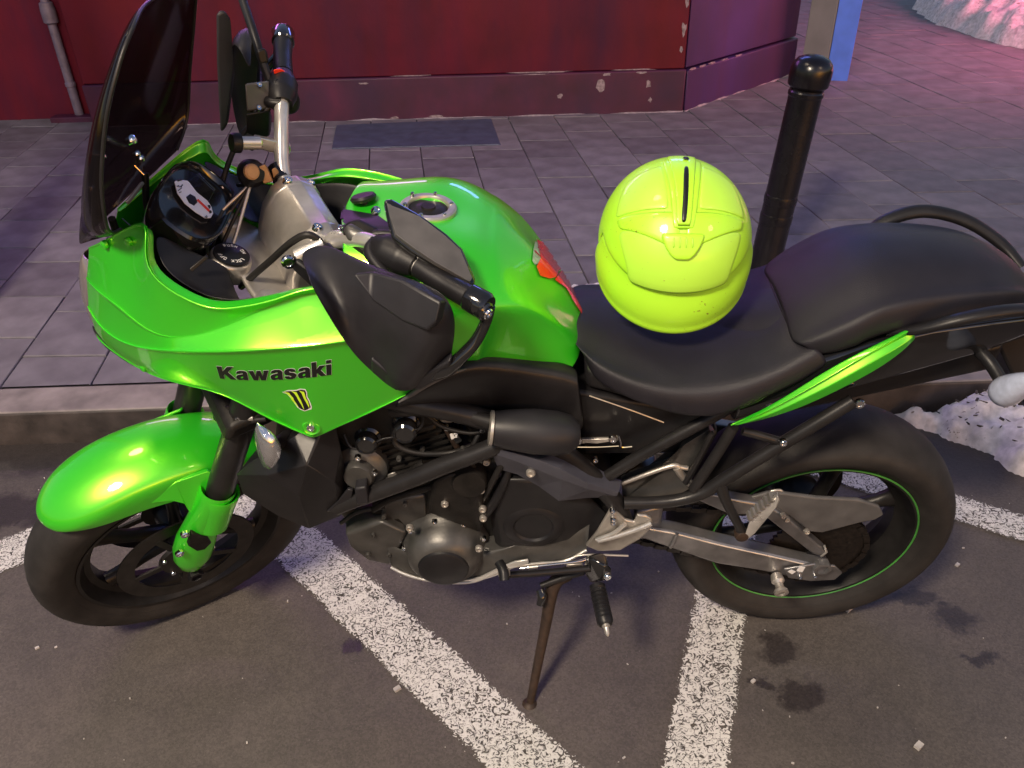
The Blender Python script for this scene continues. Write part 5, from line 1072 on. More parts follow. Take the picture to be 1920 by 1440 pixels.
# ---- black frame cover with its grey lip below the tank
FT = [(0.5858, -0.185, 0.843), (0.6121, -0.187, 0.8645), (0.64, -0.186, 0.8851), (0.6709, -0.18, 0.8975), (0.7009, -0.172, 0.9026), (0.7291, -0.165, 0.9007), (0.7737, -0.155, 0.8846), (0.8176, -0.147, 0.8688), (0.8645, -0.138, 0.8508), (0.8853, -0.14, 0.8402)]
FB = [(0.5668, -0.165, 0.8004), (0.5987, -0.165, 0.7998), (0.6305, -0.165, 0.7979), (0.6615, -0.16, 0.7901), (0.6928, -0.155, 0.781), (0.7228, -0.15, 0.7732), (0.7706, -0.145, 0.7546), (0.8175, -0.142, 0.7377), (0.8672, -0.14, 0.7148), (0.904, -0.14, 0.7006)]
for s in (-1, 1):
    ff = lambda r: [p if s == -1 else mir(p) for p in r]
    fcv = obj('frame_cover', grid_bm([ff([(p[0], p[1]+0.03, p[2]+0.004) for p in FT]), ff(FT), ff(between(FT, FB, 0.12)), ff(between(FT, FB, 0.6)), ff([(p[0], p[1]+0.02, p[2]) for p in FB])], mirror=(s == 1)), MT['black'], B, solid=0.003, sub=1)
    tube('cover_lip', ff([(p[0], p[1]-0.002, p[2]-0.001) for p in FT[:5]]), [0.0015, 0.0045, 0.005, 0.004, 0.0015], MT['mirror'], fcv, n=8)
# ---- steel tube frame
for s in (-1, 1):
    ff = lambda r: [p if s == -1 else mir(p) for p in r]
    tube('frame_tube', ff([(0.4261, -0.155, 0.5424), (0.4616, -0.16, 0.5664), (0.5066, -0.165, 0.5927), (0.5714, -0.17, 0.6299), (0.6537, -0.172, 0.6763), (0.7368, -0.17, 0.7166), (0.8079, -0.16, 0.7555)]), 0.0168, MT['frame'], B, n=18)
    tube('frame_tube', ff([(0.44, -0.10, 0.86), (0.55, -0.145, 0.82), (0.70, -0.155, 0.78), (0.84, -0.150, 0.70), (0.95, -0.145, 0.56), (0.99, -0.14, 0.46)]), 0.019, MT['frame'], B, n=16)
    tube('subframe_rail', ff([(0.9476, -0.14, 0.6046), (1.003, -0.14, 0.6572), (1.057, -0.14, 0.7019), (1.105, -0.138, 0.7377), (1.178, -0.13, 0.7903)]), 0.0115, MT['frame'], B, n=14)
    tube('subframe_rail', ff([(0.9811, -0.15, 0.5377), (1.042, -0.152, 0.5406), (1.09, -0.153, 0.5502), (1.129, -0.154, 0.5706), (1.161, -0.153, 0.6034), (1.232, -0.15, 0.6732), (1.304, -0.146, 0.7404), (1.359, -0.14, 0.7885)]), 0.0125, MT['frame'], B, n=14)
    tube('subframe_stay', ff([(1.165, -0.135, 0.7245), (1.144, -0.14, 0.6616), (1.11, -0.148, 0.5717)]), 0.0105, MT['frame'], B, n=12)
    tube('subframe_stay', ff([(1.13, -0.13, 0.7041), (1.115, -0.13, 0.6375), (1.098, -0.13, 0.5714)]), 0.006, MT['frame'], B, n=10)
    lk = tube('subframe_link', ff([(1.18, -0.142, 0.7204), (1.212, -0.146, 0.7118), (1.256, -0.15, 0.6975)]), 0.008, MT['frame'], B, n=12)
    bolt(lk, ff([(1.25, -0.16, 0.7077)])[0], (0, s, 0), 0.008); bolt(B, ff([(1.369, -0.145, 0.7854)])[0], (0, s, 0.2), 0.009)
    # pillion peg hanger and folded-up peg
    tube('peg_hanger', ff([(1.155, -0.155, 0.5983), (1.171, -0.165, 0.5566), (1.202, -0.175, 0.4973), (1.213, -0.178, 0.4715)]), [0.012, 0.010, 0.009, 0.012], MT['frame'], B, n=12)
    pg = plate('pillion_peg', ff([(1.213, -0.185, 0.4688), (1.224, -0.187, 0.4957), (1.223, -0.19, 0.5155), (1.213, -0.19, 0.5268), (1.236, -0.215, 0.6198), (1.24, -0.22, 0.6342), (1.246, -0.22, 0.6226), (1.247, -0.215, 0.5961), (1.228, -0.195, 0.52), (1.232, -0.19, 0.4913), (1.219, -0.186, 0.4601)]), MT['bright'], B, th=(0.004, 0.016*-s, -0.004), bevel=0.002)
    bm = bmesh.new(); a, b = Vector(ff([(1.213, -0.192, 0.5308)])[0]), Vector(ff([(1.237, -0.217, 0.6221)])[0]); d = (b-a)
    for k in range(6):
        boxbm(bm, a+d*(k+0.5)/6+V3(-0.002, 0.006*-s, 0.003), (d.normalized(), Y, d.normalized().cross(Y)), (d.length/6*0.55, 0.02, 0.008))
    obj('peg_teeth', bm, MT['alloy'], pg, smooth=False)
    lathe('peg_pivot', ff([(1.21, -0.182, 0.475)])[0], (0, s, 0), [(0.013, -0.012), (0.014, 0.0), (0.012, 0.006), (0.008, 0.008), (0.001, 0.008)], MT['rust'], pg, n=20)
tube('fuel_hose', [(0.5614, -0.14, 0.7795), (0.6057, -0.15, 0.7931), (0.6521, -0.155, 0.7919), (0.6978, -0.16, 0.7831), (0.7325, -0.165, 0.7746)], [0.012, 0.014, 0.013, 0.013, 0.015], MT['cable'], B, n=12)

# ---- engine
hull('crankcase', [(0.50, -0.115, 0.335), (0.50, 0.115, 0.335), (0.47, -0.11, 0.46), (0.47, 0.11, 0.46), (0.56, -0.12, 0.62), (0.56, 0.12, 0.62), (0.92, -0.12, 0.62), (0.92, 0.12, 0.62), (0.97, -0.12, 0.52), (0.97, 0.12, 0.52), (0.95, -0.11, 0.37), (0.95, 0.11, 0.37), (0.86, -0.1, 0.33), (0.86, 0.1, 0.33)], MT['engine'], B, bevel=0.02)
CD = V3(-0.34, 0, 0.94).normalized(); CX = V3(0.94, 0, 0.34).normalized()
def ep(a, y, h): return V3(0.585, y, 0.60)+CX*a+CD*h
hull('cylinder_block', [ep(a, y, h) for a in (-0.085, 0.085) for y in (-0.115, 0.115) for h in (-0.03, 0.10)], MT['engine'], B, bevel=0.012)
hd = hull('cylinder_head', [ep(a, y, h) for a, h in ((-0.095, 0.10), (0.10, 0.10), (0.115, 0.16), (0.06, 0.225), (-0.08, 0.215), (-0.105, 0.16)) for y in (-0.125, 0.125)], MT['engine'], B, bevel=0.014)
for k in range(6):
    bm = bmesh.new(); boxbm(bm, ep(0, 0, 0.005+0.016*k), (CX, Y, CD), (0.182, 0.242, 0.004)); obj('cooling_fin', bm, MT['engine'], hd)
for (q, r_, w_) in (([(0.5065, -0.128, 0.7)][0], 0.020, 0.022), ([(0.5805, -0.13, 0.7331)][0], 0.021, 0.026)):
    lathe('cam_plug', q, (0, -1, 0.15), [(r_*1.25, -0.03), (r_*1.25, 0.0), (r_, 0.004), (r_, w_), (r_*0.8, w_+0.004), (r_*0.75, w_+0.001), (0.001, w_+0.001)], MT['gloss'], hd, n=26)
wpm = lathe('water_pump', [(0.4829, -0.135, 0.6252)][0], (-0.05, -1, 0.12), [(0.052, -0.03), (0.050, -0.004), (0.042, 0.004), (0.031, 0.008), (0.030, 0.020), (0.026, 0.026), (0.012, 0.028), (0.001, 0.028)], MT['cast'], B, n=34)
for q in [(0.446, -0.148, 0.6573), (0.4625, -0.152, 0.6324), (0.5125, -0.152, 0.6344), (0.4877, -0.152, 0.6749)]: bolt(wpm, q, (0, -1, 0.1), 0.006)
tube('radiator_hose', [(0.4627, -0.14, 0.5939), (0.4896, -0.135, 0.5726), (0.5321, -0.13, 0.5891), (0.5734, -0.125, 0.5979), (0.6058, -0.12, 0.6216)], 0.014, MT['cable'], B, n=14)
tube('spark_wire', [(0.4654, -0.132, 0.7143), (0.4749, -0.145, 0.6999), (0.4869, -0.148, 0.6931), (0.5084, -0.146, 0.6961), (0.534, -0.142, 0.7108), (0.5534, -0.14, 0.7139), (0.584, -0.145, 0.725), (0.6089, -0.14, 0.7396), (0.6154, -0.14, 0.7682)], 0.0025, MT['black'], B, n=8)
# injector cluster behind the head
hull('throttle_body', [(0.72+a, y, 0.72+b) for a in (-0.035, 0.05) for b in (-0.05, 0.06) for y in (-0.12, 0.12)], MT['engine'], B, bevel=0.01)
hull('connector', [(0.6583, -0.125, 0.6997), (0.6705, -0.125, 0.7076), (0.679, -0.125, 0.6882), (0.6665, -0.125, 0.6773)]+[(0.6592, -0.1, 0.6789), (0.674, -0.1, 0.6603)], MT['cast'], B, bevel=0.003)
cn = hull('connector_clip', [(0.6571, -0.135, 0.7151), (0.6631, -0.135, 0.7177), (0.6649, -0.135, 0.7027), (0.6589, -0.135, 0.7001)]+[(0.658, -0.128, 0.7068), (0.6641, -0.128, 0.6971)], MT['white'], B, bevel=0.001)
bm = bmesh.new()
for a, b in (([(0.6649, -0.135, 0.7163), (0.6643, -0.135, 0.7068)]), ([(0.6649, -0.135, 0.7163), (0.6717, -0.135, 0.7162)]), ([(0.6643, -0.135, 0.7068), (0.6701, -0.135, 0.7081)]), ([(0.6675, -0.135, 0.7122), (0.6704, -0.135, 0.7121)])):
    d = Vector(b)-Vector(a); boxbm(bm, (Vector(a)+Vector(b))/2, (d.normalized(), Y, d.normalized().cross(Y)), (d.length+0.001, 0.002, 0.0012))
obj('hose_clip', bm, MT['white'], B, smooth=False)
hull('map_sensor', [(0.6346, -0.12, 0.7463), (0.6669, -0.12, 0.7431), (0.664, -0.12, 0.7298), (0.6446, -0.12, 0.7275)]+[(0.6383, -0.1, 0.7272), (0.6617, -0.1, 0.7133)], MT['alloy'], B, bevel=0.003)
tube('wiring', [(0.6481, -0.115, 0.7145), (0.6623, -0.12, 0.6779), (0.6697, -0.115, 0.6443), (0.6529, -0.11, 0.6101)], 0.006, MT['rust'], B, n=8)
for q in [(0.6368, -0.123, 0.7478), (0.6512, -0.118, 0.7147), (0.7184, -0.135, 0.6442), (0.7176, -0.14, 0.7296)]: bolt(B, q, (0, -1, 0.2), 0.006)
for pts_, rr_, mm__ in (
    ([(0.7172, -0.13, 0.7279), (0.7021, -0.145, 0.7026), (0.6906, -0.15, 0.6663), (0.7126, -0.15, 0.6154)], 0.005, 'cable'),
    ([(0.6193, -0.13, 0.7587), (0.6461, -0.135, 0.7341), (0.6934, -0.14, 0.7221), (0.7272, -0.14, 0.7295)], 0.004, 'cable'),
    ([(0.552, -0.12, 0.7212), (0.5584, -0.13, 0.683), (0.6014, -0.135, 0.6663), (0.6599, -0.13, 0.6629), (0.7104, -0.13, 0.6872)], 0.0055, 'cable'),
    ([(0.4898, -0.13, 0.5035), (0.5332, -0.14, 0.5465), (0.6042, -0.145, 0.5818), (0.6573, -0.15, 0.609)], 0.007, 'engine'),
    ([(0.7094, -0.15, 0.5472), (0.7332, -0.165, 0.6243), (0.7545, -0.165, 0.6782)], 0.006, 'cable'),
    ([(0.416, -0.12, 0.4511), (0.4568, -0.13, 0.4959), (0.512, -0.13, 0.5112)], 0.005, 'cable')):
    tube('hose', pts_, rr_, MT[mm__], B, n=8)
for q in [(0.5573, -0.13, 0.6476), (0.6038, -0.132, 0.6744), (0.6511, -0.14, 0.6421), (0.6784, -0.132, 0.6731), (0.6928, -0.14, 0.6443), (0.5082, -0.13, 0.4819), (0.5562, -0.135, 0.5244), (0.4587, -0.13, 0.3576), (0.481, -0.137, 0.4319), (0.505, -0.135, 0.3634)]: bolt(B, q, (0, -1, 0.15), 0.005, MT['cast'])
hull('hose_clamp', [(0.535, -0.15, 0.626), (0.552, -0.15, 0.6344), (0.5559, -0.15, 0.5989), (0.5387, -0.15, 0.5902)]+[(0.5318, -0.12, 0.5961), (0.5471, -0.12, 0.5685)], MT['alloy'], B, bevel=0.002)
# generator cover: big dome on the near side
gcv = lathe('generator_cover', [(0.624, -0.118, 0.3859)][0], (0.0, -1, 0.02), [(0.092, -0.02), (0.091, 0.008), (0.086, 0.014), (0.080, 0.030), (0.073, 0.052), (0.060, 0.066), (0.050, 0.070)], MT['cast'], B, n=64, ang=50)
lathe('inspection_cap', [(0.624, -0.118, 0.3859)][0], (0.0, -1, 0.02), [(0.052, 0.069), (0.050, 0.074), (0.044, 0.077), (0.001, 0.078)], MT['black'], gcv, n=40)
for k in range(9):
    a = 2*PI*k/9+0.35; c = Vector([(0.624, -0.118, 0.3859)][0]); bolt(gcv, c+V3(0.086*math.cos(a), -0.018, 0.086*math.sin(a)), (0, -1, 0), 0.0055)
hull('case_cover', [(0.6038, -0.135, 0.5858), (0.658, -0.14, 0.6275), (0.7126, -0.142, 0.6214), (0.7199, -0.145, 0.5568), (0.7043, -0.145, 0.4434), (0.669, -0.15, 0.4755), (0.5967, -0.14, 0.5055)]+[(0.6248, -0.165, 0.6263), (0.6609, -0.165, 0.6474), (0.7089, -0.165, 0.6321), (0.7046, -0.165, 0.5016), (0.6328, -0.16, 0.5447)], MT['engine'], B, bevel=0.008)
sm = lathe('starter_boss', [(0.6882, -0.16, 0.6167)][0], (0, -1, 0.1), [(0.034, -0.02), (0.033, 0.006), (0.030, 0.012), (0.001, 0.014)], MT['engine'], B, n=30)
for q in [(0.6685, -0.168, 0.6127), (0.7094, -0.168, 0.6001), (0.7214, -0.15, 0.6572), (0.6381, -0.164, 0.5571), (0.5636, -0.165, 0.4877), (0.6973, -0.175, 0.4326), (0.7097, -0.166, 0.5426), (0.7094, -0.166, 0.5157)]: bolt(B, q, (0, -1, 0.1), 0.0075, MT['alloy'])
# front sprocket cover: dark plastic, with a raised round
spc = hull('sprocket_cover', [(0.7319, -0.132, 0.6101), (0.7974, -0.137, 0.6217), (0.868, -0.137, 0.5833), (0.9319, -0.132, 0.5222), (0.956, -0.122, 0.4776), (0.9184, -0.117, 0.3508), (0.851, -0.122, 0.3366), (0.728, -0.132, 0.3648), (0.7169, -0.132, 0.4938)]+[(0.7477, -0.16, 0.6185), (0.8169, -0.164, 0.6217), (0.8674, -0.162, 0.5585), (0.8702, -0.154, 0.435), (0.8058, -0.157, 0.4053), (0.7416, -0.16, 0.4277), (0.7345, -0.16, 0.5271)], MT['black'], B, bevel=0.012, seg=4)
lathe('cover_boss', [(0.8062, -0.16, 0.4855)][0], (0, -1, 0.05), [(0.062, -0.012), (0.060, 0.0), (0.052, 0.006), (0.040, 0.007), (0.036, 0.003), (0.001, 0.002)], MT['black'], spc, n=44)
tube('cover_rib', [(0.7632, -0.147, 0.6476), (0.7523, -0.158, 0.6088), (0.7302, -0.16, 0.5508), (0.7075, -0.154, 0.5043)], 0.009, MT['black'], spc, n=10)
# ---- side cover: triangular panel with the crash pad above
SC = {}
for s in (-1, 1):
    ff = lambda r: [p if s == -1 else mir(p) for p in r]
    rows = [ff([(0.7261, -0.135, 0.7084), (0.7692, -0.14, 0.6962), (0.8174, -0.14, 0.6843), (0.8681, -0.14, 0.6737), (0.9166, -0.138, 0.6323), (0.9754, -0.136, 0.5833)]),
            ff([(0.7291, -0.18, 0.727), (0.7682, -0.19, 0.7232), (0.8146, -0.194, 0.7078), (0.856, -0.194, 0.6824), (0.9036, -0.184, 0.6352), (0.9674, -0.16, 0.5788)]),
            ff([(0.7342, -0.182, 0.7128), (0.7743, -0.191, 0.7026), (0.8164, -0.194, 0.6803), (0.8594, -0.193, 0.6532), (0.9093, -0.183, 0.6151), (0.9649, -0.16, 0.5698)]),
            ff([(0.7428, -0.16, 0.6476), (0.7778, -0.165, 0.6381), (0.8168, -0.166, 0.6063), (0.8552, -0.163, 0.5599), (0.9078, -0.16, 0.5647), (0.9617, -0.15, 0.5552)])]
    so = obj('side_cover', grid_bm(rows, mirror=(s == -1)), MT['cover'], B, bevel=0.002, smooth=False, solid=0.004)
    bolt(so, ff([(0.8022, -0.191, 0.6703)])[0], (0, s, 0.2), 0.0085, MT['alloy'])
    axs = Vector(ff([(0.8868, -0.178, 0.751)])[0])-Vector(ff([(0.7218, -0.178, 0.7733)])[0])
    lathe('crash_pad', ff([(0.7218, -0.178, 0.7733)])[0], axs, [(0.020, 0.010), (0.0245, 0.014), (0.0245, 0.018), (0.030, 0.019), (0.0345, 0.04), (0.0395, 0.085), (0.0390, 0.125), (0.034, 0.150), (0.021, 0.165), (0.001, 0.169)], MT['guard'], B, n=36)
    lathe('pad_ring', ff([(0.7218, -0.178, 0.7733)])[0], axs, [(0.027, 0.010), (0.0305, 0.012), (0.0308, 0.017), (0.027, 0.019)], MT['alloy'], B, n=36)
hull('battery_box', [(0.90, -0.10, 0.62), (1.10, -0.10, 0.62), (0.88, -0.12, 0.80), (1.12, -0.12, 0.74), (0.90, 0.10, 0.62), (1.10, 0.10, 0.62), (0.88, 0.12, 0.80), (1.12, 0.12, 0.74)], MT['black'], B, bevel=0.01)
tb_ = plate('tool_bracket', [(0.8863, -0.135, 0.6918), (0.8948, -0.135, 0.6971), (0.943, -0.135, 0.6976), (0.9601, -0.135, 0.7014), (0.9625, -0.135, 0.6931), (0.9434, -0.135, 0.6894), (0.9243, -0.135, 0.6856), (0.9048, -0.135, 0.6873), (0.8904, -0.135, 0.6848)], MT['alloy'], B, th=(0, 0.006, 0), bevel=0.001)
for q in [(0.8889, -0.137, 0.6965), (0.9514, -0.137, 0.6994)]: bolt(tb_, q, (0, -1, 0.3), 0.008)
tube('lock_wire', [(0.9614, -0.138, 0.7071), (0.9663, -0.138, 0.6906), (0.9689, -0.138, 0.6795), (0.9872, -0.138, 0.6806)], 0.0018, MT['chrome'], B, n=6)
tube('lock_wire', [(0.8855, -0.137, 0.68), (0.9244, -0.137, 0.6793), (0.9631, -0.137, 0.6814)], 0.0014, MT['chrome'], B, n=6)
for q in [(0.9228, -0.13, 0.6381), (0.8762, -0.14, 0.7386)]: bolt(B, q, (0, -1, 0.2), 0.006)
# ---- lower radiator shroud and indicator
for s in (-1, 1):
    ff = lambda r: [p if s == -1 else mir(p) for p in r]
    hull('radiator_shroud', ff([(0.2584, -0.16, 0.6419), (0.2957, -0.165, 0.6809), (0.3633, -0.172, 0.6954), (0.388, -0.165, 0.7446), (0.4373, -0.155, 0.7509), (0.4615, -0.155, 0.6966), (0.4499, -0.15, 0.5673), (0.4261, -0.145, 0.5015), (0.3554, -0.14, 0.4567), (0.3046, -0.15, 0.5113), (0.2547, -0.155, 0.5827), (0.3331, -0.2, 0.6816), (0.4115, -0.205, 0.7132), (0.4473, -0.188, 0.6478), (0.3815, -0.205, 0.632)])+[(0.29, s*0.11, 0.66), (0.45, s*0.12, 0.78), (0.45, s*0.12, 0.56), (0.34, s*0.12, 0.60)], MT['black'], B, bevel=0.006)
    plate('shroud_tab', ff([(0.4098, -0.168, 0.5424), (0.4382, -0.17, 0.5754), (0.4622, -0.172, 0.6105), (0.4717, -0.172, 0.6073), (0.4548, -0.168, 0.5479), (0.4376, -0.167, 0.5375)]), MT['guard'], B, th=(0, 0.008*-s, 0), bevel=0.002)
    plate('shroud_clamp', ff([(0.4788, -0.186, 0.6276), (0.5013, -0.187, 0.6327), (0.4998, -0.184, 0.5831), (0.4752, -0.184, 0.5789)]), MT['guard'], B, th=(0, 0.03*-s, 0), bevel=0.004)
    # tear-drop indicator with a clear lens
    rows = []
    for (px, t) in zip(ff([(0.3451, -0.205, 0.8104), (0.3528, -0.213, 0.8007), (0.3599, -0.22, 0.7849), (0.3638, -0.224, 0.7659), (0.362, -0.222, 0.7429), (0.3514, -0.214, 0.7158)]), (0.002, 0.012, 0.018, 0.020, 0.017, 0.005)):
        c = Vector(px); d = V3(0.5, 0, -0.86); e = V3(0.86, 0, 0.5)
        rows.append([c+e*t*1.25*math.cos(a)+Y*s*t*0.9*math.sin(a) for a in [2*PI*j/16 for j in range(16)]])
    bm = grid_bm(rows, close=True); fill_ends(bm)
    iq = obj('indicator', bm, MT['lens'], B, sub=1)
    rows2 = [[r_[0]*0+sum((Vector(p) for p in r_), Vector())/16*0.35+Vector(p)*0.65+Y*-s*0.006 for p in r_] for r_ in rows]
    bm = grid_bm(rows2, close=True); fill_ends(bm); obj('reflector', bm, MT['chrome'], iq)
    tube('indicator_stem', ff([(0.3481, -0.205, 0.7438)])+[(0.37, s*0.13, 0.72)], 0.012, MT['black'], B, n=12)
hull('radiator', [(0.30+a, y, 0.56+b) for a, b in ((0.0, 0.0), (0.03, -0.01), (0.10, 0.25), (0.07, 0.26)) for y in (-0.14, 0.14)], MT['engine'], B, bevel=0.005)
hull('horn_block', [(0.2078, -0.05, 0.736), (0.2694, -0.08, 0.7422), (0.2921, -0.1, 0.7337), (0.246, -0.08, 0.6878), (0.1933, -0.05, 0.6739)]+[(0.1819, 0, 0.684), (0.2202, 0, 0.6252)], MT['engine'], B, bevel=0.01)
tube('brake_line', [(0.2578, -0.1, 0.7609), (0.2605, -0.11, 0.7304), (0.2687, -0.115, 0.7147), (0.2983, -0.12, 0.7393), (0.3287, -0.12, 0.7454)], 0.006, MT['cable'], B, n=8)
bolt(B, [(0.2799, -0.125, 0.7498)][0], (0, -1, 0.2), 0.006); tube('line_joint', [(0.2823, -0.12, 0.7449), (0.3063, -0.12, 0.7485)], 0.006, MT['alloy'], B, n=10)
# ---- exhaust: heat shield, collector and under-engine silencer
for s in (-1, 1):
    tube('exhaust_header', [(0.50, s*0.06, 0.66), (0.41, s*0.07, 0.62), (0.40, s*0.07, 0.50), (0.45, s*0.06, 0.38), (0.55, s*0.05, 0.32)], 0.021, MT['cast'], B, n=14)
hull('heat_shield', [(0.4223, -0.13, 0.4258), (0.5035, -0.138, 0.4785), (0.5522, -0.142, 0.4422), (0.5015, -0.12, 0.3023), (0.4491, -0.11, 0.3085), (0.4201, -0.12, 0.3723)]+[(0.40, -0.02, 0.42), (0.52, -0.02, 0.42), (0.50, -0.02, 0.31)], MT['cast'], B, bevel=0.008)
hull('collector', [(0.4782, -0.11, 0.4377), (0.5103, -0.12, 0.5075), (0.5565, -0.125, 0.5366), (0.599, -0.125, 0.5437), (0.5866, -0.12, 0.4138), (0.5158, -0.11, 0.3846)]+[(0.47, 0.0, 0.48), (0.58, 0.0, 0.48), (0.58, 0.0, 0.36)], MT['cast'], B, bevel=0.012)
SB = [(0.5048, -0.14, 0.3297), (0.5351, -0.15, 0.3186), (0.58, -0.158, 0.3084), (0.6366, -0.164, 0.3064), (0.6821, -0.166, 0.3142), (0.7281, -0.168, 0.3461), (0.7671, -0.168, 0.3673), (0.8164, -0.165, 0.3715), (0.8712, -0.16, 0.3728), (0.9147, -0.15, 0.3943)]
rows = [[(p[0], p[1]+0.010, p[2]+0.055) for p in SB], SB, [(p[0], p[1]+0.012, p[2]-0.020) for p in SB], [(p[0], 0.0, p[2]-0.035) for p in SB], [(p[0], -p[1]-0.012, p[2]-0.020) for p in SB], [(p[0], -p[1], p[2]+0.01) for p in SB], [(p[0], -p[1]-0.01, p[2]+0.055) for p in SB]]
bm = grid_bm(rows); fill_ends(bm)
sl = obj('silencer', bm, MT['cast'], B, bevel=0.004, ang=25)
tube('silencer_seam', [(p[0], p[1]-0.002, p[2]) for p in SB], 0.0035, MT['bright'], sl, n=8)
plate('engine_strip', [(0.6545, -0.17, 0.3166), (0.6943, -0.171, 0.3305), (0.7342, -0.172, 0.3625), (0.7675, -0.173, 0.3849), (0.7947, -0.173, 0.3916), (0.7967, -0.173, 0.3809), (0.7638, -0.172, 0.362), (0.7277, -0.171, 0.3355), (0.6878, -0.17, 0.3142)], MT['bright'], sl, th=(0, 0.004, 0), bevel=0.001)
# ---- swing arm, guards, hanger plates
for s in (-1, 1):
    ff = lambda r: [p if s == -1 else mir(p) for p in r]
    a1, a2 = -0.128, -0.096
    top = [(0.9686, -0.128, 0.4345), (1.042, -0.128, 0.4333), (1.102, -0.128, 0.4151), (1.192, -0.128, 0.3786), (1.298, -0.128, 0.3408), (1.402, -0.128, 0.3021), (1.438, -0.126, 0.295)]
    bot = [(0.9717, -0.128, 0.3823), (1.034, -0.128, 0.3953), (1.101, -0.128, 0.3586), (1.196, -0.128, 0.3093), (1.297, -0.128, 0.2812), (1.371, -0.128, 0.2549), (1.448, -0.126, 0.2489)]
    o_ = ff(top+bot[::-1])
    sw = plate('swing_arm', o_, MT['arm'], B, th=(0, 0.034*-s, 0), bevel=0.006, seg=3)
    tube('arm_highlight', ff([(p[0], p[1]-0.001, p[2]-0.002) for p in top[1:6]]), 0.0026, MT['bright'], sw, n=8)  # bright bead stands in for the highlight along the arm's top edge
    cpl = plate('axle_plate', ff([(1.337, -0.136, 0.2992), (1.398, -0.136, 0.3168), (1.443, -0.136, 0.3086), (1.464, -0.136, 0.2838), (1.453, -0.136, 0.2591), (1.403, -0.136, 0.256), (1.352, -0.136, 0.2684)]), MT['arm'], sw, th=(0, 0.006*-s, 0), bevel=0.002)
    if s == -1:
        for q in ([(1.346, -0.1372, 0.2931), (1.352, -0.1372, 0.3006), (1.363, -0.1372, 0.2928), (1.357, -0.1372, 0.2835)], [(1.364, -0.1372, 0.2947), (1.367, -0.1372, 0.3134), (1.38, -0.1372, 0.3076), (1.377, -0.1372, 0.2907)]):
            plate('chequer', q, MT['white'], cpl, th=(0, 0.0008, 0), bevel=0)
        for q in [(1.406, -0.139, 0.2795), (1.375, -0.139, 0.2761)]: bolt(cpl, q, (0, -1, 0), 0.005)
    lathe('axle_nut', (1.415, s*0.128, 0.3076), (0, s, 0), [(0.020, 0), (0.020, 0.016), (0.014, 0.017), (0.013, 0.010), (0.001, 0.010)], MT['arm'], sw, n=6)
    br = plate('swing_brace', ff([(1.122, -0.12, 0.5113), (1.152, -0.12, 0.5234), (1.204, -0.12, 0.5066), (1.272, -0.12, 0.4893), (1.323, -0.12, 0.4439), (1.424, -0.12, 0.3354), (1.418, -0.12, 0.3171), (1.396, -0.12, 0.3285), (1.27, -0.12, 0.4565), (1.251, -0.12, 0.4602), (1.201, -0.12, 0.461)]), MT['arm'], B, th=(0, 0.026*-s, 0), bevel=0.005, seg=3)
    plate('brace_end', ff([(1.416, -0.1215, 0.3191), (1.425, -0.1215, 0.3373), (1.418, -0.1215, 0.352), (1.415, -0.1215, 0.3484), (1.421, -0.1215, 0.3356), (1.412, -0.1215, 0.3229)]), MT['bright'], br, th=(0, 0.01*-s, 0), bevel=0.0008)
    tube('arm_seam', ff([(1.099, -0.13, 0.4177), (1.094, -0.13, 0.3863), (1.09, -0.13, 0.3722)]), 0.004, MT['arm'], sw, n=8)
    hp = plate('heel_plate', ff([(0.955, -0.165, 0.5418), (0.9658, -0.166, 0.5303), (0.9834, -0.168, 0.5085), (1.002, -0.17, 0.5026), (1.006, -0.17, 0.5249), (1.023, -0.17, 0.5215), (1.035, -0.17, 0.5117), (1.038, -0.17, 0.4955), (1.032, -0.17, 0.476), (1.017, -0.168, 0.447), (0.9827, -0.166, 0.4107), (0.935, -0.163, 0.4041), (0.911, -0.16, 0.4179), (0.9304, -0.162, 0.461)]), MT['alloy'], B, th=(0, 0.008*-s, 0), bevel=0.003)
    tube('plate_rib', ff([(0.9305, -0.168, 0.4485), (0.9625, -0.172, 0.4731), (0.9832, -0.173, 0.5034)]), 0.0045, MT['bright'], hp, n=8)
    tube('plate_rib', ff([(0.9346, -0.17, 0.4476), (0.973, -0.174, 0.4688), (1.013, -0.175, 0.4924), (1.034, -0.174, 0.5054)]), 0.0055, MT['bright'], hp, n=8)
    for q in ff([(0.9581, -0.168, 0.536), (0.9603, -0.17, 0.513), (0.9609, -0.17, 0.5033)]): bolt(hp, q, (0, s, 0), 0.006)
    # bobbin for the paddock stand
    lathe('stand_bobbin', ff([(1.327, -0.13, 0.272)])[0], (0.05, s, -0.1), [(0.012, 0), (0.014, 0.010), (0.014, 0.016), (0.009, 0.022), (0.009, 0.030), (0.015, 0.038), (0.015, 0.044), (0.008, 0.046), (0.007, 0.036), (0.001, 0.036)], MT['alloy'], sw, n=22)
    # rider peg
    pj = hull('peg_bracket', ff([(0.9115, -0.165, 0.3966), (0.9505, -0.168, 0.4087), (0.9551, -0.185, 0.3963), (0.9627, -0.2, 0.3902), (0.9591, -0.205, 0.3704), (0.922, -0.2, 0.3457), (0.9072, -0.185, 0.3613)]+[(0.9164, -0.19, 0.4212), (0.9498, -0.21, 0.4183), (0.9378, -0.215, 0.376)]), MT['gloss'], B, bevel=0.005)
    bolt(pj, ff([(0.9523, -0.212, 0.3876)])[0], (0.3, s, 0), 0.008)
    p0, p1 = Vector(ff([(0.9333, -0.205, 0.3509)])[0]), Vector(ff([(0.9454, -0.29, 0.3378)])[0]); dd = p1-p0; L_ = dd.length
    pt = lathe('rider_peg', p0, dd, [(0.010, 0), (0.0165, 0.003), (0.0165, 0.010), (0.0145, 0.012), (0.0155, L_*0.5), (0.0165, L_-0.006), (0.013, L_)], MT['black'], B, n=20)
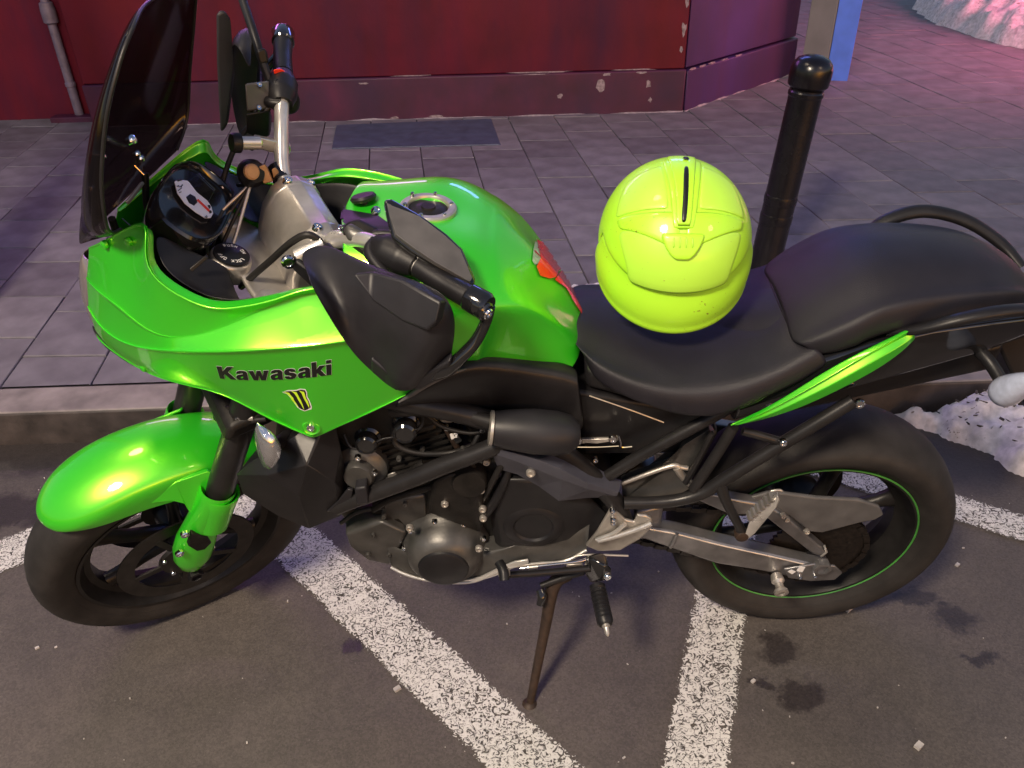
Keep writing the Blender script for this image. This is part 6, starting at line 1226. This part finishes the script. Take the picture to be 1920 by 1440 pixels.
    for k in range(7):
        lathe('peg_groove', p0+dd*(0.2+0.105*k), dd, [(0.0152, -0.003), (0.0168, -0.002), (0.0168, 0.002), (0.0152, 0.003)], MT['black'], pt, n=20)
    lathe('peg_feeler', p0+dd*0.98, dd+V3(0, 0, -0.02), [(0.008, 0), (0.0085, 0.004), (0.006, 0.006), (0.005, 0.018), (0.0008, 0.024)], MT['alloy'], pt, n=14)
hull('swing_cross', [(1.01, y, z) for y in (-0.12, 0.12) for z in (0.40, 0.47)]+[(1.07, y, z) for y in (-0.11, 0.11) for z in (0.42, 0.48)], MT['arm'], B, bevel=0.008)
plate('chain_guard', [(1.272, -0.106, 0.51), (1.304, -0.106, 0.5078), (1.37, -0.106, 0.4938), (1.456, -0.106, 0.4859), (1.502, -0.106, 0.4655), (1.519, -0.106, 0.4386), (1.505, -0.106, 0.4219), (1.465, -0.106, 0.4089), (1.405, -0.106, 0.3821), (1.38, -0.106, 0.386), (1.328, -0.106, 0.4385), (1.294, -0.106, 0.4609), (1.236, -0.106, 0.4701), (1.205, -0.106, 0.4805)], MT['mirror'], B, th=(0, 0.010, 0), bevel=0.004, seg=3)
tube('guard_rib', [(1.207, -0.098, 0.4743), (1.256, -0.098, 0.493), (1.28, -0.098, 0.5071), (1.297, -0.098, 0.51), (1.307, -0.098, 0.5002)], 0.0028, MT['alloy'], B, n=8)
for q in [(1.306, -0.125, 0.4636), (1.316, -0.125, 0.4518), (1.364, -0.125, 0.412)]: bolt(B, q, (0, -1, 0.3), 0.006, MT['alloy'])
hull('rear_hugger', [(1.10, y, 0.50) for y in (-0.07, 0.07)]+[(1.13, y, 0.66) for y in (-0.08, 0.08)]+[(1.16, y, 0.66) for y in (-0.08, 0.08)]+[(1.12, y, 0.48) for y in (-0.07, 0.07)], MT['black'], B, bevel=0.01)
tube('shock_absorber', [(1.00, 0.03, 0.44), (1.02, 0.03, 0.55), (1.05, 0.03, 0.68)], 0.035, MT['engine'], B, n=18)
# silver side plate above the swing arm
sp_ = plate('rear_bracket', [(0.9787, -0.118, 0.5585), (1.032, -0.118, 0.588), (1.074, -0.118, 0.611), (1.078, -0.118, 0.6255), (1.086, -0.118, 0.6611), (1.128, -0.118, 0.7018), (1.14, -0.118, 0.6879), (1.102, -0.118, 0.5957), (1.118, -0.118, 0.5468), (1.09, -0.118, 0.5191), (0.9841, -0.118, 0.5082)], MT['cast'], B, th=(0, 0.02, 0), bevel=0.004)
tube('bracket_flange', [(0.9781, -0.122, 0.563), (1.031, -0.122, 0.5924), (1.071, -0.122, 0.6109), (1.086, -0.122, 0.6062), (1.1, -0.122, 0.603)], 0.005, MT['alloy'], sp_, n=8)
tube('bracket_flange', [(1.078, -0.122, 0.6064), (1.093, -0.122, 0.5807), (1.112, -0.122, 0.5576)], 0.008, MT['alloy'], sp_, n=8)
# ---- gear lever and side stand
gl = tube('gear_lever', [(0.9232, -0.19, 0.3842), (0.8694, -0.195, 0.3848), (0.805, -0.205, 0.3909), (0.7468, -0.215, 0.4005)], 0.007, MT['black'], B, n=10)
tube('lever_toe', [(0.7389, -0.218, 0.4448), (0.7473, -0.235, 0.4423), (0.7492, -0.25, 0.4323)], 0.010, MT['black'], gl, n=12)
lathe('toe_ring', [(0.7482, -0.236, 0.4368)][0], (0.1, -0.8, -0.5), [(0.0115, -0.008), (0.012, 0), (0.0115, 0.006), (0.009, 0.007)], MT['alloy'], gl, n=16)
tube('link_rod', [(0.7784, -0.192, 0.3893), (0.8266, -0.19, 0.3964), (0.8909, -0.185, 0.4009), (0.9125, -0.18, 0.4008)], 0.0028, MT['chrome'], gl, n=8)
tube('link_joint', [(0.7966, -0.192, 0.3926), (0.8138, -0.191, 0.3945)], 0.0045, MT['alloy'], gl, n=8)
tube('link_rod', [(0.8896, -0.17, 0.3983), (0.9185, -0.17, 0.4031), (0.9971, -0.17, 0.3983)], 0.0022, MT['alloy'], gl, n=8)
plate('frame_foot', [(0.8734, -0.165, 0.3615), (0.9061, -0.165, 0.3646), (0.9088, -0.165, 0.35), (0.8738, -0.165, 0.3395)], MT['alloy'], B, th=(0, 0.01, 0), bevel=0.002)
S0, S1 = Vector([(0.8473, -0.175, 0.3055)][0]), Vector([(0.7933, -0.299, 0.0389)][0])
ss = tube('side_stand', [S0+V3(0.03, 0.01, 0.03), S0, S0*0.65+S1*0.35, S1*0.9+S0*0.1, S1], [0.016, 0.015, 0.0115, 0.009, 0.009], MT['rust'], B, n=14)
nrm = V3(0, math.sin(0.1448), math.cos(0.1448))
lathe('stand_foot', S1+nrm*0.002, nrm, [(0.012, -0.012), (0.017, -0.009), (0.017, 0.002), (0.011, 0.008), (0.006, 0.010)], MT['rust'], ss, n=18)
tube('stand_tang', [(0.818, -0.19, 0.3144), (0.8222, -0.2, 0.3043), (0.8176, -0.21, 0.2886)], [0.009, 0.010, 0.008], MT['gloss'], ss, n=12)
tube('stand_spring', [(0.8214, -0.185, 0.3203), (0.86, -0.18, 0.3367), (0.9092, -0.175, 0.3528)], 0.007, MT['frame'], ss, n=10)
# ---- seats
def seat(name, st_, m, sub=2):
    rows = []
    for (u, zt, hw, zb, ub, rd) in st_:
        rows.append([(u+(ub if j < 2 or j > 8 else ub*0.4 if j in (2, 8) else 0), y*hw, z) for j, (y, z) in enumerate(((-1, zb), (-1.02, zb+(zt-zb)*0.35), (-0.97, zb+(zt-zb)*0.72), (-0.80, zt-rd*0.55), (-0.45, zt-rd*0.12), (0, zt), (0.45, zt-rd*0.12), (0.80, zt-rd*0.55), (0.97, zb+(zt-zb)*0.72), (1.02, zb+(zt-zb)*0.35), (1, zb)))])
    bm = grid_bm(rows, sh=0.35); fill_ends(bm)
    return obj(name, bm, m, B, sub=sub, ang=180)
rs = seat('rider_seat', [(0.872, 0.885, 0.080, 0.835, 0.02, 0.02), (0.884, 0.892, 0.100, 0.825, 0.02, 0.03), (0.92, 0.882, 0.125, 0.808, 0.0, 0.04), (0.98, 0.864, 0.150, 0.788, 0.0, 0.035), (1.05, 0.856, 0.166, 0.768, 0.0, 0.03), (1.12, 0.860, 0.168, 0.760, 0.0, 0.028), (1.18, 0.874, 0.162, 0.790, 0.0, 0.03), (1.225, 0.893, 0.150, 0.820, 0.02, 0.035), (1.26, 0.915, 0.140, 0.850, 0.03, 0.04), (1.275, 0.915, 0.132, 0.860, 0.03, 0.045)], MT['seat'])
ps_ = seat('pillion_seat', [(1.232, 0.896, 0.118, 0.872, 0.03, 0.02), (1.244, 0.914, 0.128, 0.873, 0.03, 0.030), (1.272, 0.942, 0.135, 0.880, 0.03, 0.042), (1.318, 0.976, 0.137, 0.890, 0.015, 0.046), (1.355, 0.996, 0.133, 0.900, 0.0, 0.044), (1.40, 1.006, 0.128, 0.912, 0, 0.040), (1.46, 1.010, 0.120, 0.924, 0, 0.038), (1.53, 1.006, 0.108, 0.930, 0, 0.036), (1.59, 0.994, 0.090, 0.928, 0, 0.034), (1.635, 0.966, 0.066, 0.918, -0.01, 0.030), (1.660, 0.942, 0.042, 0.908, -0.02, 0.02)], MT['seat'])
# seam piping where the two cushions meet and along the sides
tube('seat_piping', [(1.262, -0.125, 0.878), (1.250, -0.10, 0.892), (1.243, -0.05, 0.901), (1.241, 0, 0.904), (1.243, 0.05, 0.901), (1.250, 0.10, 0.892), (1.262, 0.125, 0.878)], 0.0025, MT['black'], ps_, n=8)
tube('seat_edge_wire', [(0.9031, -0.155, 0.8218), (0.9714, -0.164, 0.7969), (1.032, -0.168, 0.7693)], 0.0012, MT['alloy'], rs, n=6)
# ---- tail
for s in (-1, 1):
    ff = lambda r: [p if s == -1 else mir(p) for p in r]
    r0 = [(1.141, -0.166, 0.759), (1.189, -0.166, 0.7897), (1.228, -0.165, 0.8223), (1.263, -0.16, 0.8517), (1.297, -0.156, 0.8799), (1.336, -0.15, 0.9046), (1.376, -0.142, 0.9239), (1.408, -0.135, 0.9395), (1.42, -0.132, 0.9423)]
    r1 = [(1.145, -0.172, 0.7635), (1.196, -0.174, 0.7921), (1.234, -0.174, 0.8232), (1.269, -0.171, 0.8507), (1.304, -0.167, 0.8777), (1.341, -0.16, 0.9038), (1.379, -0.151, 0.9244), (1.409, -0.142, 0.9394), (1.42, -0.136, 0.9432)]
    r2 = [(1.156, -0.172, 0.762), (1.206, -0.173, 0.786), (1.245, -0.173, 0.8136), (1.284, -0.171, 0.8398), (1.322, -0.168, 0.8679), (1.357, -0.162, 0.8917), (1.393, -0.153, 0.9115), (1.416, -0.144, 0.9236), (1.425, -0.137, 0.9266)]
    rm = [(p[0], p[1]+s*-0.0, p[2]) for p in between(r1, r2, 0.5)]; rm = [(p[0], p[1]+0.009*math.sin(PI*i/8), p[2]) for i, p in enumerate(rm)]
    r3 = [(1.151, -0.166, 0.7549), (1.214, -0.168, 0.7761), (1.259, -0.168, 0.7989), (1.3, -0.166, 0.8243), (1.341, -0.162, 0.8519), (1.377, -0.155, 0.8741), (1.407, -0.146, 0.8977), (1.423, -0.138, 0.9132), (1.429, -0.134, 0.9187)]
    obj('tail_panel', grid_bm([ff(r) for r in (r0, between(r0, r1, 0.93), r1, between(r1, rm, 0.08), between(r1, rm, 0.92), rm, between(rm, r2, 0.1), between(rm, r2, 0.94), r2, between(r2, r3, 0.93), r3)], mirror=(s == -1)), MT['green'], B, solid=0.003, sub=2)
    lathe('rear_indicator', Vector(ff([(1.585, -0.185, 0.8524)])[0])-V3(0, 0, 0.05 if s == 1 else 0), (-0.05, s*0.55, 0.85), [(0.012, -0.045), (0.024, -0.03), (0.026, -0.015), (0.023, 0.008), (0.017, 0.035), (0.009, 0.062), (0.002, 0.080)], MT['milky'], B, n=24)
    tube('indicator_stem', ff([(1.56, -0.08, 0.86), (1.575, -0.12, 0.855), [(1.602, -0.165, 0.8201)][0]]), 0.011, MT['black'], B, n=12)
    # grab rail
    gr = [(1.39, s*0.115, 0.918), (1.425, s*0.140, 0.942), (1.47, s*0.154, 0.970), (1.53, s*0.155, 0.985), (1.60, s*0.137, 0.975), (1.66, s*0.104, 0.946), (1.69, s*0.065, 0.920)]
    tube('grab_rail', gr, [0.008, 0.012, 0.014, 0.014, 0.014, 0.013, 0.010], MT['black'], B, n=16, flat=0.72)
tl = []
for (u, hw, zt, zb) in ((1.16, 0.145, 0.82, 0.735), (1.25, 0.142, 0.865, 0.765), (1.36, 0.134, 0.905, 0.80), (1.46, 0.124, 0.925, 0.828), (1.56, 0.110, 0.930, 0.852), (1.64, 0.088, 0.922, 0.868), (1.70, 0.060, 0.908, 0.872)):
    tl.append([(u, y*hw, z) for y, z in ((-1.0, zt), (-1.06, zt*0.55+zb*0.45), (-0.98, zb+0.012), (-0.85, zb), (0, zb-0.004), (0.85, zb), (0.98, zb+0.012), (1.06, zt*0.55+zb*0.45), (1.0, zt), (0.6, zt+0.01), (0, zt+0.012), (-0.6, zt+0.01))])
bm = grid_bm(tl, close=True); fill_ends(bm)
obj('tail_unit', bm, MT['gloss'], B, ang=30, bevel=0.004)
hull('tail_light', [(1.70, y, z) for y in (-0.05, 0.05) for z in (0.88, 0.905)]+[(1.725, y, 0.892) for y in (-0.03, 0.03)]+[(1.68, y, 0.92) for y in (-0.05, 0.05)], MT['orange'], B, bevel=0.004)
hull('plate_holder', [(1.66, y, 0.875) for y in (-0.05, 0.05)]+[(1.60, y, 0.870) for y in (-0.06, 0.06)]+[(1.74, y, 0.70) for y in (-0.09, 0.09)]+[(1.725, y, 0.69) for y in (-0.09, 0.09)]+[(1.70, y, 0.86) for y in (-0.05, 0.05)], MT['black'], B, bevel=0.006)
hull('inner_fender', [(1.20, y, z) for y in (-0.10, 0.10) for z in (0.70, 0.78)]+[(1.62, y, z) for y in (-0.08, 0.08) for z in (0.80, 0.86)], MT['black'], B, bevel=0.01)
hull('seat_pan', [(0.90, y, z) for y in (-0.11, 0.11) for z in (0.80, 0.84)]+[(1.12, y, z) for y in (-0.14, 0.14) for z in (0.745, 0.80)]+[(1.25, y, z) for y in (-0.12, 0.12) for z in (0.80, 0.85)], MT['black'], B, bevel=0.01)
hull('airbox', [(0.52, y, z) for y in (-0.10, 0.10) for z in (0.84, 0.93)]+[(0.86, y, z) for y in (-0.10, 0.10) for z in (0.78, 0.86)], MT['black'], B, bevel=0.01)

# ================================================================== the helmet
bpy.context.view_layer.update()
bmx = Matrix.Translation(bike.location) @ bike.rotation_euler.to_matrix().to_4x4()
HC = V3(*HELM_C)
helm = empty('helmet', 'fluorescent yellow full face helmet resting on the rider seat', 'helmet', bmx @ (HC+V3(0, 0, -0.13)), (HELM_TILT, 0, HELM_YAW))
# local axes: x sideways, -y to the face, z up
SX_, SYF, SYB, SZT, SZB = 0.129, 0.140, 0.145, 0.131, 0.122
def shell_pt(az, el, grow=0.0):
    ce, se = math.cos(el), math.sin(el)
    x = math.sin(az)*ce; y = -math.cos(az)*ce; z = se
    sx = SX_+grow; sy = (SYF if y < 0 else SYB)+grow; sz = (SZT if z > 0 else SZB)+grow
    if z < 0: k = 1-0.10*(-z); x *= k
    return Vector((x*sx, y*sy, z*sz+0.13))
def patch(name, az0, az1, el0, el1, grow, m, n=24, k=16, parent=None, edge=0.0, thick=0.0, outline=None):
    rows = []
    for i in range(k+1):
        v = el0+(el1-el0)*i/k
        rows.append([shell_pt(az0+(az1-az0)*j/n, v, grow) for j in range(n+1)])
    return rows
rad = math.radians
rows = []
for i in range(33):
    el = rad(-58+148*i/32*1.0); el = min(el, rad(89.9))
    rows.append([shell_pt(2*PI*j/64, el) for j in range(64)])
# cut the face opening: drop faces around the brow-to-chin band at the front
bm = bmesh.new(); V = [[bm.verts.new(p) for p in r] for r in rows]
for i in range(32):
    for j in range(64):
        az = ((j+0.5)/64*360+180) % 360-180; el = -58+148*(i+0.5)/32
        if abs(az) < 82 and el < BROW+0.0: continue
        bm.faces.new((V[i][j], V[i][(j+1) % 64], V[i+1][(j+1) % 64], V[i+1][j]))
bmesh.ops.delete(bm, geom=[v for v in bm.verts if not v.link_faces], context='VERTS')
shell = obj('shell', bm, MT['helmet'], helm, solid=0.005, sub=1)
# chin bar: a band that stands a little proud, with a rolled lower rim
rows = []
for (el, g) in ((BROW+3, -0.014), (BROW-2, -0.014), (BROW-7, -0.011), (BROW-13, -0.004), (BROW-20, 0.004), (BROW-27, 0.011), (BROW-32, 0.015), (BROW-33.5, 0.021), (BROW-36, 0.022), (BROW-38, 0.015), (BROW-46, 0.006), (-52, -0.004)):
    rows.append([shell_pt(rad(-84+168*j/40), rad(el), g*(math.cos(rad((-84+168*j/40)))**0.5*0.8+0.2)) for j in range(41)])
obj('chin_bar', grid_bm(rows), MT['helmet'], helm, solid=0.006, sub=1)
# raised panels: brow wings, crown ribs and vents
htree = None
def hpt(x, t):   # x sideways (m), t = degrees up the middle line from the face (0) over the crown (90) to the back
    el = rad(t); base = V3(0, -math.cos(el)*SYF, math.sin(el)*SZT)
    fac = math.sqrt(max(0.0, 1-(x/SX_)**2)); return V3(x, base.y*fac, base.z*fac+0.13)
def hpanel(name, L, Rr, m, lift, thick=0.004, nx=8, lift_edge=None, sub=1):
    """panel between two edge lines, each a list of (x, t)"""
    rows = []
    for (xl, tl_), (xr, tr_) in zip(L, Rr):
        row = []
        for j in range(nx+1):
            q = j/nx; p = hpt(xl+(xr-xl)*q, tl_+(tr_-tl_)*q); c = V3(0, 0, 0.13); row.append(p+(p-c).normalized()*lift)
        rows.append(row)
    bm = grid_bm(rows); bm.normal_update(); f0 = next(iter(bm.faces))
    if f0.normal.dot(f0.calc_center_median()-Vector((0, 0, 0.13))) < 0: bmesh.ops.reverse_faces(bm, faces=bm.faces)
    return obj(name, bm, m, helm, solid=thick, sub=sub)
hpanel('brow_panel', [(-0.098, 62), (-0.096, 52), (-0.090, 40), (-0.083, 28), (-0.080, 15)], [(0.098, 62), (0.096, 52), (0.090, 40), (0.083, 28), (0.080, 15)], MT['helmet2'], 0.0018, 0.004, nx=16)
hpanel('crown_panel', [(-0.030, 118), (-0.028, 108), (-0.025, 95), (-0.023, 82), (-0.022, 74)], [(-0.084, 118), (-0.092, 108), (-0.099, 95), (-0.102, 82), (-0.102, 77)], MT['helmet2'], 0.0022, 0.004)
hpanel('crown_panel', [(0.034, 118), (0.031, 108), (0.028, 95), (0.025, 82), (0.023, 74)], [(0.084, 118), (0.092, 108), (0.099, 95), (0.102, 82), (0.102, 77)], MT['helmet2'], 0.0022, 0.004)
hpanel('brow_wing', [(-0.101, 75), (-0.099, 70), (-0.097, 66), (-0.096, 64)], [(-0.004, 72), (-0.004, 61), (-0.004, 51), (-0.004, 46)], MT['helmet'], 0.0034, 0.005)
hpanel('brow_wing', [(0.004, 72), (0.004, 61), (0.004, 51), (0.004, 46)], [(0.101, 75), (0.099, 70), (0.097, 66), (0.096, 64)], MT['helmet'], 0.0034, 0.005)
hpanel('crown_rib', [(-0.030, 128), (-0.026, 110), (-0.021, 92), (-0.018, 74), (-0.016, 60)], [(0.036, 128), (0.032, 110), (0.026, 92), (0.021, 74), (0.016, 60)], MT['helmet'], 0.0050, 0.006)
hpanel('crown_ridge', [(-0.021, 130), (-0.017, 112), (-0.013, 94), (-0.011, 76), (-0.010, 62)], [(0.027, 130), (0.022, 112), (0.017, 94), (0.013, 76), (0.010, 62)], MT['helmet'], 0.0078, 0.005)
hpanel('vent_slot', [(0.0025, 108), (0.000, 92), (-0.002, 76), (-0.0045, 64)], [(0.0105, 108), (0.008, 92), (0.006, 76), (0.0035, 64)], MT['sticker'], 0.0090, 0.003, nx=2)
hpanel('vent_mouth', [(0.0035, 122), (0.0035, 117)], [(0.013, 122), (0.013, 117)], MT['sticker'], 0.0090, 0.003, nx=2)
fv = hpanel('front_vent', [(-0.034, 58), (-0.030, 52), (-0.020, 44), (-0.008, 41)], [(0.034, 58), (0.030, 52), (0.020, 44), (0.008, 41)], MT['helmet'], 0.0070, 0.006)
for k in range(4):
    xx = -0.0135+0.009*k
    hpanel('vent_louvre', [(xx-0.0016, 56), (xx-0.0016, 48)], [(xx+0.0016, 56), (xx+0.0016, 48)], MT['helmet2'], 0.0092, 0.004, nx=1)
# dark lining seen from below and side pivots
rows = [[shell_pt(2*PI*j/48, rad(e), -0.012) for j in range(48)] for e in (-56, -30, 0, 30, 60, 85)]
obj('lining', grid_bm(rows, close=True), MT['cable'], helm, ang=180)
